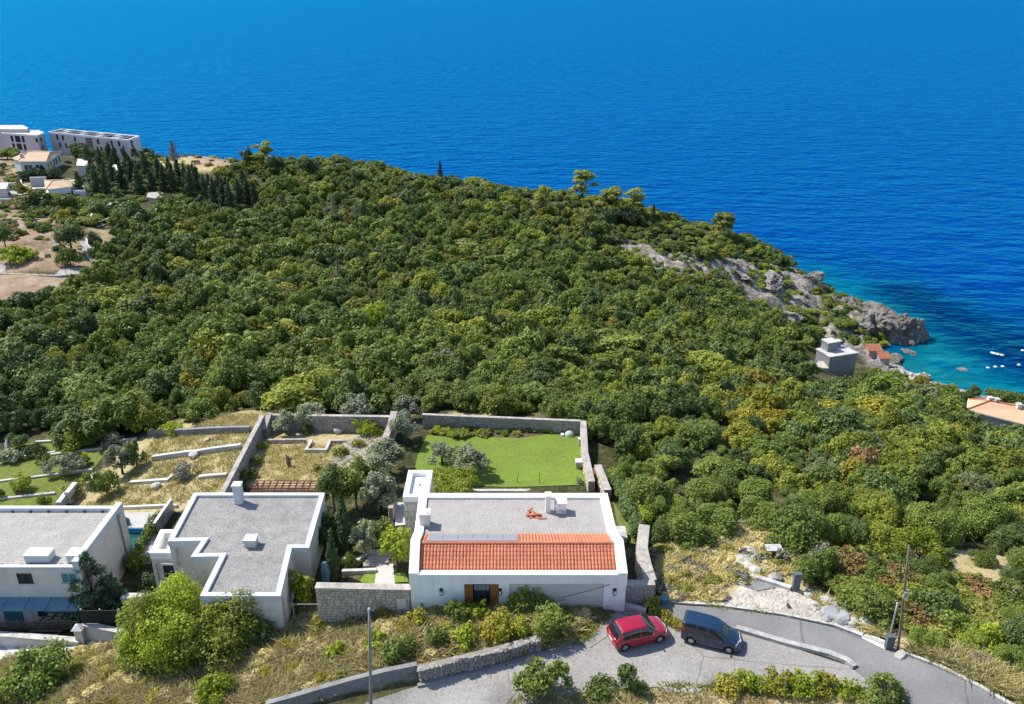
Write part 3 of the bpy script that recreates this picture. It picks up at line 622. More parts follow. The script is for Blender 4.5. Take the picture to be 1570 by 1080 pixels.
# ------------------------------------------------------------------ main house: white walls, gravel roof, gabled terracotta strip
YF, YR = 45.3, 55.25
xl = lambda y: -6.97-.033*(y-45.3)
xr = lambda y: 7.81-.031*(y-45.3)
house = thing('house', 'white house with orange tiled roof strip, flat gravel roof and a long garage door', 'house', (.4, 45.3, 50.1))
mb = MB(); T = .3
# front wall with door and garage openings
zB, zE = 49.4, 53.14
def fw(x0, x1, z0, z1): mb.box(x0, YF, z0, x1, YF+T, z1)
fw(xl(YF), -3.27, zB, zE); fw(-3.27, -.95, 52.45, zE); fw(-.95, -.18, zB, zE); fw(-.18, 6.3, 52.48, zE); fw(6.3, xr(YF), zB, zE); fw(-3.27, -.95, zB, 50.22); fw(-.18, 6.3, zB, 50.14)
mb.prism([(xl(YR), YR-.3), (xr(YR), YR-.3), (xr(YR), YR), (xl(YR), YR)], 45.5, 52.7)
for f, s in ((xl, 1), (xr, -1)):
    q = [(f(YF+T), YF+T), (f(YF+T)+s*.3, YF+T), (f(YR-.3)+s*.3, YR-.3), (f(YR-.3), YR-.3)]
    mb.prism(q, 45.5, 52.7)
mb.build('wall', M_white, house)
# side parapets following the gable, rear parapet, eave
prof = [(YF-.06, 52.35), (YF-.06, 53.42), (47.55, 54.5), (50.3, 53.18), (YR+.05, 53.18), (YR+.05, 52.7), (YF+.3, 52.7)]
for f, s in ((xl, 1), (xr, -1)):
    mb = MB(); n = len(prof)
    vs = [(f(y)-s*.04, y, z) for y, z in prof] + [(f(y)+s*.62, y, z) for y, z in prof]
    mb.add(vs, [tuple(range(n)), tuple(range(2*n-1, n-1, -1))] + [(i, (i+1) % n, (i+1) % n+n, i+n) for i in range(n)]); mb.build('parapet', M_white, house)
mb = MB(); mb.prism([(xl(YR)+.62, YR-.55), (xr(YR)-.62, YR-.55), (xr(YR)-.62, YR+.05), (xl(YR)+.62, YR+.05)], 52.3, 53.17); mb.build('parapet', M_white, house)
mb = MB(); mb.prism([(xl(YF)+.62, YF-.14), (xr(YF)-.62, YF-.14), (xr(YF)-.62, YF+.34), (xl(YF)+.62, YF+.34)], 53.143, 53.36); mb.build('eave', M_white, house)
mb = MB(); mb.prism([(xl(50)+.55, 50.0), (xr(50)-.55, 50.0), (xr(YR)-.55, YR-.5), (xl(YR)+.55, YR-.5)], 52.2, 53.0); mb.build('gravel_roof', M_gravel, house)
rb = MB(); a0, a1 = xl(47)+.6, xr(47)-.6; yE0, zE0, yRg, zRg, yB0, zB0 = YF+.3, 53.12, 47.55, 54.15, 50.1, 52.98
rb.add([(a0,yE0,zE0),(a1,yE0,zE0),(a1,yRg,zRg),(a0,yRg,zRg),(a0,yB0,zB0),(a1,yB0,zB0),(a0,yE0,52.4),(a1,yE0,52.4),(a0,yB0,52.4),(a1,yB0,52.4)], [(0,1,2,3),(3,2,5,4),(0,6,7,1),(4,5,9,8),(0,3,4,8,6),(1,7,9,5,2)])
rb.build('roof', M_tile, house)
tl = MB(); roof_tiles(tl, a0+.05, a1-.05, a0+.05, a1-.05, yE0-.03, zE0, yRg, zRg, 58, 7)
roof_tiles(tl, a0+.05, a1-.05, a0+.05, a1-.05, yB0+.05, zB0, yRg, zRg, 58, 9)
o = tl.build('roof_tiles', M_tile, house); o['kind'] = 'stuff'
rg = MB()
for k in range(34):
    x = a0+.1+(a1-a0-.2)*k/34; w = (a1-a0-.2)/34
    vs = [(x+dx, yRg+.13*math.cos(t), zRg+.02+.13*math.sin(t)+lift) for dx, lift in ((0, .02), (w*1.06, 0)) for t in [math.pi*i/5 for i in range(6)]]
    rg.add(vs, [(i, i+1, i+7, i+6) for i in range(5)])
o = rg.build('ridge_tiles', M_tile, house); o['kind'] = 'stuff'
# six solar panels on the rear slope
nrm = Vector((0, zRg-zB0, yB0-yRg)).normalized(); dn = Vector((0, yB0-yRg, zB0-zRg)).normalized(); xx0 = -6.0
for k in range(6):
    q = MB(); o0 = Vector((xx0+k*1.075, yRg, zRg))+dn*.5+nrm*.14
    for (s0, s1, t0, t1, d0, d1, mi) in ((.0, 1.05, 0, 2.05, -.04, .0, 1), (.035, 1.015, .035, 2.015, .0, .012, 0)):
        vs = [o0+Vector((s,0,0))+dn*t+nrm*d for d in (d0, d1) for s, t in ((s0,t0),(s1,t0),(s1,t1),(s0,t1))]
        q.add(vs, [(0,3,2,1),(4,5,6,7),(0,1,5,4),(1,2,6,5),(2,3,7,6),(3,0,4,7)], mi)
    q.build('solar_panel', [M_solar, M_solarf], house)
q = MB(); vs = [Vector((x, yRg, zRg))+dn*t+nrm*d for x in (xx0, xx0+6.43) for t, d in ((.38, .06), (.53, .06), (.53, .19), (.38, .12))]
q.add(vs, [(0,1,2,3),(7,6,5,4),(0,4,5,1),(1,5,6,2),(2,6,7,3),(3,7,4,0)]); q.build('panel_flashing', M_solarf, house)
# front door: stained shutters folded open beside a glazed door with a barred transom
dr = MB(); dr.box(-2.66, YF+.12, 50.22, -1.52, YF+.18, 52.45); d_ = dr.build('front_door', M_dark, house)
g = MB(); g.box(-2.58, YF+.095, 50.35, -2.12, YF+.117, 51.75); g.box(-2.06, YF+.095, 50.35, -1.60, YF+.117, 51.75); g.build('pane', M_glass, d_)
g = MB()
for k in range(4): x = -2.6+k*.265; g.box(x+.02, YF+.095, 51.85, x+.235, YF+.117, 52.3)
g.build('transom_panes', M_solar, d_)
for x0 in (-3.27, -1.5):
    s = MB(); s.box(x0, YF-.04, 50.22, x0+.58, YF+.05, 52.45); sh_ = s.build('shutter', M_wood, house)
    s = MB()
    for k in range(5): s.box(x0+.02+k*.112, YF-.056, 50.26, x0+.12+k*.112, YF-.043, 52.41)
    o = s.build('boards', M_wood, sh_); o['kind'] = 'stuff'
g = MB(); g.box(-.18, YF+.10, 50.14, 6.3, YF+.16, 52.48); gd = g.build('garage_door', M_garage, house)
for k in range(6):
    g = MB(); g.box(-.16, YF+.078, 50.17+k*.385, 6.28, YF+.097, 50.53+k*.385); g.build('panel', M_garage, gd)
for x in (-4.85, -.82, 7.05):
    l_ = MB(); l_.box(x-.12, YF-.05, 51.62, x+.12, YF-.003, 52.1); l_.box(x-.1, YF-.2, 51.98, x+.1, YF-.053, 52.06); l_.box(x-.1, YF-.2, 51.62, x+.1, YF-.053, 51.66)
    o = l_.build('wall_lamp', M_dark, house); l_ = MB(); l_.box(x-.07, YF-.17, 51.663, x+.07, YF-.06, 51.977); l_.build('lamp_glass', M_lamp, o)
b_ = MB(); b_.box(-6.35, YF-.06, 50.55, -6.15, YF-.003, 50.85); b_.build('meter_box', M_metal, house)
# roof fittings
def vent(x, y, z, w, d, h, nm='roof_vent', cap_=True, m_=M_white):
    v = MB(); v.box(x-w/2, y-d/2, z-.05, x+w/2, y+d/2, z+h-.08); o = v.build(nm, m_, house)
    if cap_: v = MB(); v.box(x-w/2-.06, y-d/2-.06, z+h-.078, x+w/2+.06, y+d/2+.06, z+h); v.build('cap', m_, o)
    return o
vent(-6.5, 51.4, 52.98, .75, .75, 1.15, cap_=True, m_=M_garage)
vent(2.75, 53.1, 53.0, .38, .5, 1.55, 'chimney'); vent(3.75, 53.1, 53.0, .75, .7, .95, 'chimney')
p = MB(); p.tube([(3.28,52.9,52.9),(3.28,52.9,54.3)], .05, 6); p.tube([(3.28,52.9,53.35),(3.75,52.72,53.3),(4.0,52.71,53.15)], .04, 6); p.build('vent_pipe', M_metal, house)
p = MB(); p.tube([(-6.25,51.2,53.85),(-6.25,51.2,54.3)], .03, 5); p.build('antenna', M_metal, house)
# annex tower with stone front
an = MB(); AX0, AX1, AY0, AY1, AH = -9.05, -7.26, 52.3, 57.2, 53.05
pa, pb, pc, pd = W(617.5,762,53.05), W(657,760,53.05), W(663.5,721,53.05), W(622.5,721,53.05)
AX0, AX1, AY0, AY1 = pa.x, pb.x, pa.y, pc.y
an = MB(); an.box(AX0+.05, AY0+.05, 46.5, AX1-.003, AY1-.05, 52.6); w_ = an.build('annex', M_cream, house)
an = MB(); an.box(AX0, AY0, 52.603, AX0+.4, AY1, AH); an.box(AX1-.4, AY0, 52.603, AX1, AY1, AH); an.box(AX0+.403, AY0, 52.603, AX1-.403, AY0+.4, AH); an.box(AX0+.403, AY1-.4, 52.603, AX1-.403, AY1, AH); an.build('parapet', M_white, w_)
an = MB(); an.box(AX0+.403, AY0+.403, 52.55, AX1-.403, AY1-.403, 52.68); an.build('roof_deck', M_white, w_)
an = MB(); an.tube([(AX0+1.1,AY0+2.2,52.68),(AX0+1.1,AY0+2.2,52.82)], .07, 6); an.build('drain', M_dark, w_)
st = MB(); stones_face(st, (AX0+.05, AY0+.05), (AX1-.05, AY0+.05), 47.4, 52.5, .3, .03); o = st.build('stones', M_stone, w_); o['kind'] = 'stuff'
# rear terrace steps below the lawn
for k, (v_, nm) in enumerate(((748, 'terrace_step'), (753, 'terrace_step'))):
    A_ = W(704, v_, 47.0-.0*k); B_ = W(884+6*k, v_, 47.0); t = MB(); t.box(A_.x, A_.y-.18, 45.9, B_.x, A_.y+.18, 46.75-.22*k)
    o = t.build(nm, M_kerbw); o['kind'] = 'structure'
t = MB(); t.box(-7.0, 55.4, 45.8, 7.3, 58.6, 46.3); o = t.build('terrace', M_paving); o['kind'] = 'structure'
# pile of spare tiles on the roof
e = thing('tile_pile', 'small pile of loose terracotta tiles on the gravel roof', 'tiles', (1.9, 52.3, 53.0))
spots = [(1.30,52.45,.1,0,0),(1.42,52.7,.12,.5,0),(1.55,52.25,.0,.3,0),(1.75,52.4,.0,1.2,0),(1.9,52.2,.02,-.5,0),(2.05,52.45,.0,.9,0),(1.6,52.5,.16,1.5,0),(1.85,52.4,.17,.2,0),(2.35,52.1,.0,.1,0),(1.38,52.85,.3,.9,.3)]
for x, y, z, a, tl_ in spots:
    q = MB(); c, s = math.cos(a), math.sin(a)
    vs = [(x+c*u*.5-s*w, y+s*u*.5+c*w, 53.0+z+.09*hh+tl_*.1*u) for u in (-.5, .5) for w, hh in ((-.12,0),(-.07,.8),(0,1.1),(.07,.8),(.12,0))]
    q.add(vs, [(k, k+1, k+6, k+5) for k in range(4)] + [(0,5,9,4)]); q.build('tile', M_tile, e)

# ------------------------------------------------------------------ stone walls round the gardens
wl_ = stone_wall('stone_wall', [(-13.55,45.75),(-7.0,45.55)], [52.0,52.0], .55, 'rubble stone wall left of the white house, above the wild grass', base=1.8, sz=.34)
q = MB(); q.box(-7.95, 45.235, 50.35, -7.3, 45.262, 51.25); q.build('meter_door', M_garage, wl_)
a = W(957,893,51.9); b_ = W(1003,893,51.9)
stone_wall('stone_wall', [(a.x+.1, a.y), (b_.x, b_.y)], [51.9,51.9], .5, 'dark rubble stone wall joined to the right end of the white house', m=M_stoneg, base=1.5, sz=.3)
p0, p1, p2 = W(999,880,51.9), W(984,838,51.6), W(988,805,51.5)
stone_wall('stone_wall', [(b_.x-.2, b_.y+.3), (p0.x-.25, p0.y+1.2), (p1.x, p1.y), (p2.x, p2.y)], [51.9,51.85,51.6,51.5], .75, 'wide stone garden wall running back beside the right end of the house', base=2.0, sz=.4, capm=M_cap)
# lawn walls
a, b_ = W(648,635,48.0), W(890,645,48.0)
stone_wall('stone_wall', [(a.x,a.y),(b_.x,b_.y)], [48.0,48.0], .36, 'long stone wall along the far side of the green lawn', m=M_stoneg, base=1.5, sz=.36, faces='front')
c_ = W(907,738,48.4); d_ = W(897,690,48.2)
stone_wall('stone_wall', [(c_.x,c_.y),(d_.x,d_.y),(b_.x+.3,b_.y)], [48.4,48.0,48.0], .55, 'pale stone wall along the right edge of the lawn', base=1.5, sz=.4, capm=M_cap)
e_ = W(917,706,48.9); f_ = W(932,748,48.9)
stone_wall('stone_wall', [(f_.x,f_.y),(e_.x,e_.y)], [48.7,48.4], .6, 'short pale stone wall beside the wooden garden gate', base=1.5, sz=.36)
gt = thing('garden_gate', 'narrow brown wooden gate between the pale stone walls by the lawn', 'gate', W(911,748,46.9)); 
g0 = W(911,746,47.0)
for k in range(4):
    g = MB(); g.box(g0.x-.06, g0.y+k*.3, 46.7, g0.x, g0.y+.28+k*.3, 48.3); g.build('board', M_wood, gt)
g = MB(); g.box(g0.x-.1, g0.y-.12, 46.5, g0.x+.04, g0.y-.003, 48.5); g.build('post', M_wood, gt)
# wall between the lawn and the yard, yard back wall, big left yard wall
a, b_, c_ = W(604,632,48.4), W(598,655,47.9), W(583,690,47.6)
stone_wall('stone_wall', [(c_.x,c_.y),(b_.x,b_.y),(a.x,a.y)], [47.7,48.0,48.5], .6, 'stepped stone wall between the lawn olives and the rubble yard', base=1.5, sz=.4)
l0 = W(413,633,47.6)
stone_wall('stone_wall', [(l0.x,l0.y),(a.x-.3,a.y)], [47.4,47.9], .38, 'stone wall along the far side of the rubble yard', m=M_stoneg, base=1.5, sz=.4, faces='front')
p0, p1 = W(340,756,47.8), W(402,637,47.4)
stone_wall('stone_wall', [(p0.x,p0.y),(p1.x,p1.y)], [47.8,47.4], .42, 'long tall grey stone wall between the dry terraces and the rubble yard', m=M_stoneg, base=2.0, sz=.42, capm=M_cap)
stone_wall('stone_wall', [(p1.x+.5,p1.y-1.6),(l0.x,l0.y)], [46.6,47.6], .5, 'short stepped end of the tall grey yard wall', m=M_stoneg, base=2.0, sz=.42)
# low yard walls
strip_wall('low_wall', [(410,680),(470,679)], .3, .45, M_cap, 'low pale wall across the yard below the yard olive', 'wall')
mb = MB(); U = [G(470,680), G(474,694), G(504,694), G(508,680)]
strip_wall('planter_wall', [(478,679),(470,694),(500,694),(507,679)], .35, .4, M_kerbw, 'white U shaped low planter wall in the rubble yard', 'planter')
strip_wall('low_wall', [(510,680),(530,680)], .3, .4, M_cap, 'short pale low wall just right of the U shaped planter', 'wall')
# dry terraces, left of the yard wall
strip_wall('terrace_wall', [(229,668),(300,666),(384,663)], .45, .75, M_conc, 'topmost grey wall of the dry terraces, under the trees', 'wall', depth=1.5)
strip_wall('terrace_wall', [(235,706),(285,699),(298,698),(330,693),(370,688)], .4, .55, M_concp, 'middle pale wall of the dry terraces', 'wall', depth=1)
strip_wall('terrace_wall', [(200,742),(230,740),(258,738),(266,730)], .4, .3, M_concp, 'lower bent wall of the dry terraces beside the round grey bush', 'wall', depth=1)
strip_wall('terrace_wall', [(305,734),(320,732),(348,730)], .4, .3, M_concp, 'low wall of the dry terraces ending at the tall stone wall', 'wall', depth=1)
strip_wall('terrace_wall', [(184,781),(230,779),(272,778)], .3, .3, M_concp, 'straight pale border below the dry terraces by the pool', 'wall', depth=1)
# green garden terraces at far left
strip_wall('garden_border', [(-60,712),(0,708),(50,700),(85,695)], .28, .25, M_concp, 'pale stone border across the upper green terrace beside the teal loungers', 'wall')
strip_wall('garden_border', [(78,699),(120,694),(170,688)], .28, .25, M_concp, 'pale stone border behind the grey garden bush', 'wall')
strip_wall('garden_border', [(-60,747),(0,740),(50,734),(105,727),(142,722)], .28, .25, M_concp, 'pale stone border across the middle green terrace', 'wall')
strip_wall('garden_border', [(3,767),(40,763),(85,758)], .28, .25, M_concp, 'pale stone border of the lowest green terrace by the left roof', 'wall')
strip_wall('garden_border', [(55,680),(80,679)], .28, .3, M_concp, 'short pale border under the dark trees at the top of the green garden', 'wall')
strip_wall('garden_border', [(155,681),(210,675)], .28, .3, M_concp, 'pale border at the top right of the green garden', 'wall')
strip_wall('stepped_wall', [(92,782),(104,766)], .5, .9, M_concp, 'lowest block of the stepped grey garden wall', 'wall', 'stepped wall blocks', depth=1.2)
strip_wall('stepped_wall', [(106,772),(119,756)], .5, 1.3, M_concp, 'middle block of the stepped grey garden wall', 'wall', 'stepped wall blocks', depth=1.2)
strip_wall('stepped_wall', [(136,752),(146,736)], .5, .9, M_concp, 'topmost block of the stepped grey garden wall', 'wall', 'stepped wall blocks', depth=1.2)

# ------------------------------------------------------------------ middle house: flat grey gravel roof
mh = thing('house', 'cream house with large stepped flat roof of weathered grey gravel', 'house', (-21, 46, 47.5)); RZ = 51.0
rp = [W(297,755.5,RZ), W(498,755.5,RZ), W(474,840,RZ), W(447.5,840,RZ), W(430,914,RZ), W(312,914,RZ), W(336.7,853,RZ), W(292,854,RZ), W(309,829,RZ), W(256.7,830,RZ)]
rp[5].x = -21.75
P2 = [(p.x, p.y) for p in rp]
def inset(poly, d):
    n = len(poly); a = sum(poly[i][0]*poly[(i+1) % n][1]-poly[(i+1) % n][0]*poly[i][1] for i in range(n)); sg = 1 if a > 0 else -1; out = []
    for i in range(n):
        p0, p1, p2 = Vector(poly[i-1]), Vector(poly[i]), Vector(poly[(i+1) % n]); e1 = (p1-p0).normalized(); e2 = (p2-p1).normalized()
        n1 = Vector((-e1.y, e1.x))*sg; n2 = Vector((-e2.y, e2.x))*sg; b = (n1+n2); k = d*2/max(b.length_squared, .3); out.append(tuple(p1+b*k))
    return out
def parapet(mb, poly, w, z0, z1):
    q = inset(poly, w); n = len(poly); vs = [(*p, z0) for p in poly]+[(*p, z1) for p in poly]+[(*p, z1) for p in q]+[(*p, z0) for p in q]
    mb.add(vs, [(k*n+i, k*n+(i+1) % n, ((k+1) % 4)*n+(i+1) % n, ((k+1) % 4)*n+i) for k in range(4) for i in range(n)])
w_ = MB(); w_.prism(inset(P2, .04), 43.5, RZ-.5); w_.build('wall', M_cream, mh)
w_ = MB(); w_.prism(inset(P2, .38), RZ-.49, RZ-.22); w_.build('gravel_roof', M_gravel2, mh)
w_ = MB(); parapet(w_, P2, .4, RZ-.498, RZ); pp = w_.build('parapet', M_coping, mh)
# box terrace at left
tq = [W(229,848,49.3), W(257,848,49.3), W(266,812,49.3), W(246,812,49.3)]; tq[1].x = rp[9].x-.01; tq[2].x = rp[0].x+.2
w_ = MB(); T2 = [(p.x, p.y) for p in tq]; w_.prism(inset(T2, .02), 44.5, 48.7); tb = w_.build('side_terrace', M_cream, mh)
w_ = MB(); parapet(w_, T2, .45, 48.7, 49.3); w_.build('parapet', M_white, tb)
fy = tq[0].y
window(mh, (tq[0].x+1.3, fy-.005+.0, 46.9), (1,0), .9, 2.3, bars=0)
window(mh, (-23.45, P2[6][1]+.04-.005, 49.2), (1,0), .9, .8, bars=0, frame=M_concp, glass=M_glassteal)
c0 = W(293,828,RZ-1); dp = MB(); dp.tube([(P2[9][0]+.6, P2[9][1]-.04, RZ-.7), (P2[9][0]+.6, P2[9][1]-.06, RZ-2.2), (tq[0].x+.4, fy-.1, RZ-2.6), (tq[0].x+.4, fy-.1, 45.5)], .06, 6); dp.build('downpipe', M_metal, mh)
dp = MB(); dp.tube([(P2[4][0]+.08, P2[4][1]+.2, RZ-.3), (P2[4][0]+.08, P2[4][1]+.2, 47)], .05, 6); dp.build('downpipe', M_metal, mh)
yw = (P2[1][1]+P2[2][1])/2-1.6; window(mh, (-15.86, yw, 49.4), (0,1), .9, 1.1, bars=0, glass=M_glassteal, frame=M_metal)
cpos = W(366,775,RZ-.3); c_ = MB(); c_.box(cpos.x-.32, cpos.y-.02, RZ-.25, cpos.x+.32, cpos.y+.62, RZ+1.45); ch = c_.build('chimney', M_coping, mh)
c_ = MB(); c_.box(cpos.x-.38, cpos.y-.08, RZ+1.453, cpos.x+.38, cpos.y+.68, RZ+1.6); c_.build('cap', M_coping, ch)
bpos = W(384,842,RZ-.3); c_ = MB(); c_.box(bpos.x-.42, bpos.y, RZ-.25, bpos.x+.42, bpos.y+.75, RZ+.38); ch = c_.build('roof_hatch', M_concp, mh)
c_ = MB(); c_.box(bpos.x-.5, bpos.y-.08, RZ+.383, bpos.x+.5, bpos.y+.83, RZ+.5); c_.build('lid', M_concp, ch)
c_ = MB(); c_.tube([(bpos.x-.42,bpos.y+.3,RZ+.1),(bpos.x-.75,bpos.y+.25,RZ+.05)], .06, 6); c_.build('spout', M_concp, ch)
# pergola behind it
pg = thing('pergola', 'red brown timber pergola just behind the flat gravel roof', 'pergola', W(430,750,48.8)); ph = 48.9
pl, pr, pt = W(388,754,ph), W(482,754,ph), W(482,741,ph)
for k in range(10):
    x = pl.x+(pr.x-pl.x)*k/9; b = MB(); b.box(x-.06, pl.y-.6, ph, x+.06, pt.y+.1, ph+.14); b.build('rafter', M_beam, pg)
for k in range(6):
    y = pl.y-.5+(pt.y-pl.y+.6)*k/5; b = MB(); b.box(pl.x-.25, y-.035, ph+.143, pr.x+.25, y+.035, ph+.21); b.build('batten', M_beam, pg)
for x, y in ((pl.x, pt.y), (pr.x, pt.y)): b = MB(); b.box(x-.07, y-.07, 45, x+.07, y+.07, ph-.003); b.build('post', M_beam, pg)
b = MB(); b.box(pl.x-.3, pl.y-1.0, 45.2, pr.x+.3, pt.y+.3, 46.6); o = b.build('pergola_patio', M_paving); o['kind'] = 'structure'
# dark lean fence beside the pool and the planter pier
strip_wall('low_wall', [(240,822),(266,784)], .25, 1.4, M_metal, 'thin grey panel wall behind the middle house, towards the pool', 'wall')
e = thing('garden_wall', 'small cream wall pier between the conifer and the big bright bush', 'wall', G(207,918)); q = MB(); p = W(207,914,45.6); q.box(p.x-1.0, p.y-.3, 43, p.x+1.0, p.y+.3, 45.5); q.build('pier', M_cream, e); q = MB(); q.box(p.x-1.05, p.y-.35, 45.503, p.x+1.05, p.y+.35, 45.62); q.build('cap', M_kerbw, e)

# ------------------------------------------------------------------ left house, two storeys
lh = thing('house', 'two storey cream house at the left edge with pale gravel roof and teal blind', 'house', (-42, 52, 42.6)); LZ = 48.6
fr, rr_ = W(121,868,LZ), W(184,775,LZ+.15)
lx = fr.x; ly0, ly1 = fr.y, rr_.y; lx0 = -62
w_ = MB(); w_.box(lx0, ly0, 41.5, lx, ly1, LZ-.4); w_.build('wall', M_cream, lh)
w_ = MB(); w_.box(lx0+.3, ly0+.3, LZ-.397, lx-.5, ly1-.4, LZ-.25); gr_ = w_.build('gravel_roof', M_gravel, lh)
w_ = MB(); w_.box(lx0, ly0-.03, LZ-.397, lx-.5, ly0+.3, LZ-.1); w_.build('parapet', M_coping, lh)
w_ = MB(); w_.box(lx0, ly1-.4, LZ-.397, lx-.5, ly1+.02, LZ+.1); w_.build('parapet', M_coping, lh)
w_ = MB(); w_.box(lx-.497, ly0-.03, LZ-.397, lx+.02, ly1+.02, LZ+.45); w_.build('parapet', M_coping, lh)
for k in range(16):
    for y, nm in ((ly1-.47, 'roof_vent'), (ly0+.36, 'roof_vent')):
        x = lx-1.6-k*1.55
        if x < lx0+1: continue
        q = MB(); q.box(x-.09, y-.06, LZ-.253, x+.09, y+.06, LZ-.1); q.build(nm, M_dark, lh)
for u, w2 in ((59, .95), (117, .62)):
    p = W(u, 857, LZ); q = MB(); q.box(p.x-w2, p.y-.25, LZ-.2, p.x+w2, p.y+.75, LZ+.42); o = q.build('roof_cowl', M_coping, lh); q = MB(); q.box(p.x-w2-.05, p.y-.3, LZ+.423, p.x+w2+.05, p.y+.8, LZ+.5); q.build('cap', M_coping, o)
def fx_(u, v):  # point on the front wall plane
    a = (u-785)/FPX; b = (v-540)/FPX; z = ly0/(CS-b*SN); return Vector((a*z, ly0, CAMZ-z*(SN+b*CS)))
p = fx_(38.5, 887); window(lh, (p.x, ly0-.005, p.z), (1,0), 1.15, .95, bars=1, sill=True)
p = fx_(106.5, 886); window(lh, (p.x, ly0-.005, p.z), (1,0), 1.25, .95, bars=1, glass=M_glassteal, frame=M_concp, sill=True)
p = fx_(64, 940); window(lh, (p.x, ly0-.005, p.z), (1,0), .6, .7, bars=0)
p = fx_(22, 947); q = MB(); q.box(p.x-.75, ly0-.06, p.z-1.4, p.x+.75, ly0-.003, p.z+1.25); o = q.build('double_door', M_slate, lh); 
for s in (-.7, .03): q = MB(); q.box(p.x+s, ly0-.075, p.z-1.2, p.x+s+.67, ly0-.063, p.z+1.1); q.build('pane', M_glassteal, o)
a_, b2 = fx_(0, 918), fx_(118, 930)
q = MB(); zc = a_.z+.15
q.add([(lx0,ly0-.003,zc),(lx-.3,ly0-.003,zc),(lx-.3,ly0-1.2,zc-.3),(lx0,ly0-1.2,zc-.3),(lx0,ly0-.003,zc-.12),(lx-.3,ly0-.003,zc-.12),(lx-.3,ly0-1.2,zc-.38),(lx0,ly0-1.2,zc-.38)], [(0,1,2,3),(7,6,5,4),(3,2,6,7),(2,1,5,6),(0,3,7,4),(1,0,4,5)]); cn = q.build('canopy', M_slate, lh)
for k in range(14):
    x = lx-.3-(k+.5)*1.7
    if x > lx0: q = MB(); q.add([(x-.04,ly0-.01,zc+.003),(x+.04,ly0-.01,zc+.003),(x+.04,ly0-1.21,zc-.297),(x-.04,ly0-1.21,zc-.297),(x-.04,ly0-.01,zc+.04),(x+.04,ly0-.01,zc+.04),(x+.04,ly0-1.21,zc-.26),(x-.04,ly0-1.21,zc-.26)], [(4,5,6,7),(3,2,6,7),(0,3,7,4),(1,2,6,5)]); q.build('seam', M_slate, cn)
q = MB(); q.tube([(lx+.08,ly1-1.2,LZ),(lx+.08,ly1-1.2,43)], .07, 6); q.box(lx+.0, ly1-1.35, LZ-.35, lx+.2, ly1-1.05, LZ-.05); q.build('downpipe', M_metal, lh)
# slatted lean-to beside the house front
lt = thing('pergola', 'dark slatted lean-to pergola in front of the left house', 'pergola', fx_(95, 960)); p = fx_(92, 938); zt = p.z
for k in range(4): q = MB(); x = p.x-1.0+k*.75; q.add([(x,ly0-.05,zt),(x+.08,ly0-.05,zt),(x-.9,ly0-2.6,zt-.9),(x-.98,ly0-2.6,zt-.9),(x,ly0-.05,zt-.12),(x+.08,ly0-.05,zt-.12),(x-.9,ly0-2.6,zt-1.02),(x-.98,ly0-2.6,zt-1.02)], [(0,1,2,3),(4,7,6,5),(0,3,7,4),(1,5,6,2),(2,6,7,3),(0,4,5,1)]); q.build('rafter', M_dark, lt)
for k in range(9):
    t = k/8; x = p.x-.95*t; y = ly0-.2-2.3*t; z = zt+.03-.86*t; q = MB(); q.box(x-1.1, y-.05, z, x+1.4, y+.05, z+.05); q.build('slat', M_oldwood, lt)
for x in (p.x-1.6, p.x+.9): q = MB(); q.box(x-.05, ly0-2.5, 42, x+.05, ly0-2.4, zt-.85); q.build('post', M_dark, lt)
# boundary wall, fence and gate pier in front of the left house
def wallq(name, u0, u1, v, ht, thick, m_, label, cat='wall'):
    a, b = G(u0, v), G(u1, v); z = max(a.z, b.z); e = thing(name, label, cat, a.lerp(b, .5)); q = MB(); q.prism([(a.x,a.y),(b.x,b.y),(b.x,b.y+thick),(a.x,a.y+thick)], [a.z-.8,b.z-.8,b.z-.8,a.z-.8], z+ht); q.build('wall_body', m_, e)
    q = MB(); q.prism([(a.x,a.y-.05),(b.x,b.y-.05),(b.x,b.y+thick+.05),(a.x,a.y+thick+.05)], z+ht+.003, z+ht+.08); q.build('coping', M_kerbw, e); return e, a, b, z+ht+.08
e, a, b, zt = wallq('boundary_wall', -60, 122, 991, .35, .45, M_concp, 'white boundary wall topped with dark railing before the left house')
fn = thing('railing', 'thin dark railing with posts on the white boundary wall', 'fence', a.lerp(b, .5)+Vector((0,0,1)))
n = 14
for k in range(n+1):
    x = a.x+(b.x-a.x-.4)*k/n; q = MB(); q.tube([(x,a.y+.25,zt),(x,a.y+.25,zt+1.0)], .035, 6); o = q.build('post', M_dark, fn); 
q = MB(); q.tube([(a.x,a.y+.25,zt+.85),(b.x-.4,a.y+.25,zt+.85)], .02, 5); q.build('rail', M_dark, fn); q = MB(); q.tube([(a.x,a.y+.25,zt+.12),(b.x-.4,a.y+.25,zt+.12)], .02, 5); q.build('rail', M_dark, fn)
q = MB()
for k in range(150): x = a.x+.15+(b.x-a.x-.6)*k/150; q.box(x-.012, a.y+.238, zt+.13, x+.012, a.y+.262, zt+.84)
o = q.build('bars', M_dark, fn); o['kind'] = 'stuff'
e, a, b, zt = wallq('boundary_wall', 132, 208, 984, .5, .4, M_concp, 'low white wall carrying the dark slatted fence panel')
fn = thing('fence', 'dark slatted metal fence panel beside the gate pier', 'fence', a.lerp(b, .5)+Vector((0,0,.6)))
for k in range(4): x = a.x+.1+(b.x-a.x-.2)*k/3; q = MB(); q.box(x-.05, a.y+.15, zt, x+.05, a.y+.25, zt+1.35); q.build('post', M_metal, fn)
for k in range(9): q = MB(); q.box(a.x+.05, a.y+.1, zt+.05+k*.14, b.x-.05, a.y+.147, zt+.17+k*.14); q.build('slat', M_plastic, fn)
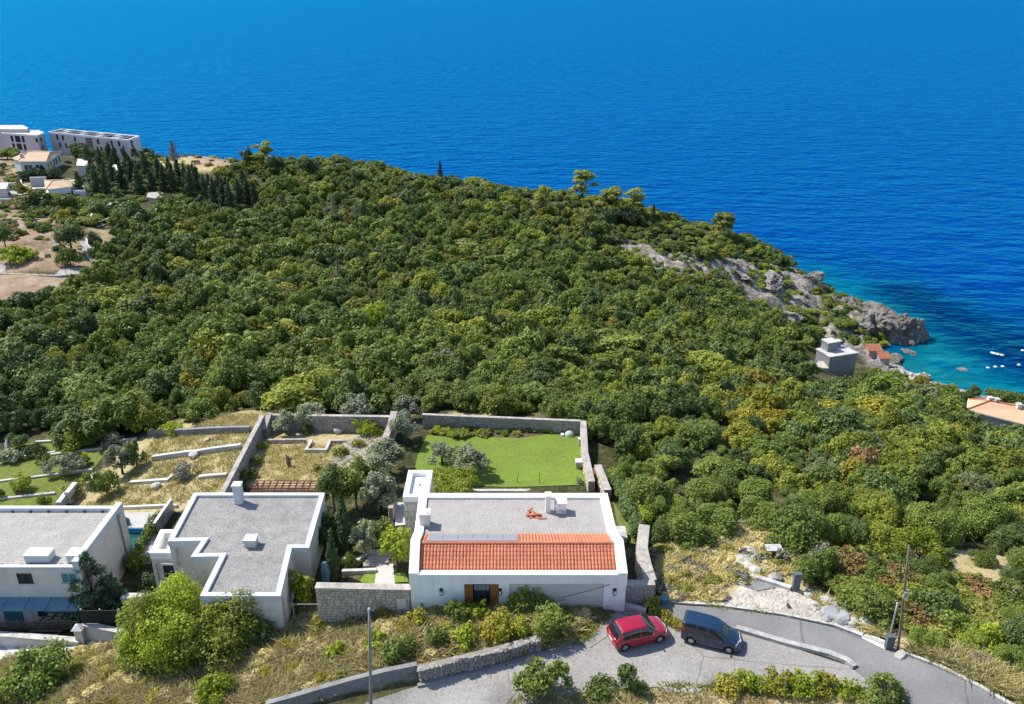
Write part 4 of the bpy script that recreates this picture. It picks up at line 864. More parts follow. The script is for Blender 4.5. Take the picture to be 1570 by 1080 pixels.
gp = thing('gate_pier', 'white gate pier with a pale cap between railing and fence', 'pier', G(124, 982)); p = G(126, 987); q = MB(); q.box(p.x-.3, p.y-.2, p.z-.5, p.x+.3, p.y+.4, p.z+1.5); q.build('shaft', M_concp, gp)
q = MB(); c = Vector((p.x, p.y+.1, p.z+1.503)); q.add([c+Vector(t) for t in ((-.42,-.42,0),(.42,-.42,0),(.42,.42,0),(-.42,.42,0),(0,0,.38))], [(0,3,2,1),(0,1,4),(1,2,4),(2,3,4),(3,0,4)]); q.build('cap', M_coping, gp)
# swimming pool
ps = thing('swimming_pool', 'small swimming pool with dark green water between the two left houses', 'pool', W(208,828,44.3)); pz = 44.4
pq = [W(186,848,pz), W(220,848,pz), W(231,810,pz), W(186,808,pz)]; pq[0].x = pq[1].x-3.6; pq[3].x = pq[2].x-3.6
PP = [(p.x, p.y) for p in pq]
q = MB(); parapet(q, inset(PP, -.55), .55, pz-1.6, pz); q.build('pool_deck', M_kerbw, ps)
q = MB(); parapet(q, inset(PP, -.02), .12, pz-1.5, pz-.05); q.build('pool_lining', M_poolwall, ps)
q = MB(); q.prism(inset(PP, .05), pz-1.4, pz-.55); q.build('pool_water', mat('pool_water', (.012, .075, .06), .06, .1, spec=.6), ps)
q = MB(); c = W(212,803,44.0); q.box(c.x-2.2, c.y-.4, 43, c.x+2.6, c.y+1.5, 44.2); o = q.build('pool_terrace', M_paving); o['kind'] = 'structure'
bb = thing('barrel', 'dark green round barrel beside the pool', 'barrel', W(193,806,44.2)); c = W(193,806,44.2); q = MB(); q.tube([(c.x,c.y,44.15),(c.x,c.y,44.3),(c.x,c.y,44.75),(c.x,c.y,44.9)], [.32,.42,.42,.3], 12); q.build('drum', M_green, bb); q = MB(); q.tube([(c.x,c.y,44.9),(c.x,c.y,44.96)], .28, 12); q.build('lid', M_plastic, bb)
# ------------------------------------------------------------------ far buildings on the cape
def face_axes(a, b_): t = Vector((b_.x-a.x, b_.y-a.y, 0)); L = t.length; t.normalize(); return t, L, Vector((t.y, -t.x, 0))
def face_windows(parent, a, b_, zs, items, dark=M_glass, frame=M_plastic):
    """items: (fraction along, z row index, width, height, bars)"""
    t, L, n = face_axes(a, b_)
    for s, r, w, h, bars in items:
        c = Vector((a.x, a.y, zs[r]))+t*(s*L)+n*.004; window(parent, c, (t.x, t.y), w, h, depth=.12, frame=frame, glass=dark, bars=bars, fr=.12)
M_facade = mat('far_facade', (.52, .49, .50), .9, .06, .15)
# long hotel block
hb = thing('apartment_building', 'long white flat roofed building on the cape with dark rooftop panels', 'building', W(135,226,32)); RZ = 38.2
q4 = [W(74.2,202,RZ), W(195,214.4,RZ), W(213.3,208.3,RZ), W(94.8,197.6,RZ)]; HP = [(p.x, p.y) for p in q4]
q = MB(); q.prism(HP, 27, RZ-.6); q.build('wall', M_facade, hb)
q = MB(); q.prism(inset(HP, .4), RZ-.597, RZ-.4); rf = q.build('roof', M_concp, hb); q = MB(); parapet(q, HP, .4, RZ-.597, RZ); q.build('parapet', M_white, hb)
t = (q4[1]-q4[0]); t2 = (q4[3]-q4[0])
for i in range(13):
    for j in (.16, .56):
        if random.random() < .12: continue
        c = q4[0]+t*(.05+i*.073)+t2*(j+.1); q = MB(); q.obox((c.x, c.y), (t.x, t.y), .95, 1.5, RZ-.397, RZ+.15); q.build('roof_panel', M_dark if (i+int(j*10)) % 3 else M_metal, rf)
rows = [36.4, 33.6]
face_windows(hb, q4[0], q4[1], rows, [(.105,0,1.0,2.0,0),(.18,0,1.0,1.9,0),(.335,0,.9,1.7,0),(.63,0,1.2,1.9,0),(.80,0,1.1,1.8,0),(.89,0,1.1,1.9,0),(.12,1,.9,1.8,0),(.20,1,.9,1.8,0),(.345,1,.5,1.4,0),(.655,1,1.2,1.9,0),(.82,1,1.2,1.9,0),(.91,1,1.5,2.2,0)])
tt, L, n = face_axes(q4[0], q4[1]); c = Vector((q4[0].x, q4[0].y, 0))+tt*(.515*L); q = MB(); q.obox((c.x+n.x*.06, c.y+n.y*.06), (tt.x, tt.y), 1.6, .12, 30.5, RZ-.9); gs = q.build('glazed_stairwell', M_glass, hb)
for k in range(5): q = MB(); q.obox((c.x+n.x*.22, c.y+n.y*.22), (tt.x, tt.y), 1.62, .03, 31.5+k*1.25, 31.6+k*1.25); q.build('mullion', M_metal, gs)
face_windows(hb, q4[1], q4[2], rows, [(.3,0,1.3,2.2,0),(.4,1,1.3,2.2,0)])
# second hotel block at the left edge
h2 = thing('apartment_building', 'white flat roofed building at the far left corner of the cape', 'building', W(25,232,32))
q4 = [W(2,203.5,RZ), W(56.6,207.3,RZ), W(67.5,203.3,RZ), W(58,199.6,RZ), W(20,199,RZ)]; HP = [(p.x, p.y) for p in q4]
q = MB(); q.prism(HP, 27, RZ-.5); q.build('wall', M_facade, h2); q = MB(); q.prism(inset(HP, .35), RZ-.497, RZ-.2); q.build('roof', M_concp, h2); q = MB(); parapet(q, HP, .35, RZ-.497, RZ); q.build('parapet', M_white, h2)
r4 = [W(-25,202,RZ+.9), W(31,202,RZ+.9), W(33,199.5,RZ+.9), W(25,195.6,RZ+.9), W(-25,196,RZ+.9)]; q = MB(); q.prism([(p.x, p.y+4.5) for p in r4], 27, RZ+.9); q.build('upper_block', M_facade, h2)
q = MB(); q.prism(inset([(p.x, p.y+4.5) for p in r4], -.1), RZ+.903, RZ+1.1); q.build('roof_slab', M_concp, h2)
face_windows(h2, q4[0], q4[1], [36.2, 33.3], [(.27,0,1.2,2.2,0),(.43,0,2.4,2.3,1),(.585,0,1.2,2.3,0),(.96,0,.9,1.6,0),(.27,1,1.2,2.2,0),(.43,1,2.4,2.3,1),(.585,1,1.2,2.2,0)])
face_windows(h2, q4[1], q4[2], [36.2, 33.3], [(.4,0,.9,1.5,0),(.4,1,.9,1.5,0)])
# pale tiled villa
M_villa = mat('villa_render', (.50, .53, .50), .9, .06, .2)
def hip_house(name, label, A, z, base, ridge, walls=M_villa, roof=M_tilepale, over=.5, ridge_in=.3, par=None):
    e = thing(name, label, 'house', Vector((A[0].x, A[0].y, base))); P = [(p.x, p.y) for p in A]
    q = MB(); q.prism(inset(P, over), base-4, z-.1); q.build('wall', walls, e)
    a, b_, c, d = [Vector((p.x, p.y, z)) for p in A]; m1 = (a+d)/2; m2 = (b_+c)/2; r1 = m1.lerp(m2, ridge_in); r2 = m2.lerp(m1, ridge_in); r1.z = r2.z = z+ridge
    q = MB(); vs = [a,b_,c,d,r1,r2]+[p-Vector((0,0,.18)) for p in (a,b_,c,d)]; q.add(vs, [(0,1,5,4),(1,2,5),(2,3,4,5),(3,0,4),(9,8,7,6),(0,6,7,1),(1,7,8,2),(2,8,9,3),(3,9,6,0)]); ro = q.build('roof', roof, e)
    for s, t_ in ((a,r1),(b_,r2),(c,r2),(d,r1),(r1,r2)): q = MB(); q.tube([s+Vector((0,0,.06)), t_+Vector((0,0,.08))], .13, 5); q.build('ridge_tiles', M_tile if roof is M_tileor else roof, ro)
    q = MB(); parapet(q, inset(P, -.05), .18, z-.28, z-.05); q.build('gutter', M_white, e); return e, ro
A = [W(27,247.5,39.2), W(71,247.5,39.2), W(94.8,232.3,39.2), W(50,231.5,39.2)]
vl, ro = hip_house('villa', 'pale villa with sand coloured hipped roof in front of the white buildings', A, 39.2, 32, 1.3, ridge_in=.12)
I = [Vector((*p, 0)) for p in inset([(p.x, p.y) for p in A], .5)]
I = [Vector((p.x, p.y, 0)) for p in I]
face_windows(vl, I[0], I[1], [37.2], [(.2,0,1.1,1.5,0),(.36,0,1.1,1.5,0),(.65,0,1.1,1.5,0),(.81,0,1.1,1.5,0)], frame=M_slate)
face_windows(vl, I[1], I[2], [37.2, 34.2], [(.12,0,1.2,1.7,0),(.3,0,1.2,1.7,0),(.5,0,1.3,2,0),(.65,0,1.3,2,0),(.85,0,1.2,1.8,0),(.5,1,1.6,2,0),(.7,1,1.6,2,0)], frame=M_slate)
B = [W(20,242,38.9), W(30,246,38.9), W(46,236,38.9), W(33,236,38.9)]; q = MB(); q.prism([(p.x, p.y) for p in B], 28, 38.5); w_ = q.build('side_wing', M_villa, vl); q = MB(); q.prism(inset([(p.x, p.y) for p in B], -.3), 38.503, 38.8); q.build('roof', M_tilepale, w_)
c = (A[0]+A[1]+A[2]+A[3])/4; q = MB(); q.box(c.x-3.4, c.y-5.2, 39.5, c.x-2.6, c.y-4.5, 40.9); q.build('chimney', M_villa, ro)
# lower tiled house with a pool
A = [W(70,291,39.3), W(111,286,39.3), W(108,274.5,39.3), W(68,276.5,39.3)]
l2, ro = hip_house('house', 'low house with pale hipped tile roof above the teal pool on the cape', A, 39.3, 35.5, .9, walls=M_white)
B = [W(104,282,38.7), W(120,281,38.7), W(117,275,38.7), W(104,276,38.7)]; q = MB(); q.prism([(p.x, p.y) for p in B], 33, 38.4); w_ = q.build('side_wing', M_white, l2); q = MB(); q.prism(inset([(p.x, p.y) for p in B], -.2), 38.403, 38.6); q.build('roof', M_tilepale, w_)
B = [W(112,294,38), W(131,293,38), W(129,286.5,38), W(112,287,38)]; q = MB(); q.prism([(p.x, p.y) for p in B], 32, 37.7); w_ = q.build('lower_wing', M_facade, l2); q = MB(); parapet(q, [(p.x, p.y) for p in B], .4, 37.703, 38.2); q.build('parapet', M_white, w_)
B = [W(45,287,38.3), W(67,286,38.3), W(59,273.5,38.3), W(45,274,38.3)]
e = thing('wall', 'white screen wall left of the pale hipped roof house on the cape', 'wall', B[0]); q = MB(); q.prism([(B[3].x,B[3].y),(B[2].x+2,B[2].y),(B[2].x+2,B[2].y+.6),(B[3].x,B[3].y+.6)], 33, 38.6); q.build('wall_body', M_facade, e)
ps = thing('swimming_pool', 'small teal swimming pool beside the low tiled house on the cape', 'pool', W(62,294,36.6)); B = [W(54,298,36.6), W(71,298,36.6), W(71,288.5,36.6), W(54,289,36.6)]; PP = [(p.x, p.y) for p in B]
q = MB(); parapet(q, inset(PP, -.8), .8, 34, 36.6); q.build('pool_deck', M_white, ps); q = MB(); q.prism(inset(PP, .02), 35, 36.35); q.build('pool_water', mat('teal_water', (.01, .22, .17), .1, .1), ps)
# little grey house at the left edge and terraces among the cypresses
e = thing('house', 'small pale flat roofed house at the left edge beside the hill yard', 'house', W(0,300,36)); B = [W(-14,290,39), W(9,290,39), W(12,281,39), W(-14,281,39)]; q = MB(); q.prism([(p.x, p.y) for p in B], 33, 38.8); q.build('wall', M_facade, e); q = MB(); q.prism(inset([(p.x, p.y) for p in B], -.2), 38.803, 39.1); q.build('roof', M_concp, e)
def terrace_house(lab, A, z, base, m_, rm):
    e = thing('pavilion', lab, 'building', Vector((A[0].x, A[0].y, base))); P = [(p.x, p.y) for p in A]; q = MB(); q.prism(P, base-3, z-.3); q.build('wall', m_, e); q = MB(); q.prism(inset(P, -.25), z-.297, z); q.build('roof', rm, e); return e
terrace_house('round topped stone pavilion among the dark cypresses', [W(226,302,36.6), W(238,304,36.6), W(243,299,36.6), W(240,295,36.6), W(228,296,36.6)], 36.6, 33, M_stone, M_cap)
terrace_house('low pale flat pavilion below the dark cypresses', [W(238,321,36), W(262,319,36), W(258,313,36), W(242,314,36)], 36, 33.5, M_facade, M_concp)
o = drape('hill_yard', [(240,312),(252,312),(262,301),(250,296),(243,302)], M_tilepale, .3, step=2)
terrace_house('grey and white roof peeping between cypresses beside the villa', [W(118,254,38), W(136,254,38), W(140,245,38), W(120,244,38)], 38, 33, M_facade, M_concp)
terrace_house('small white roof between dark cypresses under the long building', [W(171,262,38), W(179,262,38), W(177,253,38), W(170,253,38)], 38, 33, M_facade, M_white)
strip_wall('garden_wall', [(172,300),(173,308),(186,319),(195,326)], .4, .55, M_kerbw, 'white wall along the path below the cypresses', 'wall')
strip_wall('garden_wall', [(150,343),(158,341),(167,336)], .4, .4, M_kerbw, 'short white wall beside the bare red soil on the cape', 'wall')
strip_wall('garden_wall', [(133,368),(134,377),(142,386),(153,395)], .4, .45, M_kerbw, 'curved white wall along the hill road', 'wall')
strip_wall('garden_wall', [(139,342),(144,334),(145,324)], .4, 1.3, M_kerbw, 'white wall end standing beside the small paved yard', 'wall')
strip_wall('garden_wall', [(31,272),(34,286),(42,290)], .4, .8, M_kerbw, 'thin white wall beside the yellow shrubs under the villa', 'wall')
strip_wall('garden_wall', [(125,306),(140,310),(150,313)], .4, .55, M_kerbw, 'white terrace wall below the low tiled house', 'wall')
strip_wall('garden_wall', [(163,324),(171,320),(170,316)], .4, 1.3, M_facade, 'grey white block wall at the path bend under the cypresses', 'wall')
strip_wall('retaining_wall', [(-20,313),(5,312),(24,312)], .5, 1.2, M_concp, 'grey retaining wall below the hill yard at the left edge', 'wall')
strip_wall('retaining_wall', [(-60,420),(0,421.5),(60,424.5),(90,425),(137,420)], .4, .35, M_kerbw, 'pale edge wall of the hill road at left', 'wall', depth=1.2)
fn = thing('fence', 'thin mesh fence with dark posts along the hill road', 'fence', G(70,423)); pts = [G(u, v) for u, v in ((0,421),(12,421.5),(24,422),(36,422.8),(48,423.4),(60,424),(74,424.4),(88,424.4),(102,423),(116,421.5),(130,420))]
for p in pts: q = MB(); q.tube([p, p+Vector((0,0,1.5))], .045, 5); q.build('post', M_pole, fn)
q = MB(); q.tube([p+Vector((0,0,1.4)) for p in pts], .02, 4); q.build('wire', M_pole, fn)
# ------------------------------------------------------------------ block house near the cove
bh = thing('house', 'bare grey cinder block house with a flat roof above the cove', 'house', W(1283,572,11)); RZ = 17.6
q4 = [W(1273,547,RZ), W(1315,540.5,RZ), W(1290,529.5,RZ), W(1252.5,534.5,RZ)]; HP = [(p.x, p.y) for p in q4]
q = MB(); q.prism(HP, 7, RZ-.3); q.build('wall', M_block, bh); q = MB(); q.prism(inset(HP, -.15), RZ-.297, RZ); rf = q.build('roof_slab', M_concp, bh)
bl = MB()
for a, b_ in ((q4[0], q4[1]), (q4[3], q4[0])): stones_face(bl, (a.x,a.y), (b_.x,b_.y), 10.5, 17.2, .42, .02)
o = bl.build('blocks', M_block, bh); o['kind'] = 'stuff'
def rbox(u0, v, w, d, h, nm='stair_head', par=rf, m_=M_block):
    p = W(u0, v, RZ); t = (q4[1]-q4[0]).normalized(); q = MB(); q.obox((p.x, p.y+d/2), (t.x, t.y), w/2, d/2, RZ+.003, RZ+h); o = q.build(nm, m_, par); q = MB(); q.obox((p.x, p.y+d/2), (t.x, t.y), w/2+.12, d/2+.12, RZ+h+.003, RZ+h+.2); q.build('cap', M_concp, o)
rbox(1273,539,2.4,2.2,1.9); rbox(1284,533,1.3,1.0,1.3,'chimney')
face_windows(bh, q4[0], q4[1], [12.3], [(.12,0,.8,2,0)], dark=M_plastic); face_windows(bh, q4[3], q4[0], [13.0], [(.1,0,1.2,3,0)], dark=M_plastic)
p = G(1243,564); terr = MB(); terr.box(p.x-4.5, p.y-1.5, p.z-2, p.x+3.0, p.y+2.0, p.z+.6); o = terr.build('terrace', M_gravelpale); o['kind'] = 'structure'
# orange roofed house at the right edge
A = [W(1484,622,19), W(1640,661,19), W(1625,622,19), W(1486,606.5,19)]
oh, ro = hip_house('house', 'long house with orange tiled roof at the right edge above the sea', A, 18.2, 13, 1.5, walls=M_facade, roof=M_tileor, over=.4, ridge_in=.22)
for u, v in ((1517,612),(1527,614),(1561,622)):
    p = W(u, v+4, 19.3); q = MB(); q.box(p.x-.4, p.y-.4, 18.4, p.x+.4, p.y+.4, 20.1); o = q.build('chimney', M_white, ro); q = MB(); q.box(p.x-.48, p.y-.48, 20.103, p.x+.48, p.y+.48, 20.25); q.build('cap', M_concp, o)
M_hut = mat('faded_red_tile', (.34, .13, .07), .85, .25, 1.5)
# beach huts
for lab, u, v, w, d in (('orange red roofed beach hut nearest the rocky headland', 1338,546,3.2,2.2), ('small orange roofed beach hut behind the coast trees by the water', 1353,558,2.4,2.0)):
    p = G(u, v); e = thing('beach_hut', lab, 'hut', p); q = MB(); q.box(p.x-w/2, p.y-d/2, p.z-1.5, p.x+w/2, p.y+d/2, p.z+2.0); q.build('wall', M_stoneg, e)
    q = MB(); z0, z1 = p.z+2.003, p.z+2.9; X0, X1, Y0, Y1 = p.x-w/2-.3, p.x+w/2+.3, p.y-d/2-.3, p.y+d/2+.3; q.add([(X0,Y0,z0),(X1,Y0,z0),(X1,Y1,z1),(X0,Y1,z1),(X0,Y0,z0-.15),(X1,Y0,z0-.15),(X1,Y1,z1-.15),(X0,Y1,z1-.15)], [(0,1,2,3),(7,6,5,4),(0,4,5,1),(1,5,6,2),(2,6,7,3),(3,7,4,0)]); q.build('roof', M_hut, e)
for lab, pts in (('pale concrete jetty at the edge of the cove', [(1408,577),(1422,574)]), ):
    a, b_ = W(*pts[0], .8), W(*pts[1], .8); e = thing('jetty', lab, 'jetty', a); t = (b_-a).normalized(); q = MB(); c = (a+b_)/2; q.obox((c.x, c.y), (t.x, t.y), (b_-a).length/2, 1.1, -2, .9); q.build('deck', M_concp, e)
# the headland rocks
def crag_mesh(seed):
    from mathutils import noise as nz
    rr = random.Random(seed); bm = bmesh.new(); bmesh.ops.create_icosphere(bm, subdivisions=5, radius=1)
    cuts = [Vector((rr.gauss(0,1), rr.gauss(0,1), rr.gauss(0,.7))).normalized() for _ in range(16)]; ds = [rr.uniform(.6,.92) for _ in cuts]; so = Vector((seed*1.37, seed*.71, 0))
    for v in bm.verts:
        p = v.co.copy(); n0 = p.normalized()
        for c, d in zip(cuts, ds):
            k = v.co.dot(c)
            if k > d: v.co -= c*(k-d)*.9
        big = nz.fractal(p*1.5+so, .9, 2.0, 3); rid = 1-abs(nz.noise(p*3.1+so)); fine = nz.fractal(p*7+so, .7, 2.1, 4); st = nz.noise(Vector((p.x*1.2, p.y*1.2, p.z*7))+so)
        v.co *= 1 + .24*big + .13*(rid-.6) + .085*fine + .07*st
    me = bpy.data.meshes.new('crag'); bm.to_mesh(me); bm.free(); return me
def crag(lab, u, v, h, sx_, sy_, sz_, seed, name='sea_rock'):
    me = crag_mesh(seed); me.materials.append(M_crag if seed in (101,102,103,116,117,108,112,118,119) else M_rock); o = link(name, me); p = W(u, v, h); o.location = p; o.scale = (sx_, sy_, sz_); o.rotation_euler = (0, 0, seed*1.3); tag(o, lab, 'rock'); return o
crag('big rugged rock mass at the tip of the headland', 1342,508,.3, 11,7.5,8.0, 101)
crag('broken crag joining the tip rocks to the wooded slope', 1306,490,1.5, 6,5,6.2, 118)
crag('low rock step in the greenery above the tip rocks', 1282,478,3.0, 5,4,4.4, 119)
crag('dark jagged rock standing in the water at the very tip', 1390,522,-.5, 6.5,5,6.2, 102)
crag('rough grey shoulder between the two big tip rocks', 1368,514,-.3, 6,4.5,6.0, 116)
crag('craggy rock face at the inland foot of the tip', 1318,512,.5, 6,5,5.6, 117)
crag('grey broken crag on the headland inland of the tip', 1312,490,2.0, 6.5,5.5,3.8, 103)
crag('sloping reddish rock slab above the sea cave', 1228,446,6.5, 7.5,4.5,5.2, 104)
crag('grey rock shoulder left of the sloping cave slab', 1178,430,12.2, 7,4,2.3, 105)
crag('pale ledge of rock low under the sea cave slab', 1190,484,6.6, 8,4,1.9, 106)
crag('pale coastal rock on the far shore behind the ridge', 1250,428,2.0, 3,3,2.6, 107)
crag('small flat rock at the foot of the dark headland', 1393,540,-.1, 2.6,1.6,.7, 108)
crag('low brown rock awash in the turquoise cove', 1475,567,-.1, 1.6,1.3,.35, 109)
crag('pale shore boulder below the coastal trees', 1416,580,.3, 2.0,1.6,1.1, 110)
crag('pale shore ledge right of the jetty boulder', 1436,592,.2, 2.8,1.3,.8, 111)
crag('rock ledge along the shore under the orange hut', 1372,553,.3, 4,2,.9, 112)
crag('rock band in the middle of the headland slope', 1065,412,16.6, 10,4,1.8, 114)
crag('rock band under the flat topped pine on the headland', 1125,420,14.6, 7,4,2.0, 115)
pebbles('shore_stones', [(1340,556),(1400,560),(1440,592),(1490,604),(1470,612),(1400,590),(1360,570)], 260, .3, .9)
# boats
def boat(lab, u, v, L, w, rz, nm='boat'):
    p = W(u, v, 0); e = thing(nm, lab, 'boat', p, None, rz); q = MB(); st = [(-.5,.7,.28),(-.3,.95,.25),(0,1,.24),(.3,.75,.28),(.5,.05,.40)]; vs = []
    for x, k, z in st: vs += [(x*L,-k*w/2,z),(x*L,-k*w*.32,-.12),(x*L,k*w*.32,-.12),(x*L,k*w/2,z)]
    q.add(vs, [(i*4+j, i*4+4+j, i*4+5+j, i*4+1+j) for i in range(4) for j in range(3)] + [(0,1,2,3)]); q.build('hull', M_boat, e, local=True)
    q = MB(); vs = []
    for x, k, z in st: vs += [(x*L*.97,-k*w*.42,z-.06),(x*L*.97,k*w*.42,z-.06)]
    q.add(vs, [(i*2, i*2+1, i*2+3, i*2+2) for i in range(4)]); q.build('deck', M_white, e, local=True)
    q = MB(); q.box(-.15*L, -w*.3, .2, -.08*L, w*.3, .34); q.box(.1*L, -w*.3, .2, .17*L, w*.3, .34); q.build('seat', M_metal, e, local=True)
boat('white rowing boat afloat in the turquoise cove', 1528.5, 544, 3.4, 1.3, -.75)
for k, (u, v) in enumerate(((1514.5,564.5),(1526,563),(1537,562.5),(1562,560),(1568,538))):
    p = W(u, v, 0); o = MB(); o.tube([(0,0,-.2),(0,0,-.05),(0,0,.15),(0,0,.28)], [.15,.42,.42,.15], 8); o = o.build('buoy', M_boat); o.location = p; tag(o, ['leftmost of the small white buoys in the cove','second white buoy from the left in the cove','middle white buoy of the row in the cove','fourth white buoy from the left in the cove','small white buoy at the right edge of the cove'][k], 'buoy', 'white buoys in the cove')

# ------------------------------------------------------------------ cars
def catmull(Pts, n):
    Pts = np.asarray(Pts, float); out = []; m = len(Pts)
    for i in range(m-1):
        p0, p1, p2, p3 = Pts[max(i-1,0)], Pts[i], Pts[i+1], Pts[min(i+2,m-1)]
        for k in range(n):
            t = k/n; out.append(.5*((2*p1)+(-p0+p2)*t+(2*p0-5*p1+4*p2-p3)*t*t+(-p0+3*p1-3*p2+p3)*t**3))
    out.append(Pts[-1]); return np.array(out)
def car(name, label, loc, rz, st, paint, wheels, R, side_x, wind_x, rear_x, Wd, tail, head, belt_j=(12,19), roof_glass=None):
    """st rows: x, z_bottom, w_sill, z_mid, w_belt, z_belt, w_roof, z_roof_edge, z_top"""
    e = thing(name, label, 'car', loc, None, rz); NX, NJ = 7, 4
    S_ = catmull(st, NX); secs = []
    for x, zb, ws, zm, wb, zbt, wr, zre, zt in S_:
        sec = [(0,zb),(ws*.85,zb),(ws,zb+.12),(max(ws,wb)*1.0,zm),(wb,zbt),(wr,zre),(wr*.55,zt-.012),(0,zt)]
        secs.append(np.c_[np.full(7*NJ+1, x), catmull(sec, NJ)])
    G_ = np.array(secs); ni, nj, _ = G_.shape
    V = np.concatenate([G_, G_*[1,-1,1]], 1).reshape(-1, 3); idx = np.arange(ni*2*nj).reshape(ni, 2*nj)
    groups = {}
    for side in (0, 1):
        for i in range(ni-1):
            for j in range(nj-1):
                a, b_, c, d = idx[i, side*nj+j], idx[i+1, side*nj+j], idx[i+1, side*nj+j+1], idx[i, side*nj+j+1]
                f = (a, b_, c, d) if side == 0 else (d, c, b_, a)
                cx, cy, cz = V[list(f)].mean(0); key = 'body'
                for k, (x0, x1) in enumerate(side_x):
                    if x0 < cx < x1 and 16 <= j < 20: key = ('side_window', side, k)
                if wind_x[0] < cx < wind_x[1] and j >= 20 and not (j == 20 and cx < wind_x[0]+.06): key = ('windscreen', 0, 0)
                if rear_x[0] < cx < rear_x[1] and j >= 20: key = ('rear_window', 0, 0)
                if any((cx-wx)**2+(cz-R)**2 < (R*1.16)**2 for wx in wheels) and 3 <= j < 16: continue
                if j < 4: key = 'underbody'
                elif cz < .36 and (j < 11): key = 'bumper' if (cx < wheels[0]-R or cx > wheels[1]+R) else 'sill'
                groups.setdefault(key, []).append(f)
    # close both ends
    for i, rev in ((0, False), (ni-1, True)):
        ring = list(idx[i, :nj]) + list(idx[i, nj:2*nj][::-1])[1:-1]; groups['body'].append(tuple(ring[::-1] if not rev else ring))
    for key, fs in groups.items():
        nm = key if isinstance(key, str) else key[0]; used = sorted({k for f in fs for k in f}); mp_ = {k: n for n, k in enumerate(used)}
        q = MB(); q.v = [tuple(V[k]) for k in used]; q.f = [tuple(mp_[k] for k in f) for f in fs]; q.m = [0]*len(fs)
        mt = {'body': paint, 'underbody': M_plastic, 'sill': paint, 'bumper': paint}.get(nm, M_carglass)
        q.build(nm if nm != 'underbody' else 'underbody', mt, e, smooth=True, local=True)
    for wx in wheels:
        for sy_ in (-1, 1):
            y = sy_*(Wd/2-.10); q = MB()
            prof_ = [(R*.62,-.09),(R*.95,-.1),(R,-.06),(R,.06),(R*.95,.1),(R*.62,.09)]; n = 24; vs = [(wx+r*math.cos(2*math.pi*k/n), y+d, R+r*math.sin(2*math.pi*k/n)) for k in range(n) for r, d in prof_]
            q.add(vs, [(k*6+j, ((k+1) % n)*6+j, ((k+1) % n)*6+j+1, k*6+j+1) for k in range(n) for j in range(5)]); wh = q.build('wheel', M_tyre, e, smooth=True, local=True)
            q = MB(); yo = y+sy_*.085; ns = 7
            for k in range(ns):
                a = 2*math.pi*k/ns; vs = [(wx+r*math.cos(a+da), yo+dy, R+r*math.sin(a+da)) for r, da, dy in ((R*.14,-.5,0),(R*.60,-.24,0),(R*.60,.24,0),(R*.14,.5,0))]; vs += [(v[0], v[1]-sy_*.03, v[2]) for v in vs]; q.add(vs, [(0,1,2,3),(0,4,5,1),(1,5,6,2),(2,6,7,3)])
            q.tube([(wx,yo-sy_*.02,R),(wx,yo+sy_*.012,R)], R*.2, 10); vs = [(wx+r*math.cos(2*math.pi*k/n), yo-sy_*.0, R+r*math.sin(2*math.pi*k/n)) for k in range(n) for r in (R*.55, R*.66)]
            q.add(vs, [(k*2, ((k+1) % n)*2, ((k+1) % n)*2+1, k*2+1) for k in range(n)]); q.build('rim', M_rim, wh)
            q = MB(); q.tube([(wx,y-sy_*.02,R),(wx,y+sy_*.02,R)], R*.6, 16); q.build('brake_disc', M_dark, wh)
            q = MB(); q.box(wx-R*1.15, y-.12-sy_*.08, R*.5, wx+R*1.15, y+.1-sy_*.08, R*2.1); 
    for wx in wheels: q = MB(); q.box(wx-R*1.1, -Wd/2+.22, .18, wx+R*1.1, Wd/2-.22, R*2.05); q.build('wheel_well', M_plastic, e, local=True)
    def on(xv, jv, side):  # point on the skin
        i = int(np.argmin(abs(S_[:,0]-xv))); p = G_[i, jv].copy(); p[1] *= side; return Vector(p)
    for sy_ in (-1, 1):
        for nm, m_, x0, x1, z0, z1 in (('headlight', M_lamp, *head), ('tail_light', M_tail, *tail)):
            q = MB(); vs = []; N = 4
            for k in range(N+1):
                x = x0+(x1-x0)*k/N; i = int(np.argmin(abs(S_[:,0]-x))); sec = G_[i]
                for z in (z0, z1):
                    js = np.arange(8, nj); j = js[np.argmin(abs(sec[8:, 2]-z))]; p = sec[j]; p2 = sec[min(j+2, nj-1)]
                    vs.append((p[0]+(.02 if nm == 'headlight' else -.02), sy_*(p[1]+.015), p[2]+.01))
            vs2 = [(v[0]-(.04 if nm == 'headlight' else -.04), v[1]-sy_*.1, v[2]-.02) for v in vs]; m0 = len(vs)
            q.add(vs+vs2, [(k*2, k*2+2, k*2+3, k*2+1) for k in range(N)]+[(m0+k*2, k*2+m0+1, m0+k*2+3, m0+k*2+2) for k in range(N)]+[(k*2+1, k*2+3, m0+k*2+3, m0+k*2+1) for k in range(N)]+[(k*2, m0+k*2, m0+k*2+2, k*2+2) for k in range(N)]); q.build(nm, m_, e, smooth=True, local=True)
        p = on(side_x[-1][1]-.06, 16, sy_); q = MB(); bm_ = [(p.x-.03, p.y, p.z+.02), (p.x+.0, p.y+sy_*.1, p.z+.06), (p.x-.03, p.y+sy_*.22, p.z+.08)]; q.tube(bm_, [.04, .075, .06], 8); q.build('wing_mirror', paint, e, smooth=True, local=True)
        for x in [ (a_+b_)/2-.25 for a_, b_ in side_x[-2:]]:
            p = on(x, 14, sy_); q = MB(); q.box(p.x-.1, p.y-.02, p.z-.015, p.x+.1, p.y+.03, p.z+.02); q.build('door_handle', paint, e, local=True)
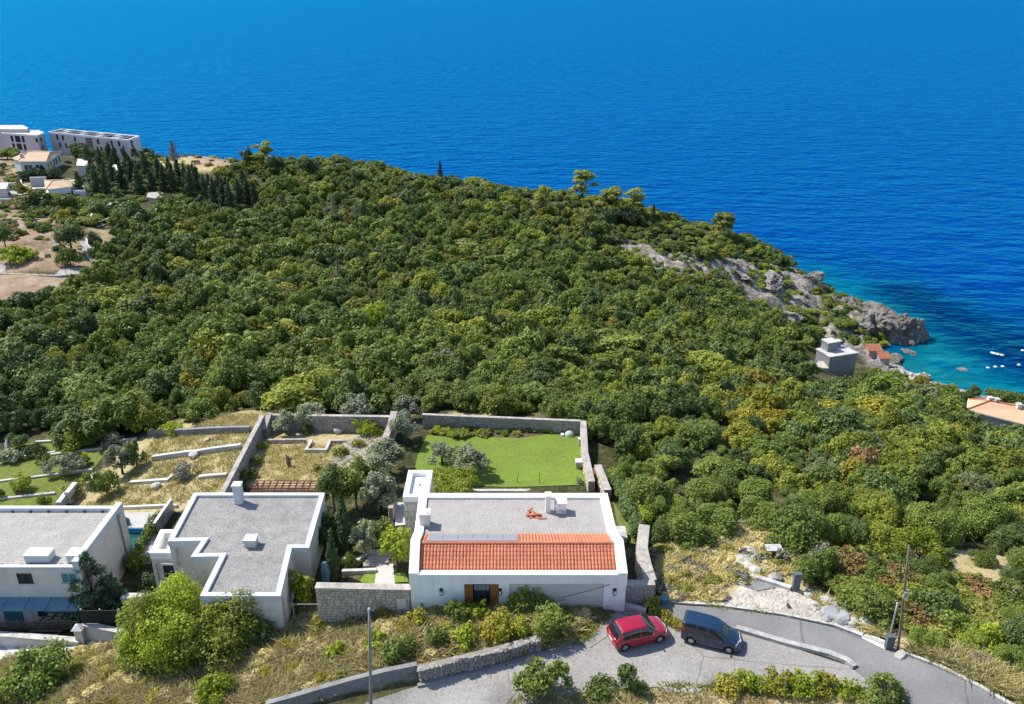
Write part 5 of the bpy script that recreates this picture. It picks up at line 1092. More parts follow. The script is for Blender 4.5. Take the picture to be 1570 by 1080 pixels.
        for x in (side_x[-1][0]-.03, side_x[-1][1]+.02, side_x[0][1]-.6 if len(side_x) > 2 else side_x[0][0]-.05):
            i = int(np.argmin(abs(S_[:,0]-x))); q = MB(); q.tube([Vector((G_[i,j][0], sy_*(G_[i,j][1]+.002), G_[i,j][2])) for j in range(8, 17)], .008, 4); q.build('door_seam', M_plastic, e, local=True)
    q = MB(); xr_ = st[0][0]; q.box(xr_-.03, -.26, .55, xr_+.02, .26, .66); q.build('number_plate', M_plate, e, local=True)
    xf = st[-1][0]; q = MB(); q.box(xf-.02, -.26, .38, xf+.03, .26, .49); q.build('number_plate', M_plate, e, local=True); q = MB(); q.box(xf-.03, -.45, .5, xf+.022, .45, .6); q.build('grille', M_plastic, e, local=True)
    for s in (-.35, .15):
        i = wind_x[1]; q = MB(); ii = int(np.argmin(abs(S_[:,0]-(wind_x[1]+.02)))); zt = G_[ii,-1][2]; q.tube([(wind_x[1]+.02, s-.2, zt+.02), (wind_x[1]-.12, s+.3, zt+.13)], .012, 4); q.build('wiper', M_plastic, e, local=True)
    return e
hatch = [ # x, zb, ws, zm, wb, zbelt, wroof, zroofedge, ztop
 (-1.96,.42,.62,.58,.66,.72,.58,.78,.80),(-1.90,.28,.76,.60,.78,.86,.66,.90,.92),(-1.76,.24,.82,.62,.82,.93,.68,1.08,1.10),(-1.58,.22,.845,.62,.84,.94,.66,1.28,1.31),(-1.36,.22,.855,.62,.85,.94,.64,1.40,1.45),
 (-.9,.2,.86,.62,.855,.93,.64,1.43,1.50),(-.3,.2,.86,.62,.855,.92,.64,1.44,1.52),(.2,.2,.86,.62,.855,.91,.64,1.40,1.49),(.5,.2,.86,.62,.85,.90,.64,1.31,1.40),(.8,.2,.86,.62,.845,.90,.66,1.14,1.21),(1.05,.2,.86,.62,.84,.90,.70,.99,1.03),
 (1.25,.2,.86,.6,.83,.86,.70,.92,.96),(1.55,.21,.845,.58,.79,.78,.66,.85,.90),(1.80,.22,.80,.54,.72,.68,.60,.74,.80),(1.95,.25,.70,.48,.60,.56,.50,.62,.66),(2.02,.32,.52,.44,.46,.48,.38,.52,.54)]
van = [
 (-2.18,.45,.70,.8,.74,1.05,.68,1.30,1.34),(-2.14,.32,.82,.8,.84,1.08,.74,1.60,1.63),(-2.05,.26,.87,.8,.87,1.08,.76,1.72,1.77),(-1.8,.22,.89,.75,.885,1.07,.76,1.76,1.82),
 (-1.0,.2,.895,.7,.89,1.05,.76,1.77,1.84),(-.2,.2,.895,.7,.89,1.03,.76,1.75,1.82),(.3,.2,.895,.7,.885,1.01,.75,1.66,1.74),(.65,.2,.89,.68,.88,1.0,.74,1.48,1.57),(.95,.2,.89,.66,.87,.99,.74,1.27,1.35),(1.25,.2,.885,.64,.86,.98,.76,1.07,1.13),
 (1.45,.2,.88,.62,.84,.94,.74,1.0,1.05),(1.75,.21,.86,.6,.80,.86,.68,.92,.97),(2.0,.23,.80,.55,.72,.74,.60,.78,.83),(2.14,.27,.68,.5,.58,.60,.48,.64,.68),(2.2,.34,.5,.46,.44,.5,.36,.54,.56)]
def ground_heading(u0, v0, u1, v1): a, b_ = G(u0, v0), G(u1, v1); return math.atan2(b_.y-a.y, b_.x-a.x)
c = G(977, 980); 
car('hatchback_car', 'glossy crimson red hatchback parked on the pale car park', c+Vector((0,0,.05)), ground_heading(958,990,1016,976), hatch, M_red, (-1.28,1.22), .31, [(-1.42,-.98),(-.92,-.22),(-.16,.72)], (.36,1.04), (-1.86,-1.44), 1.72, (-1.93,-1.72,.74,.93), (1.62,1.95,.60,.76))
c = G(1090, 984)
v_ = car('compact_van', 'dark navy compact van parked right of the red car', c+Vector((0,0,.05)), ground_heading(1058,984,1117,998), van, M_navy, (-1.38,1.38), .33, [(-1.9,-1.12),(-1.05,-.3),(-.2,.9)], (.55,1.26), (-2.13,-2.06), 1.79, (-2.15,-1.98,.95,1.5), (1.78,2.12,.70,.86))

v_.scale = (.89, .89, .89)
# ------------------------------------------------------------------ poles, cables, cabinets
def pole(lab, base, top, r0, r1, m_, cat='pole', nm='utility_pole', mid=None):
    e = thing(nm, lab, cat, base); q = MB(); b0 = Vector(base)-Vector((0,0,.6)); pts = [b0.lerp(Vector(top), k/4) for k in range(5)]; q.tube(pts, [r0+(r1-r0)*k/4 for k in range(5)], 10); q.build('shaft', m_, e, smooth=True); return e
bL = G(568, 1094); z_ = bL.y/(CS-(935-540)/FPX*SN); tL = Vector(((566-785)/FPX*z_, bL.y, CAMZ-z_*(SN+(935-540)/FPX*CS)))
e = pole('slim grey concrete pole at the bottom edge among wild grass', bL, tL, .105, .07, M_pole)
q = MB(); q.tube([tL+Vector((-.05,0,-.3)), tL+Vector((.35,0,-.3))], .035, 6); q.box(tL.x+.1, tL.y-.1, tL.z-.28, tL.x+.3, tL.y+.1, tL.z-.05); q.build('bracket', M_dark, e); q = MB(); q.tube([tL+Vector((0,0,.0)), tL+Vector((0,0,.12))], [.1,.05], 8); q.build('cap', M_concp, e); q = MB(); z=tL.z-1.4; q.tube([(tL.x-.02,tL.y,z),(tL.x-.02,tL.y,z+.12)], .12, 8); q.build('clamp', M_metal, e)
def top_at(base, u, v):
    b = (v-540)/FPX; z = base.y/(CS-b*SN); return Vector(((u-785)/FPX*z, base.y, CAMZ-z*(SN+b*CS)))
bR = G(1378, 998); tR = top_at(bR, 1394, 836)
e = pole('tall brown wooden utility pole at the road edge by the bushes', bR, tR, .08, .055, M_oldwood)
q = MB(); m_ = bR.lerp(tR, .58); q.tube([m_+Vector((-.16,0,0)), m_+Vector((.3,0,.1))], .05, 6); q.box(m_.x-.1, m_.y-.24, m_.z-.35, m_.x+.12, m_.y-.1, m_.z+.05); q.build('bracket', M_metal, e); q = MB(); q.tube([m_+Vector((.05,-.12,-.45)), m_+Vector((.05,-.12,-.3))], .09, 8); q.build('insulator', M_lamp, e)
boulder(G(1379,1003)+Vector((0,-.2,.1)), .5, 'w', 'white boulder leaning on the foot of the wooden pole')
bS = G(1363, 991); e = pole('thin white metal post behind the small grey cabinet', bS+Vector((0,.15,0)), top_at(bS+Vector((0,.15,0)), 1376, 924), .055, .045, M_rim, nm='metal_post')
def cabinet(lab, p, h=1.1):
    e = thing('utility_cabinet', lab, 'cabinet', p); q = MB(); q.box(p.x-.24, p.y-.16, p.z-.1, p.x+.24, p.y+.16, p.z+h); q.build('body', M_cab, e); q = MB(); q.box(p.x-.2, p.y-.185, p.z+.15, p.x+.2, p.y-.163, p.z+h-.1); q.build('door', M_cab, e); q = MB(); q.box(p.x-.27, p.y-.19, p.z+h+.003, p.x+.27, p.y+.19, p.z+h+.06); q.build('lid', M_cab, e); q = MB(); q.box(p.x-.5, p.y-.4, p.z-.3, p.x+.45, p.y+.35, p.z-.01+.06); q.build('plinth', M_kerbw, e)
cabinet('dark grey utility cabinet on a white plinth at the foot of the thin post', G(1363,994)+Vector((-.1,-.1,0)))
cabinet('dark green utility cabinet beside a small tree above the crushed stone', G(1219,906), 1.5)
e = thing('utility_cabinet', 'wide concrete box with a dark face half hidden by shrubs above the rocks', 'cabinet', G(1186,858)); p = G(1184,858); q = MB(); q.box(p.x-.55, p.y-.3, p.z-.3, p.x+.55, p.y+.4, p.z+1.0); q.build('body', M_cab, e); q = MB(); q.box(p.x-.62, p.y-.37, p.z+1.003, p.x+.62, p.y+.47, p.z+1.1); q.build('lid', M_concp, e); q = MB(); q.box(p.x-.5, p.y-.325, p.z, p.x-.02, p.y-.303, p.z+.9); q.box(p.x+.02, p.y-.325, p.z, p.x+.5, p.y-.303, p.z+.9); q.build('door', M_cab, e)  # concrete box: its shaded face is put into the dark cabinet paint
def cable(lab, a, b_, sag, r=.022):
    a, b_ = Vector(a), Vector(b_); q = MB(); pts = []
    for k in range(25): t = k/24; p = a.lerp(b_, t); p.z -= sag*4*t*(1-t); pts.append(p)
    q.tube(pts, r, 5); o = q.build('power_cable', M_cable); tag(o, lab, 'cable')
cable('power cable from the grey pole down towards the lower left corner', tL+Vector((0,0,-.15)), W(150,1100,50.5), .8)
cable('power cable from the grey pole passing across the white house front', tL+Vector((.3,0,-.25)), W(868,919,52.2), .5)
cable('power cable rising right past the corner of the white house', W(854,918,53.2), W(1230,770,52.2), 1.0)
cable('power cable from the wooden pole off to the right edge', tR+Vector((0,0,-.2)), tR+Vector((26,6,1)), 1.2, .018)
# ------------------------------------------------------------------ small things in the gardens
for u, v, h in ((757,741,1.0),(793,741,1.2),(827,741,1.25)):
    p = G(u, v); q = MB(); pts = [p, p+Vector((.03,0,h*.5)), p+Vector((-.02 if u != 793 else .12,0,h))]; q.tube(pts, [.035,.03,.02], 6); o = q.build('garden_stake', M_bark); tag(o, 'thin dark stake standing at the front edge of the lawn' if u == 757 else ('bent dark stake in the middle of the lawn front edge' if u == 793 else 'straight dark stake rightmost at the lawn front edge'), 'stake')
dm_ = thing('compost_dome', 'pale green domed cover on the lawn near the far right corner', 'cover', G(873,667)); p = G(873,668); q = MB(); n = 12; rings = [(.5,0),(.48,.25),(.36,.42),(.17,.52)]; vs = [(p.x+r*math.cos(2*math.pi*k/n), p.y+r*math.sin(2*math.pi*k/n), p.z+z) for r, z in rings for k in range(n)]+[(p.x,p.y,p.z+.55)]
q.add(vs, [(i*n+k, i*n+(k+1) % n, (i+1)*n+(k+1) % n, (i+1)*n+k) for i in range(3) for k in range(n)]+[(3*n+k, 3*n+(k+1) % n, 4*n) for k in range(n)]); q.build('cover', M_dome, dm_, smooth=True); q = MB(); q.box(p.x-.9,p.y-.3,p.z,p.x-.6,p.y+.1,p.z+.25); q.build('handle', M_white, dm_)
def bin_(lab, u, v, w, d, h, body, lid): 
    e = thing('garden_box', lab, 'box', G(u, v)); p = G(u, v); q = MB(); q.box(p.x-w/2, p.y-d/2, p.z-.05, p.x+w/2, p.y+d/2, p.z+h); q.build('body', body, e); q = MB(); q.box(p.x-w/2-.06, p.y-d/2-.06, p.z+h+.003, p.x+w/2+.06, p.y+d/2+.1, p.z+h+.12); q.build('lid', lid, e)
bin_('grey garden box with a white lid on the lawn beside the right wall', 887,718, .55,.5,.75, M_metal, M_boat)
bin_('small pale lantern box against the right lawn wall', 889,683, .32,.3,.7, M_garage, M_concp)
bin_('pale bench box beside the right end of the white house', 952,826, .7,1.5,.5, M_concp, M_kerbw)
# weathered stump, tarps, pallets, loungers
e = thing('tree_stump', 'weathered grey forked tree stump standing in the rubble yard', 'stump', G(443,716)); p = G(443,716); q = MB(); q.tube([p+Vector((.1,0,-.1)), p+Vector((0,0,.5)), p+Vector((-.08,.1,1.15))], [.16,.26,.17], 8); q.build('trunk', M_oldwood, e); q = MB(); q.tube([p+Vector((.0,0,.55)), p+Vector((.35,.1,1.0)), p+Vector((.55,.1,.85))], [.15,.11,.05], 7); q.build('limb', M_oldwood, e); q = MB(); q.tube([p+Vector((-.05,.05,1.0)), p+Vector((-.2,.1,1.45))], [.12,.05], 7); q.build('limb', M_oldwood, e)
e = thing('pallet_stack', 'broken wooden pallets leaning in the dry grass by the right road edge', 'pallets', G(1500,1020), None, .2)
for i in range(3):
    for k in range(6): q = MB(); y = -.55+k*.21; q.box(-.62+i*.08, y, .12+i*.17, .6+i*.08, y+.11, .145+i*.17); q.build('plank', M_oldwood, e, local=True)
    for k in range(3): q = MB(); x = -.6+k*.54+i*.08; q.box(x, -.56, .03+i*.17, x+.1, .62, .117+i*.17); q.build('bearer', M_oldwood, e, local=True)
e.rotation_euler = (.12,.16,-.35)
def lounger(lab, u, v, rz):
    e = thing('garden_lounger', lab, 'lounger', G(u, v), None, rz); q = MB(); q.box(-.9,-.3,.3,.4,.3,.38); q.build('seat', M_teal, e, local=True); q = MB(); q.add([(.4,-.3,.3),(1.0,-.3,.75),(1.0,.3,.75),(.4,.3,.3),(.4,-.3,.38),(.95,-.3,.82),(.95,.3,.82),(.4,.3,.38)], [(0,1,2,3),(4,7,6,5),(0,4,5,1),(3,2,6,7),(1,5,6,2)]); q.build('backrest', M_boat, e, local=True)
    for x in (-.8,.3):
        for y in (-.27,.23): q = MB(); q.box(x,y,0,x+.05,y+.05,.297); q.build('leg', M_boat, e, local=True)
lounger('teal garden lounger at the far left edge of the green garden', 6, 702, .5); lounger('teal garden lounger nearer the grey garden shrub', 22, 706, .2)
e = thing('parasol', 'folded pale parasol beside the teal loungers', 'parasol', G(12,700)); p = G(12,700); q = MB(); q.tube([p, p+Vector((0,0,1.2))], .03, 6); q.build('pole', M_boat, e); q = MB(); q.tube([p+Vector((0,0,.9)), p+Vector((.15,0,1.4)), p+Vector((.3,.1,2.3))], [.1,.16,.02], 8); q.build('canopy', M_boat, e)
e = thing('tarp', 'blue green tarp bundled against the stone wall end by the cypress', 'tarp', G(500,893)); p = W(500,893,50.0); me = rock_mesh(301,.4,2); me.materials.append(M_slate); o = link('sheet', me, e, local=True); o.location = (0,0,.9); o.scale = (.45,.35,1.3)
e = thing('garden_gate', 'thin dark metal gate between the cream house and the stone wall', 'gate', G(472,958)); p = G(472,956)
for x in (-.9,.9): q = MB(); q.box(p.x+x-.04,p.y-.04,p.z,p.x+x+.04,p.y+.04,p.z+1.8); q.build('post', M_metal, e)
for z in (.25,1.7): q = MB(); q.box(p.x-.857,p.y-.02,p.z+z,p.x+.857,p.y+.02,p.z+z+.06); q.build('rail', M_metal, e)
for k in range(9): q = MB(); x = p.x-.8+k*.19; q.box(x,p.y-.015,p.z+.313,x+.03,p.y+.015,p.z+1.697); q.build('bar', M_dark, e)
e = thing('tarp', 'crumpled blue grey tarp at the foot of the dark wall by the road', 'tarp', G(1018,925)); me = rock_mesh(305,.5,2); me.materials.append(M_slate); o = link('sheet', me, e, local=True); o.location = (0,.1,.25); o.scale = (.5,.4,.45)
# side garden steps and low walls
strip_wall('low_wall', [(548,866),(566,852),(598,852)], .3, .5, M_kerbw, 'white angled wall of the side garden beside the steps', 'wall')
strip_wall('low_wall', [(525,880),(560,879),(577,878)], .3, .35, M_kerbw, 'white border in front of the tall cypress in the side garden', 'wall')
strip_wall('low_wall', [(524,860),(540,860),(552,866)], .3, .3, M_kerbw, 'short white border behind the tall cypress', 'wall')
for k in range(4):
    p = G(575+k*3, 868-k*5); q = MB(); q.box(p.x-.9, p.y-.2, p.z-.3, p.x+.9, p.y+.25, p.z+.18); o = q.build('garden_step', M_cap); o['kind'] = 'structure'
a, b_ = G(606,776), G(600,800)
stone_wall('stone_wall', [(b_.x,b_.y),(a.x,a.y)], [b_.z+1.4,a.z+1.2], .35, 'narrow stone wall along the side path under the olives', base=1, sz=.3)
# boulders and rubble
for u, v, r, k, lab in ((1273,944,.75,'g','flat grey blue boulder lowest in the pile by the road'),(1290,951,.8,'g','grey blue boulder at the kerb end of the pile'),(1296,938,.7,'g','grey blue boulder leaning at the top of the pile'),(1283,935,.6,'g','grey boulder at the back of the pile'),(1268,951,.5,'g','small grey boulder at the left foot of the pile'),
    (1305,957,.55,'w','white boulder right of the grey pile'),(1328,958,.6,'w','white boulder between the grey pile and the pole'),(1345,964,.5,'w','white boulder in dry grass left of the thin post'),(1266,926,.55,'w','white boulder above the grey pile'),(1240,915,.45,'w','white boulder right of the green cabinet'),(1252,930,.4,'w','small white boulder at the edge of the crushed stone'),
    (1141,866,.85,'w','largest white boulder of the heap left of the hidden concrete box'),(1133,873,.55,'w','white boulder at the left foot of the upper heap'),(1150,875,.7,'w','white boulder at the front of the upper heap'),(1158,879,.6,'w','white boulder at the right foot of the upper heap'),(1163,862,.6,'w','white boulder beside the hidden concrete box'),(1148,851,.7,'w','white boulder at the top of the upper heap'),
    (1186,890,.6,'w','white boulder above the paved ramp'),(1072,878,.45,'w','lone white boulder in the dry grass slope'),(1094,850,.45,'w','white boulder at the edge of the trees above the dry slope'),
    (240,748,.65,'w','white boulder on the dry lower terrace'),(298,700,.75,'w','white boulder at the break of the middle terrace wall'),(318,676,.35,'w','small white boulder on the top dry terrace'),
    (521,662,.8,'w','pale boulder at the back of the rubble yard'),(528,657,.7,'w','pale boulder beside the yard bushes')):
    boulder(G(u, v)+Vector((0,0,r*.25)), r, k, lab)
drape('ramp', [(1112,880),(1128,872),(1172,892),(1190,903),(1160,908),(1125,895)], M_conc, .12)
strip_wall('low_wall', [(1114,875),(1165,891),(1212,906)], .35, .35, M_kerbw, 'pale concrete edge of the sloping ramp below the boulder heap', 'wall')
pebbles('rubble', [(528,678),(560,664),(584,668),(585,690),(560,712),(520,722),(496,716)], 420, .14, .42)
pebbles('rubble', [(498,740),(520,732),(545,738),(530,755),(505,760)], 120, .12, .35)
pebbles('rubble', [(1235,920),(1275,930),(1320,962),(1300,965),(1255,942)], 160, .12, .4)
pebbles('rubble', [(1125,880),(1130,850),(1160,855),(1178,880),(1165,890)], 120, .15, .45)
pebbles('rubble', [(50,345),(95,370),(105,400),(60,400),(40,380)], 260, .2, .6)
pebbles('rubble', [(1010,1052),(1070,1050),(1075,1060),(1015,1062)], 90, .1, .3)
pebbles('rubble', [(1105,905),(1125,880),(1165,888),(1215,905),(1250,925),(1320,960),(1270,956),(1200,938),(1095,924)], 260, .06, .22)
pebbles('rubble', [(1040,900),(1100,880),(1110,900),(1090,920),(1045,915)], 90, .08, .3)
pebbles('gravel_bits', [(890,985),(930,935),(1130,975),(1300,1025),(1050,1045)], 320, .03, .07)
# dry stone wall above the car park
a = [(642,1052),(700,1038),(760,1023),(830,1003)]; P_ = [G(*p) for p in a]
ds = thing('dry_stone_wall', 'dark dry stone wall of loose flat stones above the car park', 'wall', P_[1]); core = MB(); st = MB()
for p, q_ in zip(P_[:-1], P_[1:]):
    p = p+Vector((0,.25,0)); q_ = q_+Vector((0,.25,0)); t = (q_-p).normalized(); n = Vector((t.y,-t.x,0)); h0, h1 = H(p.x,p.y), H(q_.x,q_.y)
    core.prism([(p.x,p.y),(q_.x,q_.y),(q_.x-n.x*.4,q_.y-n.y*.4),(p.x-n.x*.4,p.y-n.y*.4)], h0-.5, [h0+1.0,h1+1.0,h1+1.05,h0+1.05]); stones_face(st, (p.x,p.y), (q_.x,q_.y), min(h0,h1)-.2, max(h0,h1)+1.05, .26, .12)
core.build('wall_core', M_mortar, ds); o = st.build('stones', M_stoneg, ds); o['kind'] = 'stuff'
ct = MB(); t_ = rock_mesh(401, sub=1); bv = [v.co.copy() for v in t_.vertices]; bf = [tuple(p.vertices) for p in t_.polygons]
for p, q_ in zip(P_[:-1], P_[1:]):
    n = int((q_-p).length/.35)
    for k in range(n):
        c = p.lerp(q_, (k+random.random()*.5)/n)+Vector((random.uniform(-.1,.1), .4+random.uniform(-.15,.15), 0)); c.z = H(p.x, p.y)+1.05; r = random.uniform(.16,.32); a_ = random.random()*6
        ct.add([(c.x+r*(math.cos(a_)*v.x-math.sin(a_)*v.y)*1.3, c.y+r*(math.sin(a_)*v.x+math.cos(a_)*v.y), c.z+r*.5*v.z) for v in bv], bf)
o = ct.build('cap_stones', M_stoneg, ds); o['kind'] = 'stuff'
# ------------------------------------------------------------------ plants
def leaves_np(rng, lobes, n, size, up=-.25, rough=.75, shell=.35, aspect=1.0):
    """leaf quads scattered through the outer shell of leaf clumps: returns verts, quads"""
    L = np.array([l[:3] for l in lobes]); R = np.array([l[3] if isinstance(l[3], (tuple, list)) else (l[3],)*3 for l in lobes], float)
    w = (R[:,0]*R[:,2])**1.0; w /= w.sum(); k = rng.choice(len(lobes), n, p=w)
    d = rng.normal(size=(n*3, 3)); d /= np.linalg.norm(d, axis=1)[:,None]; d = d[d[:,2] > up][:n]
    while len(d) < n: e = rng.normal(size=(n, 3)); e /= np.linalg.norm(e, axis=1)[:,None]; d = np.r_[d, e[e[:,2] > up]][:n]
    rad = 1 - shell*rng.random(n)**1.6 + .10*rng.normal(size=n)
    c = L[k] + d*R[k]*rad[:,None]
    nr = d + rough*.8*rng.normal(size=(n, 3)) + np.array([0, 0, .45]); nr /= np.linalg.norm(nr, axis=1)[:,None]
    t = np.cross(nr, rng.normal(size=(n, 3))); t /= np.linalg.norm(t, axis=1)[:,None]; b = np.cross(nr, t)
    s = size*rng.uniform(.6, 1.4, n)[:,None]; w = s*(1.0 if aspect <= 1 else .75)
    v = np.stack([c+t*s*1.4*aspect, c-t*s*.7*aspect+b*w, c-t*s*.7*aspect-b*w], 1)
    v[:,:,2] = np.maximum(v[:,:,2], .01)
    return v.reshape(-1, 3), np.arange(n*3).reshape(n, 3)
def dome_lobes(rng, n, r0, r1, zc=.45, flat_=.55, low=.12):
    out = []
    for _ in range(n):
        d = rng.normal(size=3); d /= np.linalg.norm(d); d[2] = abs(d[2]); q = rng.uniform(.35, .8); r = rng.uniform(r0, r1)
        out.append((d[0]*q, d[1]*q, max(low, zc*.5 + d[2]*q*flat_), (r, r, r*.62)))
    return out
def norm_mesh(v):
    v = v.copy(); v[:,2] /= v[:,2].max(); r = np.percentile(np.hypot(v[:,0], v[:,1]), 97); v[:,:2] /= r; return v
PM = {}
def plant_mesh(kind, seed, size, n, lmat, zr=1.0):
    zr = round(zr*5)/5 if kind != 'cypress' else 1.0; key = (kind, seed, size, n, lmat.name, zr)
    if key in PM: return PM[key]
    rng = np.random.default_rng(seed*977+len(kind)); tr = None
    if kind == 'shrub':
        lob = dome_lobes(rng, 11, .24, .48, .35, .6, .14); e_ = []
        for x, y, z, r in lob:
            for _ in range(2): a = rng.normal(size=3); a /= np.linalg.norm(a); q = rng.uniform(.13, .26); e_.append((x+a[0]*r[0]*.85, y+a[1]*r[0]*.85, max(.08, z+abs(a[2])*r[2]*.8), (q, q, q*.7)))
        lob = [(x*1.12, y*.92, z, r) for x, y, z, r in lob+e_]; v, f = leaves_np(rng, lob, n, size)
    elif kind == 'tree':
        lob = dome_lobes(rng, 18, .24, .42, .5, .55, .3); lob = [(x, y, z+.12, r) for x, y, z, r in lob]; v, f = leaves_np(rng, lob, n, size, -.45)
    elif kind == 'olive':
        lob = [(x*.95, y*.95, z+.1, (r[0]*.8, r[1]*.8, r[2]*.9)) for x, y, z, r in dome_lobes(rng, 20, .2, .36, .5, .6, .28)]; v, f = leaves_np(rng, lob, n, size, -.4, 1.0, .55, 1.5)
    elif kind == 'sparse':
        lob = dome_lobes(rng, 11, .16, .34, .4, .65, .1); v, f = leaves_np(rng, lob, n, size, -.6, 1.1, .8, 1.2)
    elif kind == 'cypress':
        lob = []
        for z in np.linspace(.06, .95, 13):
            rr = .92*(1-((z-.28)/.74)**2) if z > .28 else .75+.6*z
            for k in range(3): a = rng.uniform(0, 6.28); lob.append((.35*rr*math.cos(a), .35*rr*math.sin(a), z, (max(.12, rr*.6), max(.12, rr*.6), .09)))
        v, f = leaves_np(rng, lob, n, size, -.6, .7, .4)
        w = v.reshape(-1, 3, 3); c = w.mean(1, keepdims=True); q = w-c; q[:,:,2] *= .28; v = (c+q).reshape(-1, 3)   # the mesh is stretched upwards
    elif kind == 'conifer':
        lob = []
        for z in np.linspace(.08, .96, 12):
            rr = (1.02-z)**.8; m_ = max(3, int(9*rr))
            for k in range(m_): a = rng.uniform(0, 6.28); q = rr*rng.uniform(.5, .85); lob.append((q*math.cos(a), q*math.sin(a), z-.03*q, (.24*rr+.06, .24*rr+.06, .055)))
        v, f = leaves_np(rng, lob, n, size, -.5, .6, .4, 1.3)
    elif kind == 'pine':
        lob = []
        for k in range(19): a = rng.uniform(0, 6.28); zz = rng.uniform(.3, .92); q = rng.uniform(.1, .8)*(1.15-.55*zz); lob.append((q*math.cos(a), q*math.sin(a), zz, (rng.uniform(.22,.36),)*2+(.085,)))
        v, f = leaves_np(rng, lob, n, size, -.2, .8, .5)
    elif kind == 'bare': 
        lob = [(0,0,z,(.8*(1.1-z),.8*(1.1-z),.1)) for z in np.linspace(.15,.95,9)]; v, f = leaves_np(rng, lob, n, size, -.7, 1.2, .95, 2.0)
    v = norm_mesh(v)
    if zr != 1.0: w = v.reshape(-1, 3, 3); c = w.mean(1, keepdims=True); v = (c+(w-c)*np.array([1, 1, max(.3, zr)])).reshape(-1, 3)   # leaves keep their shape when the crown is stretched
    me = bpy.data.meshes.new('foliage'); mesh_np(me, v, f); me.materials.append(lmat); PM[key] = me; return me
TRK = {}
def trunk_mesh(seed, zt=.6, r=.06):
    if (seed, zt, r) in TRK: return TRK[seed, zt, r]
    rr = random.Random(seed); q = MB(); lean = Vector((rr.uniform(-.08,.08), rr.uniform(-.08,.08), 0)); top = lean+Vector((0,0,zt))
    q.tube([(0,0,-.06), (lean.x*.3,lean.y*.3,zt*.4), tuple(top)], [r*1.2, r*.9, r*.55], 6)
    for k in range(4):
        a = rr.uniform(0, 6.28); s = Vector((lean.x*.5, lean.y*.5, zt*rr.uniform(.4,.7))); q.tube([s, s+Vector((.28*math.cos(a), .28*math.sin(a), zt*.28)), s+Vector((.5*math.cos(a), .5*math.sin(a), zt*.4))], [r*.5, r*.33, r*.15], 5)
    me = bpy.data.meshes.new('trunk'); me.from_pydata(q.v, [], q.f); me.materials.append(M_bark); TRK[seed, zt, r] = me; return me
KIND = {'shrub': ('shrub', 'foliage', .35, .04), 'tree': ('tree', 'crown', .62, .07), 'olive': ('olive_tree', 'crown', .6, .08), 'sparse': ('shrub', 'foliage', .6, .03), 'cypress': ('cypress_tree', 'crown', .8, .12), 'conifer': ('conifer_tree', 'crown', .9, .05), 'pine': ('pine_tree', 'crown', .78, .07), 'bare': ('dead_tree', 'branches', .92, .06)}
CAT = {'shrub': 'shrub', 'olive_tree': 'olive tree', 'cypress_tree': 'cypress', 'conifer_tree': 'conifer', 'pine_tree': 'pine tree', 'dead_tree': 'dead tree', 'tree': 'tree', 'hedge': 'hedge', 'vine': 'vine'}
def plant_at(kind, x, y, r, h, lmat, label, seed=1, group=None, leaf=.15, dens=1.0, name=None, rz=None, z=None, fixed=None):
    nm, part, zt, tr = KIND[kind]; nm = name or nm; leaf *= .66
    if fixed: size, n = fixed
    else:
        size = round(leaf/max(r, .3), 3); n = int(np.clip(dens*(2.2 if kind in ('shrub','tree') else 1.9)*(r*r*1.6+r*h*1.8)/(leaf*leaf*2.1), 150, 16000)); n = int(round(n, -2)) or 100
    e = thing(nm, label, CAT.get(nm, nm), (x, y, (H(x, y) if z is None else z)-.05), group, rz if rz is not None else random.uniform(0, 6.28)); e.scale = (r, r, h)
    if kind == 'cypress': e.scale = (r, r, h)
    c = link(part, plant_mesh(kind, seed, size, n, lmat, r/h), e, local=True)
    t = link('trunk', trunk_mesh(seed, zt, round(tr if kind != 'cypress' else .15, 3)), e, local=True); return e
def plant(kind, u, vb, wpx, h, lmat, label, seed=1, **kw):
    """u, vb: where the foot of the crown shows; wpx: crown width in the photo"""
    p = G(u, vb); z = p.y*CS+(CAMZ-p.z)*SN; r = wpx*z/FPX*.5; d = Vector((p.x, p.y, 0)).normalized(); b = .75*min(r, h*.8)
    if kind in ('cypress',): b = r
    return plant_at(kind, p.x+d.x*b, p.y+d.y*b, r, h, lmat, label, seed, **kw)
# --- foreground field
plant('shrub', 262,1042,165,6.0,L_light,'huge bright green bush left of the cream house front', 1, leaf=.10, dens=1.1)
plant('shrub', 340,1026,140,4.7,L_light,'bright green right half of the huge bush by the cream house', 2, leaf=.10, dens=1.1)
plant('shrub', 398,998,62,2.3,L_dark,'darker round shrub at the right foot of the huge bright bush', 3, leaf=.13)
plant('shrub', 232,1022,100,5.0,L_bright,'tall left shoulder of the huge bright bush above the lane', 9, leaf=.10)
plant('shrub', 75,1066,100,3.2,L_forest,'rounded green bush in the lower left corner by the white strips', 4, leaf=.13)
plant('shrub', 25,1085,70,2.0,L_forest,'low green bush at the very lower left corner', 5, leaf=.13)
plant('shrub', 296,1024,160,6.2,L_bright,'tall middle crown of the huge bright green bush', 14, leaf=.10, dens=1.1)
plant('conifer', 158,966,96,6.9,L_fir,'dense blue green conifer in front of the left house', 6, leaf=.13, dens=1.2)
plant('conifer', 186,958,56,5.0,L_fir,'smaller blue green conifer right behind the dense one', 7, leaf=.13, dens=1.2)
plant('shrub', 222,870,34,1.6,L_bright,'bright ivy bush under the cream house side terrace', 8, leaf=.12)
plant('shrub', 233,915,30,2.4,L_cyp,'small dark bush between ivy and the huge bright bush', 3, leaf=.12)
plant('shrub', 463,938,48,3.4,L_bright,'green leafy bush at the right corner of the cream house', 10, leaf=.14)
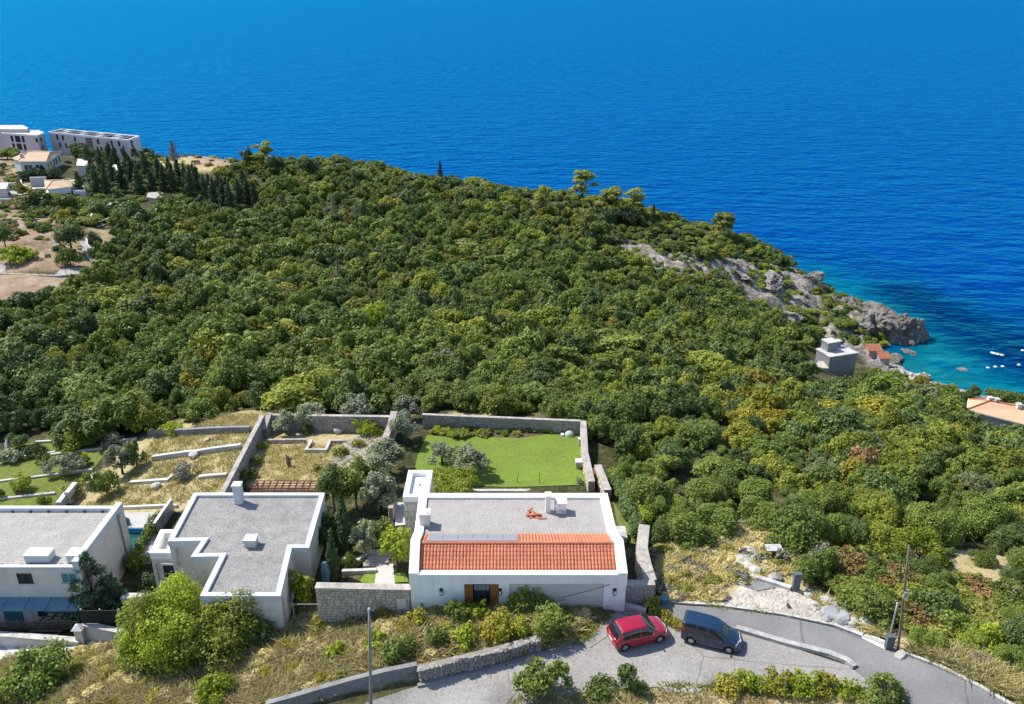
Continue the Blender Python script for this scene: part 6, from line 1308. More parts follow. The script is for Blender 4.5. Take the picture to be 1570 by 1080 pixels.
for i, (u, vb, w, h, m_, lab) in enumerate((
 (700,960,44,1.9,L_forest,'green bush before the white wall left of the front door'),(735,957,44,1.5,L_bright,'leafy bush just below the front door'),(812,950,74,2.1,L_forest,'wide green bush hiding the left part of the garage door'),
 (770,998,66,2.2,L_yellow,'yellow green bush above the dry stone wall'),(843,996,74,2.4,L_forest,'rounded grey green bush at the end of the dry stone wall'),(795,985,40,1.6,L_bright,'bright bush between the yellow bush and the rounded one'),
 (610,1028,62,1.9,L_forest,'dark green bush above the concrete retaining wall'),(575,1000,42,1.3,L_bright,'small bright bush right of the grey pole'),(517,1012,38,1.2,L_bright,'small bright bush in the grass left of the grey pole'),(340,1082,70,1.6,L_bright,'low bright bush at the bottom edge left of the pole'),
 (712,1003,50,1.5,L_bright,'bright bush in the grass left of the yellow bush'),(640,965,36,1.4,L_yellow,'yellow green bush at the stone wall corner'),(590,958,40,1.3,L_yellow,'yellow green bush under the rubble stone wall'),(545,962,34,1.2,L_yellow,'pale yellow bush near the top of the grey pole'),(495,975,40,1.2,L_yellow,'yellow weeds bush under the left end of the stone wall'),(668,1000,40,1.3,L_forest,'green bush in the middle of the wild grass'),(870,962,26,.9,L_forest,'small green tuft bush by the low white wall'),(998,942,36,1.1,L_yellow,'yellow green tuft at the corner of the dark stone wall'),(1020,952,30,.6,L_yellow,'low grass clump behind the red car'))):
    plant('shrub', u, vb, w, h, m_, lab, 11+i % 6, leaf=.11)
plant('sparse', 822,1100,84,2.6,L_forest,'loose young tree at the bottom edge in front of the road', 20, leaf=.12, dens=.8, name='tree')
plant('sparse', 848,1085,60,3.3,L_forest,'upright leafy top of the loose young tree by the road', 21, leaf=.12, dens=.7, name='tree')
plant('sparse', 968,1068,54,1.9,L_dark,'small dark leafy bush on the verge below the cars', 22, leaf=.11)
plant('shrub', 925,1070,60,.7,L_forest,'low ground hugging bush on the verge left of the dark leafy bush', 23, leaf=.1)
for i, (u, w, h) in enumerate(((1115,52,.9),(1150,56,1.2),(1190,60,1.3),(1228,56,1.3),(1262,50,1.1),(1296,44,.9))):
    plant('shrub', u, 1066+i*1.2, w, h, L_bright if i % 2 else L_yellow, ['leftmost clump of the verge hedge','second clump from the left of the verge hedge','third clump of the verge hedge, below the van','fourth clump of the verge hedge','fifth clump of the verge hedge below the kerb end','rightmost low clump of the verge hedge'][i], 30+i, group='clumps of the verge hedge', leaf=.1, name='hedge')
plant('conifer', 1350,1090,80,1.9,L_forest,'spiky green bush at the bottom edge by the right road', 24, leaf=.1, name='shrub')
# --- around the houses
plant('tree', 611,880,56,3.9,L_bright,'round glossy tree with yellowing leaves left of the white house', 25, leaf=.15, dens=1.2)
plant('cypress', 514,893,20,4.6,L_cyp,'nearer slim dark cypress in the side garden', 26, leaf=.10, dens=1.4)
plant('cypress', 532,858,22,6.0,L_cyp,'taller slim dark cypress behind the nearer one', 27, leaf=.10, dens=1.4)
plant('olive', 562,862,46,3.4,L_olive,'grey green olive tree beside the slim cypresses', 28, leaf=.11)
plant('shrub', 543,872,36,1.2,L_forest,'low leafy bush on the border of the side garden', 12, leaf=.1)
for i, (k, u, vb, w, h, m_, lab) in enumerate((
 ('olive',585,795,64,4.4,L_olive,'large olive tree at the near end of the olive row'),('olive',598,735,60,3.9,L_olive,'olive tree beside the annex roof'),('olive',620,688,54,3.9,L_olive,'olive tree casting its shade on the lawn corner'),('olive',628,650,44,3.4,L_olive,'olive tree behind the lawn stone wall corner'),
 ('tree',525,795,52,5.0,L_forest,'tall green tree beside the grey gravel roof'),('tree',548,790,44,5.0,L_forest,'tall green tree between the gravel roof and the olive row'),('shrub',520,835,40,3.4,L_dark,'dark bush in the shade of the cream house wall'),('shrub',590,835,40,2.2,L_forest,'green bush beside the side path'),('shrub',560,745,40,2.0,L_yellow,'yellow green bush below the rubble'),
 ('tree',515,800,50,5.6,L_dark,'dark tree against the right wall of the cream house'),('olive',575,762,56,4.2,L_olive,'olive tree in the middle of the row between the houses'),('tree',555,772,48,5.0,L_forest,'broad green tree behind the slim cypresses'),('shrub',575,842,36,2.4,L_dark,'dark bush under the grey green olive beside the steps'),('shrub',500,858,30,3.0,L_dark,'dark bush at the foot of the cream house right wall'),('olive',440,672,38,3.2,L_olive,'slender pale olive tree in the rubble yard corner'),('olive',475,665,52,3.2,L_olive,'spreading olive against the back yard wall'),('olive',545,655,64,3.4,L_olive,'wide olive hanging over the back yard wall'),('shrub',565,672,60,1.8,L_bright,'bright bushy mound in the back of the rubble yard'),('shrub',470,668,26,1.2,L_forest,'small bush below the yard olives'),('shrub',521,704,30,1.2,M_weed,'round olive coloured shrub amid the white rubble'),('shrub',551,688,24,1.0,M_weed,'second round shrub amid the rubble, near the stone wall'),('shrub',484,726,20,.8,M_weed,'small shrub left of the rubble heap'),
 ('shrub',404,690,16,.9,L_bright,'little bright bush at the tall stone wall'),('shrub',395,715,20,1.1,L_forest,'green bush along the tall stone wall'),('shrub',373,745,26,1.6,L_forest,'flowering green bush at the foot of the tall stone wall'),('shrub',389,735,20,1.1,L_forest,'middle green bush at the foot of the tall stone wall'),
 ('olive',678,722,52,2.6,L_olive,'left half of the wide olive on the lawn'),('olive',722,738,66,3.2,L_olive,'right half of the wide olive on the lawn'),
 ('shrub',284,740,38,1.9,L_grey,'round grey shrub on the dry terraces'),('olive',190,735,50,3.6,L_olive,'tall silvery olive at the garden edge'),('shrub',212,720,34,3.4,L_dark,'dark tall bush beside the silvery olive'),('shrub',165,765,50,3.2,L_forest,'loose green bush below the silvery olive'),
 ('olive',103,733,60,2.2,L_olive,'wide grey green olive in the green garden'),('shrub',36,757,38,1.9,L_bright,'rounded bright tree on the middle green terrace'),('shrub',70,783,24,1.9,L_forest,'small dark tree above the left roof edge'),('shrub',112,763,46,1.2,M_weed,'yellowish low bush by the stepped wall'),('shrub',68,713,22,1.2,L_forest,'small round bush on the upper green terrace'),('shrub',134,714,16,1.6,L_bright,'slim bright young tree in the green garden'),
 ('shrub',113,696,46,2.4,L_bright,'bright green bush at the back of the green garden'),('shrub',95,694,26,2.2,L_dark,'dark bush beside the bright back bush'),('shrub',145,690,36,2.0,L_forest,'green bush right of the bright back bush'),('shrub',55,704,38,1.5,L_dark,'spreading dark bush on the top green terrace'),('shrub',33,692,34,2.0,L_dark,'round dark bush behind the loungers'),('olive',20,712,40,1.5,L_olive,'grey shrub near the teal loungers'),('shrub',3,768,18,1.5,L_forest,'bush cut off at the left edge above the roof'),('sparse',172,688,40,1.6,L_grey,'bare grey brush behind the green garden'),
 ('shrub',268,668,40,1.6,L_bright,'bright bush above the topmost terrace wall'),('shrub',930,680,24,1.3,L_forest,'small bush outside the right lawn wall'),('shrub',888,743,16,.7,L_olive,'small round shrub at the lawn step end'))):
    plant(k, u, vb, w, h, m_, lab, 40+i % 9, leaf=.10 if w < 40 else .12)
# vine pergola beside the annex
e = thing('vine_pergola', 'leafy bright green vine roof beside the annex of the white house', 'pergola', W(692,750,48)); vp = [W(664,752,50.2), W(722,752,50.2), W(722,722,50.2), W(664,722,50.2)]
rng = np.random.default_rng(5); lob = [(rng.uniform(vp[0].x, vp[1].x), rng.uniform(vp[0].y, vp[2].y), 50.1+rng.uniform(-.1,.2), (.55,.55,.3)) for _ in range(60)]
v, f = leaves_np(rng, lob, 8000, .085, -.3, .6, .5); v[:,2] = np.maximum(v[:,2], 46); me = bpy.data.meshes.new('foliage'); mesh_np(me, v, f); me.materials.append(L_bright); link('foliage', me, e)
for p in vp: q = MB(); q.box(p.x-.06, p.y-.06, 46, p.x+.06, p.y+.06, 49.9); q.build('post', M_oldwood, e)
for k in range(5): q = MB(); x = vp[0].x+(vp[1].x-vp[0].x)*k/4; q.box(x-.04, vp[0].y, 49.903, x+.04, vp[2].y, 50.0); q.build('beam', M_oldwood, e)
def hedge_line(label, pts, w, h, lmat, name='hedge', leaf=.1, dens=1.0, seed=3, cat='hedge', lobz=1.0, z0=None):
    P_ = [G(*p) for p in pts]; rng = np.random.default_rng(seed); lob = []; tot = 0
    for a, b_ in zip(P_[:-1], P_[1:]):
        L = (b_-a).length; tot += L
        for k in range(max(2, int(L/(w*.45)))):
            c = a.lerp(b_, rng.random()); zz = H(c.x, c.y)
            for hh in (.35, .75): lob.append((c.x+rng.uniform(-.2,.2)*w, c.y+rng.uniform(-.2,.2)*w, zz+h*hh+rng.uniform(-.1,.1), (w*.5,w*.5,h*.32)))
    leaf *= .75; n = int(min(12000, dens*2.2*tot*(w+2*h)/(leaf*leaf*2.1))); v, f = leaves_np(rng, lob, n, leaf, -.5)
    e = thing(name, label, cat, P_[0]); me = bpy.data.meshes.new('foliage'); mesh_np(me, v, f); me.materials.append(lmat); link('foliage', me, e)
    q = MB()
    for a, b_ in zip(P_[:-1], P_[1:]):
        for k in range(max(2, int((b_-a).length/1.0))): c = a.lerp(b_, (k+.5)/max(2, int((b_-a).length/1.0))); zz = H(c.x, c.y); q.tube([(c.x,c.y,zz-.1),(c.x+.05,c.y,zz+h*.6)], [.04,.02], 5)
    o = q.build('stems', M_bark, e); o['kind'] = 'stuff'; return e
hedge_line('dark green hedge along the right side of the white house garden', [(945,748),(958,780),(972,815),(978,840)], 1.0, 1.7, L_dark, leaf=.1)
hedge_line('bright climbing vine along the outer side of the dark hedge', [(938,735),(960,760),(980,795),(990,815)], 1.0, 1.5, L_bright, 'vine', seed=8, cat='vine')
hedge_line('ivy hedge climbing between the swimming pool and the cream house', [(202,880),(215,855),(232,825),(248,800)], 1.0, 1.5, L_forest, seed=12)
# --- right slope above the road
for i, (k, u, vb, w, h, m_, lab) in enumerate((
 ('shrub',1405,872,84,4.2,L_bright,'dome shaped bright green tree behind the wooden pole'),('shrub',1375,868,40,1.8,L_bright,'small bright bush left of the dome shaped tree'),('shrub',1325,938,76,2.8,L_forest,'large green bush left of the thin white post'),('shrub',1370,918,70,2.8,L_rust,'bush with rusty leaves behind the thin white post'),('shrub',1432,962,76,3.0,L_dark,'dark green bush right of the wooden pole'),('shrub',1470,985,70,2.6,L_forest,'green bush right of the dark bush'),('shrub',1510,1000,70,2.4,L_bright,'bright bush above the broken pallets'),('shrub',1560,1005,60,2.2,L_forest,'green bush at the right edge above the dry grass'),
 ('shrub',1545,930,70,2.2,L_forest,'bush on the slope at the right edge'),('shrub',1300,890,70,2.4,L_rust,'brownish bush above the boulder pile'),('shrub',1265,880,60,2.0,L_grey,'dull grey green bush right of the green cabinet'),('shrub',1250,850,44,1.4,L_yellow,'vivid yellow bush above the green cabinet'),('tree',1232,905,34,2.4,L_forest,'small tree beside the green cabinet'),('shrub',1300,850,50,2.0,L_yellow,'yellow green bush on the slope above the brownish bush'),('shrub',1215,860,34,1.2,L_grey,'dry grey bush above the ramp'),('shrub',1480,930,50,1.2,M_weed,'low scrub on the bare slope right of the pole'),
 ('shrub',1196,868,28,1.5,L_grey,'dry bush in front of the wide concrete box'),('shrub',1172,864,24,1.3,M_weed,'weedy bush left of the wide concrete box'),('sparse',1145,900,10,.6,M_weed,'tiny weed tuft growing on the ramp'),('sparse',1207,934,8,.7,L_grey,'tiny dry weed on the crushed stone'),('shrub',1050,895,26,1.0,M_weed,'green weed bush on the dry grass slope'),('shrub',1085,905,40,.8,M_weed,'yellow weeds at the top of the road kerb'),('shrub',1030,905,36,.8,M_weed,'pale weeds near the blue grey tarp'))):
    if u > 1290: h *= .75
    plant(k, u, vb, w, h, m_, lab, 60+i % 7, leaf=.12)
# --- the cape on the left
CY = [(125,305,18,7),(138,262,14,8),(150,300,16,8),(157,268,14,8),(165,300,15,8),(176,285,15,7.5),(145,285,18,7.5),(190,297,18,8),(197,270,14,8.5),(205,285,18,8),(215,300,18,8),(226,276,17,8),(180,262,14,7.5),(170,250,14,6.5),(210,260,16,7),(235,300,15,7),(246,285,16,8),(255,300,16,8.5),(268,300,17,9),(278,295,17,9),(288,302,17,9),(296,308,18,9),(305,300,16,8),(316,308,14,7),(330,318,17,7.5),(345,322,17,8),(355,325,15,7.5),(368,318,17,7.5),(381,316,17,7),(392,318,13,6.5),(262,280,14,7),(299,283,10,6),(337,305,14,7),(375,300,15,7),(322,300,12,6)]
ORD = ['first','second','third','fourth','fifth','sixth','seventh','eighth','ninth','tenth','eleventh','twelfth','thirteenth','fourteenth','fifteenth','sixteenth','seventeenth','eighteenth','nineteenth','twentieth']
ORD += ['twenty '+w for w in ORD[:9]] + ['thirtieth'] + ['thirty '+w for w in ORD[:9]]
def region(u): return 'beside the villa and white path' if u < 180 else ('left of the stone pavilion' if u < 240 else ('in the dense group right of the stone pavilion' if u < 320 else 'in the row at the forest edge'))
CY += [(u+random.uniform(-7,7), v+random.uniform(-9,7), w, h*random.uniform(.8,1)) for u, v, w, h in CY if u > 185][:0]
for i, (u, vb, w, h) in enumerate(CY):
    reg = region(u)
    k_ = sum(1 for q in CY if (q[0] < u or (q[0] == u and q[1] < vb)) and region(q[0]) == reg); plant('cypress', u, vb, w*1.0, h*1.1, L_cyp, ORD[k_]+' dark cypress from the left '+reg, 70+i % 4, group='cypresses '+reg, fixed=(.07, 2600))
for i, (k, u, vb, w, h, m_, lab) in enumerate((
 ('tree',112,392,44,6.5,L_dark,'dark tree with a bare trunk beside the hill road'),('shrub',152,388,26,5,L_dark,'narrow dark tree right of the hill road'),('shrub',110,412,40,4.5,L_forest,'green bush above the left hill road'),('shrub',25,408,60,3.8,L_bright,'wide green hedge bush above the left hill road'),('tree',10,385,30,6,L_dark,'dark tree on the bare slope at the left edge'),('shrub',70,325,60,5,L_dark,'dark trees mass below the low tiled house'),('shrub',110,330,40,5,L_forest,'green tree below the low tiled house'),('shrub',100,345,30,4,L_yellow,'yellow green tree above the dark roadside tree'),('shrub',155,335,28,4,L_dark,'dark tree beside the small paved yard'),('shrub',182,355,30,4.5,L_forest,'green tree right of the white path'),('shrub',205,350,50,6.5,L_dark,'big dark tree at the forest corner by the path'),('shrub',35,300,20,3.5,L_yellow,'yellow hedge along the hill yard'),('shrub',50,277,50,3.5,L_cyp,'dark hedge under the villa wall'),('shrub',80,275,30,4,L_olive,'grey tree at the villa corner'),('shrub',115,243,40,5,L_dark,'dark tree in front of the long building'),('shrub',140,245,40,4.5,L_dark,'dark bush below the glazed stairwell'),('shrub',160,250,30,4,L_forest,'green bush under the right half of the long building'),('shrub',12,245,40,4,L_forest,'bush left of the villa'),
 ('bare',268,252,24,8,L_grey,'bare grey dead conifer above the cypress group'),('shrub',225,248,34,5,L_cyp,'dark tree right of the long building'),('olive',210,262,30,4.5,L_olive,'grey tree under the end of the long building'),('tree',380,262,22,8,L_cyp,'dark pine on the ridge clearing'),('pine',405,262,34,8,L_pine,'light pine on the ridge beside the dark one'),('tree',425,272,30,7,L_cyp,'dark tree right of the ridge pine'),('shrub',340,275,34,4,L_yellow,'yellow green bush on the ridge clearing'),('shrub',478,275,34,6.5,L_cyp,'dark round tree in the upper forest'),('conifer',545,300,22,8,L_cyp,'dark conifer in the upper forest'),('bare',533,352,15,8.5,L_rust,'rusty brown dead conifer in the forest'),('bare',548,350,17,9.5,L_grey,'grey dead conifer beside the rusty one'),('bare',513,340,15,8,L_grey,'grey dead conifer left of the rusty one'),('conifer',560,350,22,8,L_cyp,'dark conifer right of the grey dead one'),('conifer',437,335,18,7,L_cyp,'dark conifer below the cypress row'),('cypress',675,278,9,7,L_cyp,'dark pointed cypress on the ridge line'),
 ('pine',832,335,28,8,L_pine,'light green pine alone in the forest left of the pine group'),('pine',892,312,40,9,L_pine,'leftmost bright pine of the ridge group'),('pine',920,310,30,10,L_pine,'tall thin topped pine of the ridge group'),('pine',945,305,24,10,L_pine,'pine standing against the sea in the ridge group'),('pine',935,340,40,8,L_pine,'wide bright pine in the middle of the ridge group'),('pine',968,335,34,8,L_pine,'rightmost bright pine of the ridge group'),('tree',925,350,50,5,L_cyp,'dark tree at the foot of the pine group'),('tree',960,350,40,5,L_cyp,'dark tree right at the foot of the pine group'),('cypress',1000,352,10,8,L_cyp,'dark pointed cypress right of the pine group'),('pine',897,378,34,8.5,L_pine,'lone pine with bare trunk at the start of the rocks'),('tree',905,382,24,5,L_cyp,'dark tree beside the lone pine'),('pine',1075,345,34,7,L_pine,'light pine on the headland ridge'),('pine',1108,365,34,6.5,L_pine,'light pine on the headland slope toward the sea'),('pine',1090,398,28,6.5,L_pine,'flat topped pine above the rock face'),
 ('shrub',568,520,62,6,L_bright,'big bright green tree in the middle of the forest'),('shrub',592,530,40,5,L_dark,'dark tree right of the big bright tree'),('bare',520,440,22,6,L_grey,'pinkish grey dead tree in the forest'),('shrub',640,485,60,5,L_sage,'grey green domed tree in the forest centre'),('shrub',680,562,46,2.4,L_grey,'low grey bush above the lawn'),('shrub',1170,655,80,4.5,L_yellow,'golden yellow tree right of the forest centre'),('shrub',1150,640,60,4.5,L_yellow,'golden yellow tree beside the larger golden one'),('shrub',1325,745,70,4.5,L_rust,'orange tinged bush on the right slope'),('shrub',300,612,46,4,L_yellow,'yellow orange tree behind the dry terraces'),
 ('shrub',1490,612,26,3.5,L_dark,'dark coastal tree left behind the orange roof'),('shrub',1540,618,50,3.5,L_forest,'coastal trees behind the orange roof'),('shrub',1572,622,40,3.5,L_forest,'coastal tree at the right edge behind the orange roof'))):
    if k == 'pine': w, h = w*1.25, h*1.15
    plant(k, u, vb, w, h, m_, lab, 80+i % 8, fixed=(.05, 3400) if k != 'bare' else (.04, 900))
# ------------------------------------------------------------------ the forest
CLEAR = [ [(1430,905),(1490,892),(1545,938),(1535,972),(1470,968)],  # ground kept free of forest (outlines surveyed on the photo)
 [(-400,668),(0,672),(60,668),(140,674),(228,660),(262,652),(325,648),(335,634),(405,626),(410,634),(650,634),(690,632),(735,632),(745,642),(893,646),(928,700),(945,715),(1000,800),(1012,845),(1080,832),(1150,800),(1205,835),(1215,870),(1260,905),(1310,950),(1370,985),(1480,1012),(1570,1030),(1700,1080),(1700,1500),(-600,1500)],
 [(-400,150),(215,150),(216,245),(240,262),(320,262),(400,318),(385,330),(330,330),(262,325),(235,335),(205,345),(185,365),(160,400),(150,425),(130,440),(100,462),(0,474),(-400,480)],
 [(240,200),(400,200),(396,255),(330,262),(240,262)],
 [(935,370),(1010,384),(1090,402),(1185,404),(1245,440),(1262,470),(1235,482),(1160,470),(1130,455),(1110,440),(1040,438),(960,400)],
 [(1296,455),(1330,455),(1440,500),(1440,560),(1335,540),(1302,505)],[(1330,540),(1440,550),(1500,602),(1460,605),(1395,582),(1330,562)],
 [(1232,545),(1262,530),(1305,525),(1325,545),(1325,596),(1268,606),(1236,590)],[(1478,600),(1700,610),(1700,720),(1575,694),(1482,668)],
]
def ok_forest(x, y, h, m=0):
    u, v, z = PX(x, y, h); k = (h > 1.2) & (z > 30)
    for p in CLEAR: k &= ~inpoly(u, v, p)
    return k, u, v, z
rng = np.random.default_rng(2024); cand = []
yy = 60.0
while yy < 370:
    sp = 2.95 + 1.1*min(1, max(0, (yy-120)/150)); half = 34 + yy*.80
    xs_ = np.arange(-half-20, half+14, sp); cand.append(np.c_[xs_+rng.uniform(-.42,.42,len(xs_))*sp, yy+rng.uniform(-.42,.42,len(xs_))*sp]); yy += sp*.92
xs_ = np.arange(8, 75, 3.3)
for y_ in np.arange(36, 60, 3.1): cand.append(np.c_[xs_+rng.uniform(-1.3,1.3,len(xs_)), y_+rng.uniform(-1.3,1.3,len(xs_))])
cand = np.concatenate(cand); hc = HA(cand); k, u_, v_, z_ = ok_forest(cand[:,0], cand[:,1], hc)
cand, hc, u_, v_, z_ = cand[k], hc[k], u_[k], v_[k], z_[k]
n = len(cand); R_ = np.clip(1.85*np.exp(.34*rng.normal(size=n)), 1.1, 4.6); Hh = np.minimum(R_, 3.2)**.85*rng.uniform(1.45, 2.1, n); EX = rng.uniform(.8, 1.25, n)
cl = z_ < 95; R_[cl] = np.minimum(R_[cl], 2.5); EX[cl] = 1+(EX[cl]-1)*.5; Hh[cl] = np.minimum(Hh[cl], 3.9)
rd = (u_ > 1250) & (v_ > 850); Hh[rd] *= .6; R_[rd] *= .8
scrub = inpoly(u_, v_, [(985,345),(1130,340),(1260,420),(1250,445),(1200,405),(1090,400),(960,378)]) | inpoly(u_, v_, [(1262,440),(1330,540),(1330,580),(1265,500)]) | (hc < 7)
R_[scrub] *= .75; Hh[scrub] *= .55
front = inpoly(u_, v_, [(640,560),(900,560),(940,640),(620,622)]) | inpoly(u_, v_, [(980,640),(1200,640),(1300,760),(1200,830),(1010,820)]); Hh[front] *= .72; R_[front] *= .85
ridge_cut = v_ < 275 + np.maximum(0, u_-540)*.16; Hh[ridge_cut] *= .72
pn = np.array([math.sin(a*.043+1.2*math.sin(b*.031))+math.sin(b*.057+1.7*math.sin(a*.027)) for a, b in cand])
spec = np.zeros(n, int); rr = rng.random(n)
spec[rr < .24+.08*pn] = 1                                  # dark
spec[(rr > .82-.08*pn)] = 2                                # bright
spec[(rr > .975)] = 3                                      # yellowing
spec[(rr < .012)] = 4                                      # grey olive
slope_ = (u_ > 1180) & (v_ > 760); spec[slope_ & (spec == 3)] = 0
gold = inpoly(u_, v_, [(1110,600),(1200,610),(1215,680),(1130,680)]); spec[gold & (rr > .65)] = 3
dk = inpoly(u_, v_, [(-200,560),(90,570),(110,680),(-200,680)]); spec[dk] = 1; Hh[dk] *= 1.2
LM = [L_forest, L_dark, L_light, L_yellow, L_sage]; NV = 5
VAR = {}
for s in range(5):
    for j in range(NV if s < 3 else 2): VAR[s, j] = plant_mesh('shrub' if s != 4 else 'olive', 200+s*10+j, .045, 4800, LM[s], .6)
VARN = {k_: plant_mesh('shrub' if k_[0] != 4 else 'olive', 700+k_[0]*10+k_[1], .031, 8800, LM[k_[0]], .6) for k_ in VAR}
VARF = {k_: plant_mesh('shrub' if k_[0] != 4 else 'olive', 500+k_[0]*10+k_[1], .06, 2700, LM[k_[0]], .6) for k_ in VAR}
order = np.argsort(z_ - R_*6 + 1e6*((u_ < -20) | (u_ > 1590))); near = order[:300]; far = order[300:]
DESC = ['mid green', 'dark green', 'bright green', 'yellowing', 'grey green']
MARKS = [(60,690,'the left green garden'),(150,672,'the bare grey brush'),(250,660,'the topmost dry terrace wall'),(320,640,'the dry grass patch above the terraces'),(410,630,'the far end of the tall yard wall'),(480,628,'the left half of the back yard wall'),(560,628,'the right half of the back yard wall'),(605,625,'the corner where lawn and yard walls meet'),(660,630,'the left end of the far lawn wall'),(720,632,'the bare patch behind the lawn wall'),(790,636,'the middle of the far lawn wall'),(850,640,'the pale green domed cover'),(893,646,'the far right lawn corner'),(910,690,'the right lawn wall'),(930,735,'the wooden garden gate'),(965,770,'the bright climbing vine'),(1000,830,'the stone garden wall end'),(1060,840,'the dry grass slope'),(1120,825,'the upper edge of the dry slope'),(1180,835,'the wide concrete box'),(1250,850,'the vivid yellow bush'),(1300,880,'the brownish bush above the boulders'),(1340,930,'the thin white metal post'),(1385,940,'the wooden utility pole'),(1405,850,'the dome shaped bright tree'),(1470,960,'the bare slope right of the pole'),(1510,990,'the broken pallets'),(1560,980,'the right road edge'),(1325,745,'the orange tinged bush'),(1170,655,'the golden yellow tree'),(1540,860,'the right picture edge'),(1480,780,'the dense right slope'),(1100,720,'the wood right of the lawn'),(1230,740,'the wood above the vivid yellow bush'),(1000,700,'the wood beside the lawn wall'),(30,620,'the dark left forest corner')]
mk = [G(u, v) for u, v, _ in MARKS]; LAB = {}
for i in near:
    dd_ = [math.hypot(cand[i,0]-p.x, cand[i,1]-p.y) for p in mk]; q = int(np.argmin(dd_)); LAB[i] = (q, spec[i], dd_[q])
def label_of(i):
    q, s, d = LAB[i]; k_ = sum(1 for j in near if LAB[j][0] == q and LAB[j][1] == s and LAB[j][2] < d)
    tot = sum(1 for j in near if LAB[j][0] == q and LAB[j][1] == s)
    return f'{DESC[s]} tree ' + ('closest to ' if k_ == 0 else f'{ORD[k_]} closest to ') + MARKS[q][2]
tm = trunk_mesh(5, .5, .06)
for i in near:
    s = spec[i]; j = int(rng.integers(0, NV if s < 3 else 2))
    e = thing('broadleaf_tree', label_of(i), 'tree', (cand[i,0], cand[i,1], hc[i]-.15), 'broadleaf trees at the near edge of the forest', float(rng.uniform(0, 6.28))); e.scale = (R_[i]*EX[i], R_[i]/EX[i], Hh[i])
    link('crown', (VARN if z_[i] < 78 else VAR)[s, j], e, local=True); link('trunk', tm, e, local=True)
def scatter(name, pts, scl, var_idx, meshes, label=None, tilt=0):
    src = bpy.data.collections.new(name+'_kinds'); 
    for q, m_ in enumerate(meshes): o = bpy.data.objects.new(f'{name}_kind_{q:02d}', m_); src.objects.link(o)
    me = bpy.data.meshes.new(name); me.vertices.add(len(pts)); me.vertices.foreach_set('co', np.asarray(pts, np.float32).ravel())
    a = me.attributes.new('scl', 'FLOAT_VECTOR', 'POINT'); a.data.foreach_set('vector', np.asarray(scl, np.float32).ravel())
    a = me.attributes.new('var', 'INT', 'POINT'); a.data.foreach_set('value', np.asarray(var_idx, np.int32))
    a = me.attributes.new('rotz', 'FLOAT', 'POINT'); a.data.foreach_set('value', np.asarray(rng.uniform(0, 6.28, len(pts)), np.float32))
    o = link(name, me, kind='stuff'); ng = bpy.data.node_groups.new(name, 'GeometryNodeTree')
    ng.interface.new_socket('Geometry', in_out='INPUT', socket_type='NodeSocketGeometry'); ng.interface.new_socket('Geometry', in_out='OUTPUT', socket_type='NodeSocketGeometry')
    N = ng.nodes; Lk = ng.links; gi = N.new('NodeGroupInput'); go = N.new('NodeGroupOutput'); ins = N.new('GeometryNodeInstanceOnPoints'); ci = N.new('GeometryNodeCollectionInfo')
    ci.inputs['Collection'].default_value = src; ci.inputs['Separate Children'].default_value = True; ci.inputs['Reset Children'].default_value = True
    def attr(nm, t): q = N.new('GeometryNodeInputNamedAttribute'); q.data_type = t; q.inputs['Name'].default_value = nm; return q
    av, as_, ar = attr('var', 'INT'), attr('scl', 'FLOAT_VECTOR'), attr('rotz', 'FLOAT'); cx = N.new('ShaderNodeCombineXYZ'); Lk.new(ar.outputs[0], cx.inputs[2])
    ins.inputs['Pick Instance'].default_value = True; Lk.new(av.outputs[0], ins.inputs['Instance Index']); Lk.new(as_.outputs[0], ins.inputs['Scale']); Lk.new(cx.outputs[0], ins.inputs['Rotation'])
    Lk.new(gi.outputs[0], ins.inputs['Points']); Lk.new(ci.outputs[0], ins.inputs['Instance']); Lk.new(ins.outputs[0], go.inputs[0])
    md = o.modifiers.new('scatter', 'NODES'); md.node_group = ng
    if label: o['label'] = label
    return o
keys = sorted(VAR); ki = {k_: q for q, k_ in enumerate(keys)}
vi = [ki[spec[i], int(rng.integers(0, NV if spec[i] < 3 else 2))] for i in far]
scatter('forest', np.c_[cand[far], hc[far]-.15], np.c_[R_[far]*EX[far], R_[far]/EX[far], Hh[far]], vi, [VARF[k_] for k_ in keys])
# low scrub on the rocks, ridge clearing and cape slopes
def scrub_patch(name, poly, n_, r0, r1, kinds):
    W_ = [G(*p) for p in poly]; wp = [(p.x, p.y) for p in W_]; lo = np.min(wp, 0); hi = np.max(wp, 0); p = rng.uniform(lo, hi, (n_*6, 2)); p = p[inpoly(p[:,0], p[:,1], wp)][:n_]
    r = rng.uniform(r0, r1, len(p)); scatter(name, np.c_[p, HA(p)+.1], np.c_[r, r, r*rng.uniform(.6,1.0,len(p))], rng.integers(0, len(kinds), len(p)), [plant_mesh('shrub', 300+q, .085, 1100, m_) for q, m_ in enumerate(kinds)])
scrub_patch('rock_scrub', [(930,378),(1090,400),(1200,404),(1260,450),(1255,490),(1150,492),(1100,440),(1000,428)], 300, .5, 1.5, [L_forest, L_dark, L_bright])
scrub_patch('headland_scrub', [(1262,455),(1310,462),(1400,505),(1330,540),(1270,500)], 200, .7, 1.9, [L_forest, L_dark, L_bright])
scrub_patch('ridge_scrub', [(985,322),(1130,350),(1245,425),(1200,402),(1090,398),(960,372)], 480, .8, 1.9, [L_forest, L_bright, L_dark, M_weed])
scrub_patch('ridge_scrub', [(222,236),(400,236),(396,262),(240,268)], 330, .6, 1.7, [L_forest, M_weed, L_rust])
scrub_patch('cape_scrub', [(0,250),(30,255),(45,330),(100,345),(130,395),(60,400),(0,380)], 165, .6, 1.7, [L_forest, M_weed, L_dark, L_rust])
scrub_patch('cape_garden', [(100,250),(225,245),(240,290),(180,300),(120,275)], 120, .8, 1.9, [L_dark, L_forest, L_light])
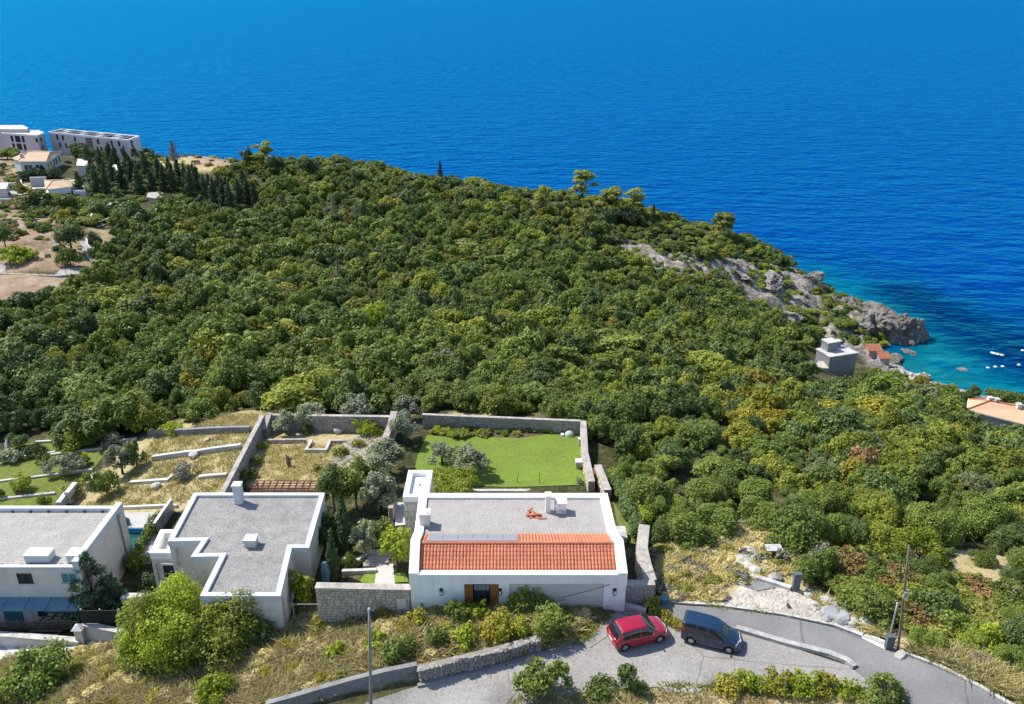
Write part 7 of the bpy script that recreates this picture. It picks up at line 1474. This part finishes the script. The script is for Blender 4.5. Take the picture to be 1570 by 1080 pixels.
scrub_patch('cape_garden', [(120,318),(160,300),(205,320),(200,345),(150,350)], 40, .7, 1.5, [L_dark, L_forest])
scrub_patch('cape_trees', [(45,298),(120,298),(165,318),(150,345),(110,350),(60,335)], 60, 1.5, 2.7, [L_forest, L_dark, L_light])
scrub_patch('slope_scrub', [(1430,905),(1490,892),(1545,938),(1535,972),(1470,968)], 25, .4, 1.0, [L_forest, M_weed])
pebbles('rubble', [(1440,915),(1480,900),(1520,945),(1480,960)], 60, .1, .4)
scrub_patch('edge_scrub', [(0,470),(140,430),(160,380),(180,360),(200,360),(160,440)], 60, .8, 1.7, [L_forest, M_weed, L_dark])
scrub_patch('cypress_undergrowth', [(120,262),(220,255),(395,315),(330,332),(250,312),(140,310)], 260, .9, 2.0, [L_dark, L_cyp, L_forest])
scrub_patch('slope_scrub', [(1230,850),(1330,850),(1570,930),(1570,1000),(1470,985),(1380,960),(1300,925)], 120, .5, 1.3, [L_forest, M_weed, L_rust])
scrub_patch('flower_bed_plants', [(660,657),(780,657),(850,660),(840,666),(700,672),(664,668)], 80, .15, .75, [L_bright, M_weed, L_forest])
# dry grass, weeds
def grass(name, poly, n_, h0, h1, lm, wd=.018, z0=0):
    W_ = [G(*p) for p in poly]; wp = [(p.x, p.y) for p in W_]; lo = np.min(wp, 0); hi = np.max(wp, 0); p = rng.uniform(lo, hi, (n_*8, 2)); p = p[inpoly(p[:,0], p[:,1], wp)]
    cl = np.sin(p[:,0]*1.7+2*np.sin(p[:,1]*.9))*np.sin(p[:,1]*1.9+1.3*np.sin(p[:,0]*.8)); p = p[rng.random(len(p)) < .55+.45*cl][:n_]; m_ = len(p)
    b = np.c_[p, HA(p)-.02]; h = rng.uniform(h0, h1, m_); a = rng.uniform(0, 6.28, m_); w = h*.055+wd*.7; ln = rng.normal(size=(m_,2))*h[:,None]*.8
    t = np.c_[np.cos(a)*w, np.sin(a)*w, np.zeros(m_)]; top = b+np.c_[ln, h]; mid = b+np.c_[ln*.35, h*.55]
    v = np.stack([b-t, b+t, mid+t*.8, top, mid-t*.8], 1).reshape(-1, 3); me = bpy.data.meshes.new(name); mesh_np(me, v, np.arange(m_*5).reshape(m_, 5)); me.materials.append(lm); link(name, me, kind='stuff')
FIELD = [(0,1012),(110,1002),(200,990),(430,968),(470,948),(640,944),(850,934),(925,930),(900,962),(870,985),(760,1008),(640,1030),(450,1078),(400,1084),(0,1084)]
grass('dry_grass', FIELD, 70000, .2, .65, M_dryg); grass('weeds', FIELD, 15000, .2, .5, M_weed)
scrub_patch('field_weeds', FIELD, 200, .25, .7, [M_weed, L_yellow, M_dryg, M_dryg])
scrub_patch('slope_weeds', [(1008,842),(1080,832),(1150,805),(1210,850),(1225,880),(1110,900),(1100,925),(1012,920)], 110, .25, .8, [M_weed, M_dryg, L_grey])
grass('dry_grass', [(1008,842),(1080,832),(1150,805),(1210,850),(1225,880),(1110,900),(1100,925),(1012,920)], 18000, .2, .6, M_dryg)
grass('dry_grass', [(1395,1000),(1480,1000),(1570,1030),(1640,1100),(1560,1078),(1440,1020)], 9000, .25, .7, M_dryg)
grass('dry_grass', [(1240,912),(1300,935),(1370,985),(1340,975),(1270,945)], 2500, .2, .6, M_dryg)
grass('dry_grass', [(240,670),(390,664),(345,752),(272,776),(190,778),(120,778),(190,742)], 8000, .12, .38, M_dryg)
grass('weeds', [(240,670),(390,664),(345,752),(272,776),(190,778),(120,778),(190,742)], 5000, .1, .3, M_weed)
grass('dry_grass', [(300,662),(385,660),(402,640),(330,640)], 4000, .3, .7, M_dryg)
grass('dry_grass', [(395,735),(412,682),(520,682),(600,660),(560,720),(500,742)], 7000, .1, .35, M_dryg)
grass('weeds', [(395,735),(412,682),(520,682),(600,660),(560,720),(500,742)], 4500, .1, .3, M_weed)
grass('dry_grass', [(775,1084),(800,1066),(1100,1056),(1300,1066),(1340,1084)], 4000, .1, .3, M_dryg)
grass('weeds', [(860,932),(925,930),(900,962),(872,975)], 2500, .15, .4, M_weed)
grass('weeds', [(1008,942),(1048,958),(1040,966),(995,950)], 1500, .15, .35, M_weed)
grass('lawn_grass', [(628,752),(640,700),(655,668),(888,662),(892,690),(900,743),(725,744)], 16000, .03, .08, L_bright, .01)
grass('garden_grass', [(-40,700),(80,672),(135,662),(180,675),(150,712),(100,768),(70,788),(-40,788)], 14000, .04, .12, L_bright, .012)

for nm, poly, k_ in (('weeds', [(1080,926),(1200,940),(1285,957),(1285,962),(1200,946),(1080,932)], 700), ('dry_grass', [(1385,1000),(1440,1022),(1500,1052),(1505,1046),(1445,1016),(1390,994)], 1200), ('weeds', [(900,1062),(1020,1051),(1100,1049),(1300,1060),(1300,1066),(1100,1056),(1020,1058),(900,1068)], 1600), ('weeds', [(880,990),(905,955),(935,930),(945,938),(920,962),(892,992)], 900)): grass(nm, poly, k_, .12, .35, M_weed if nm == 'weeds' else M_dryg)
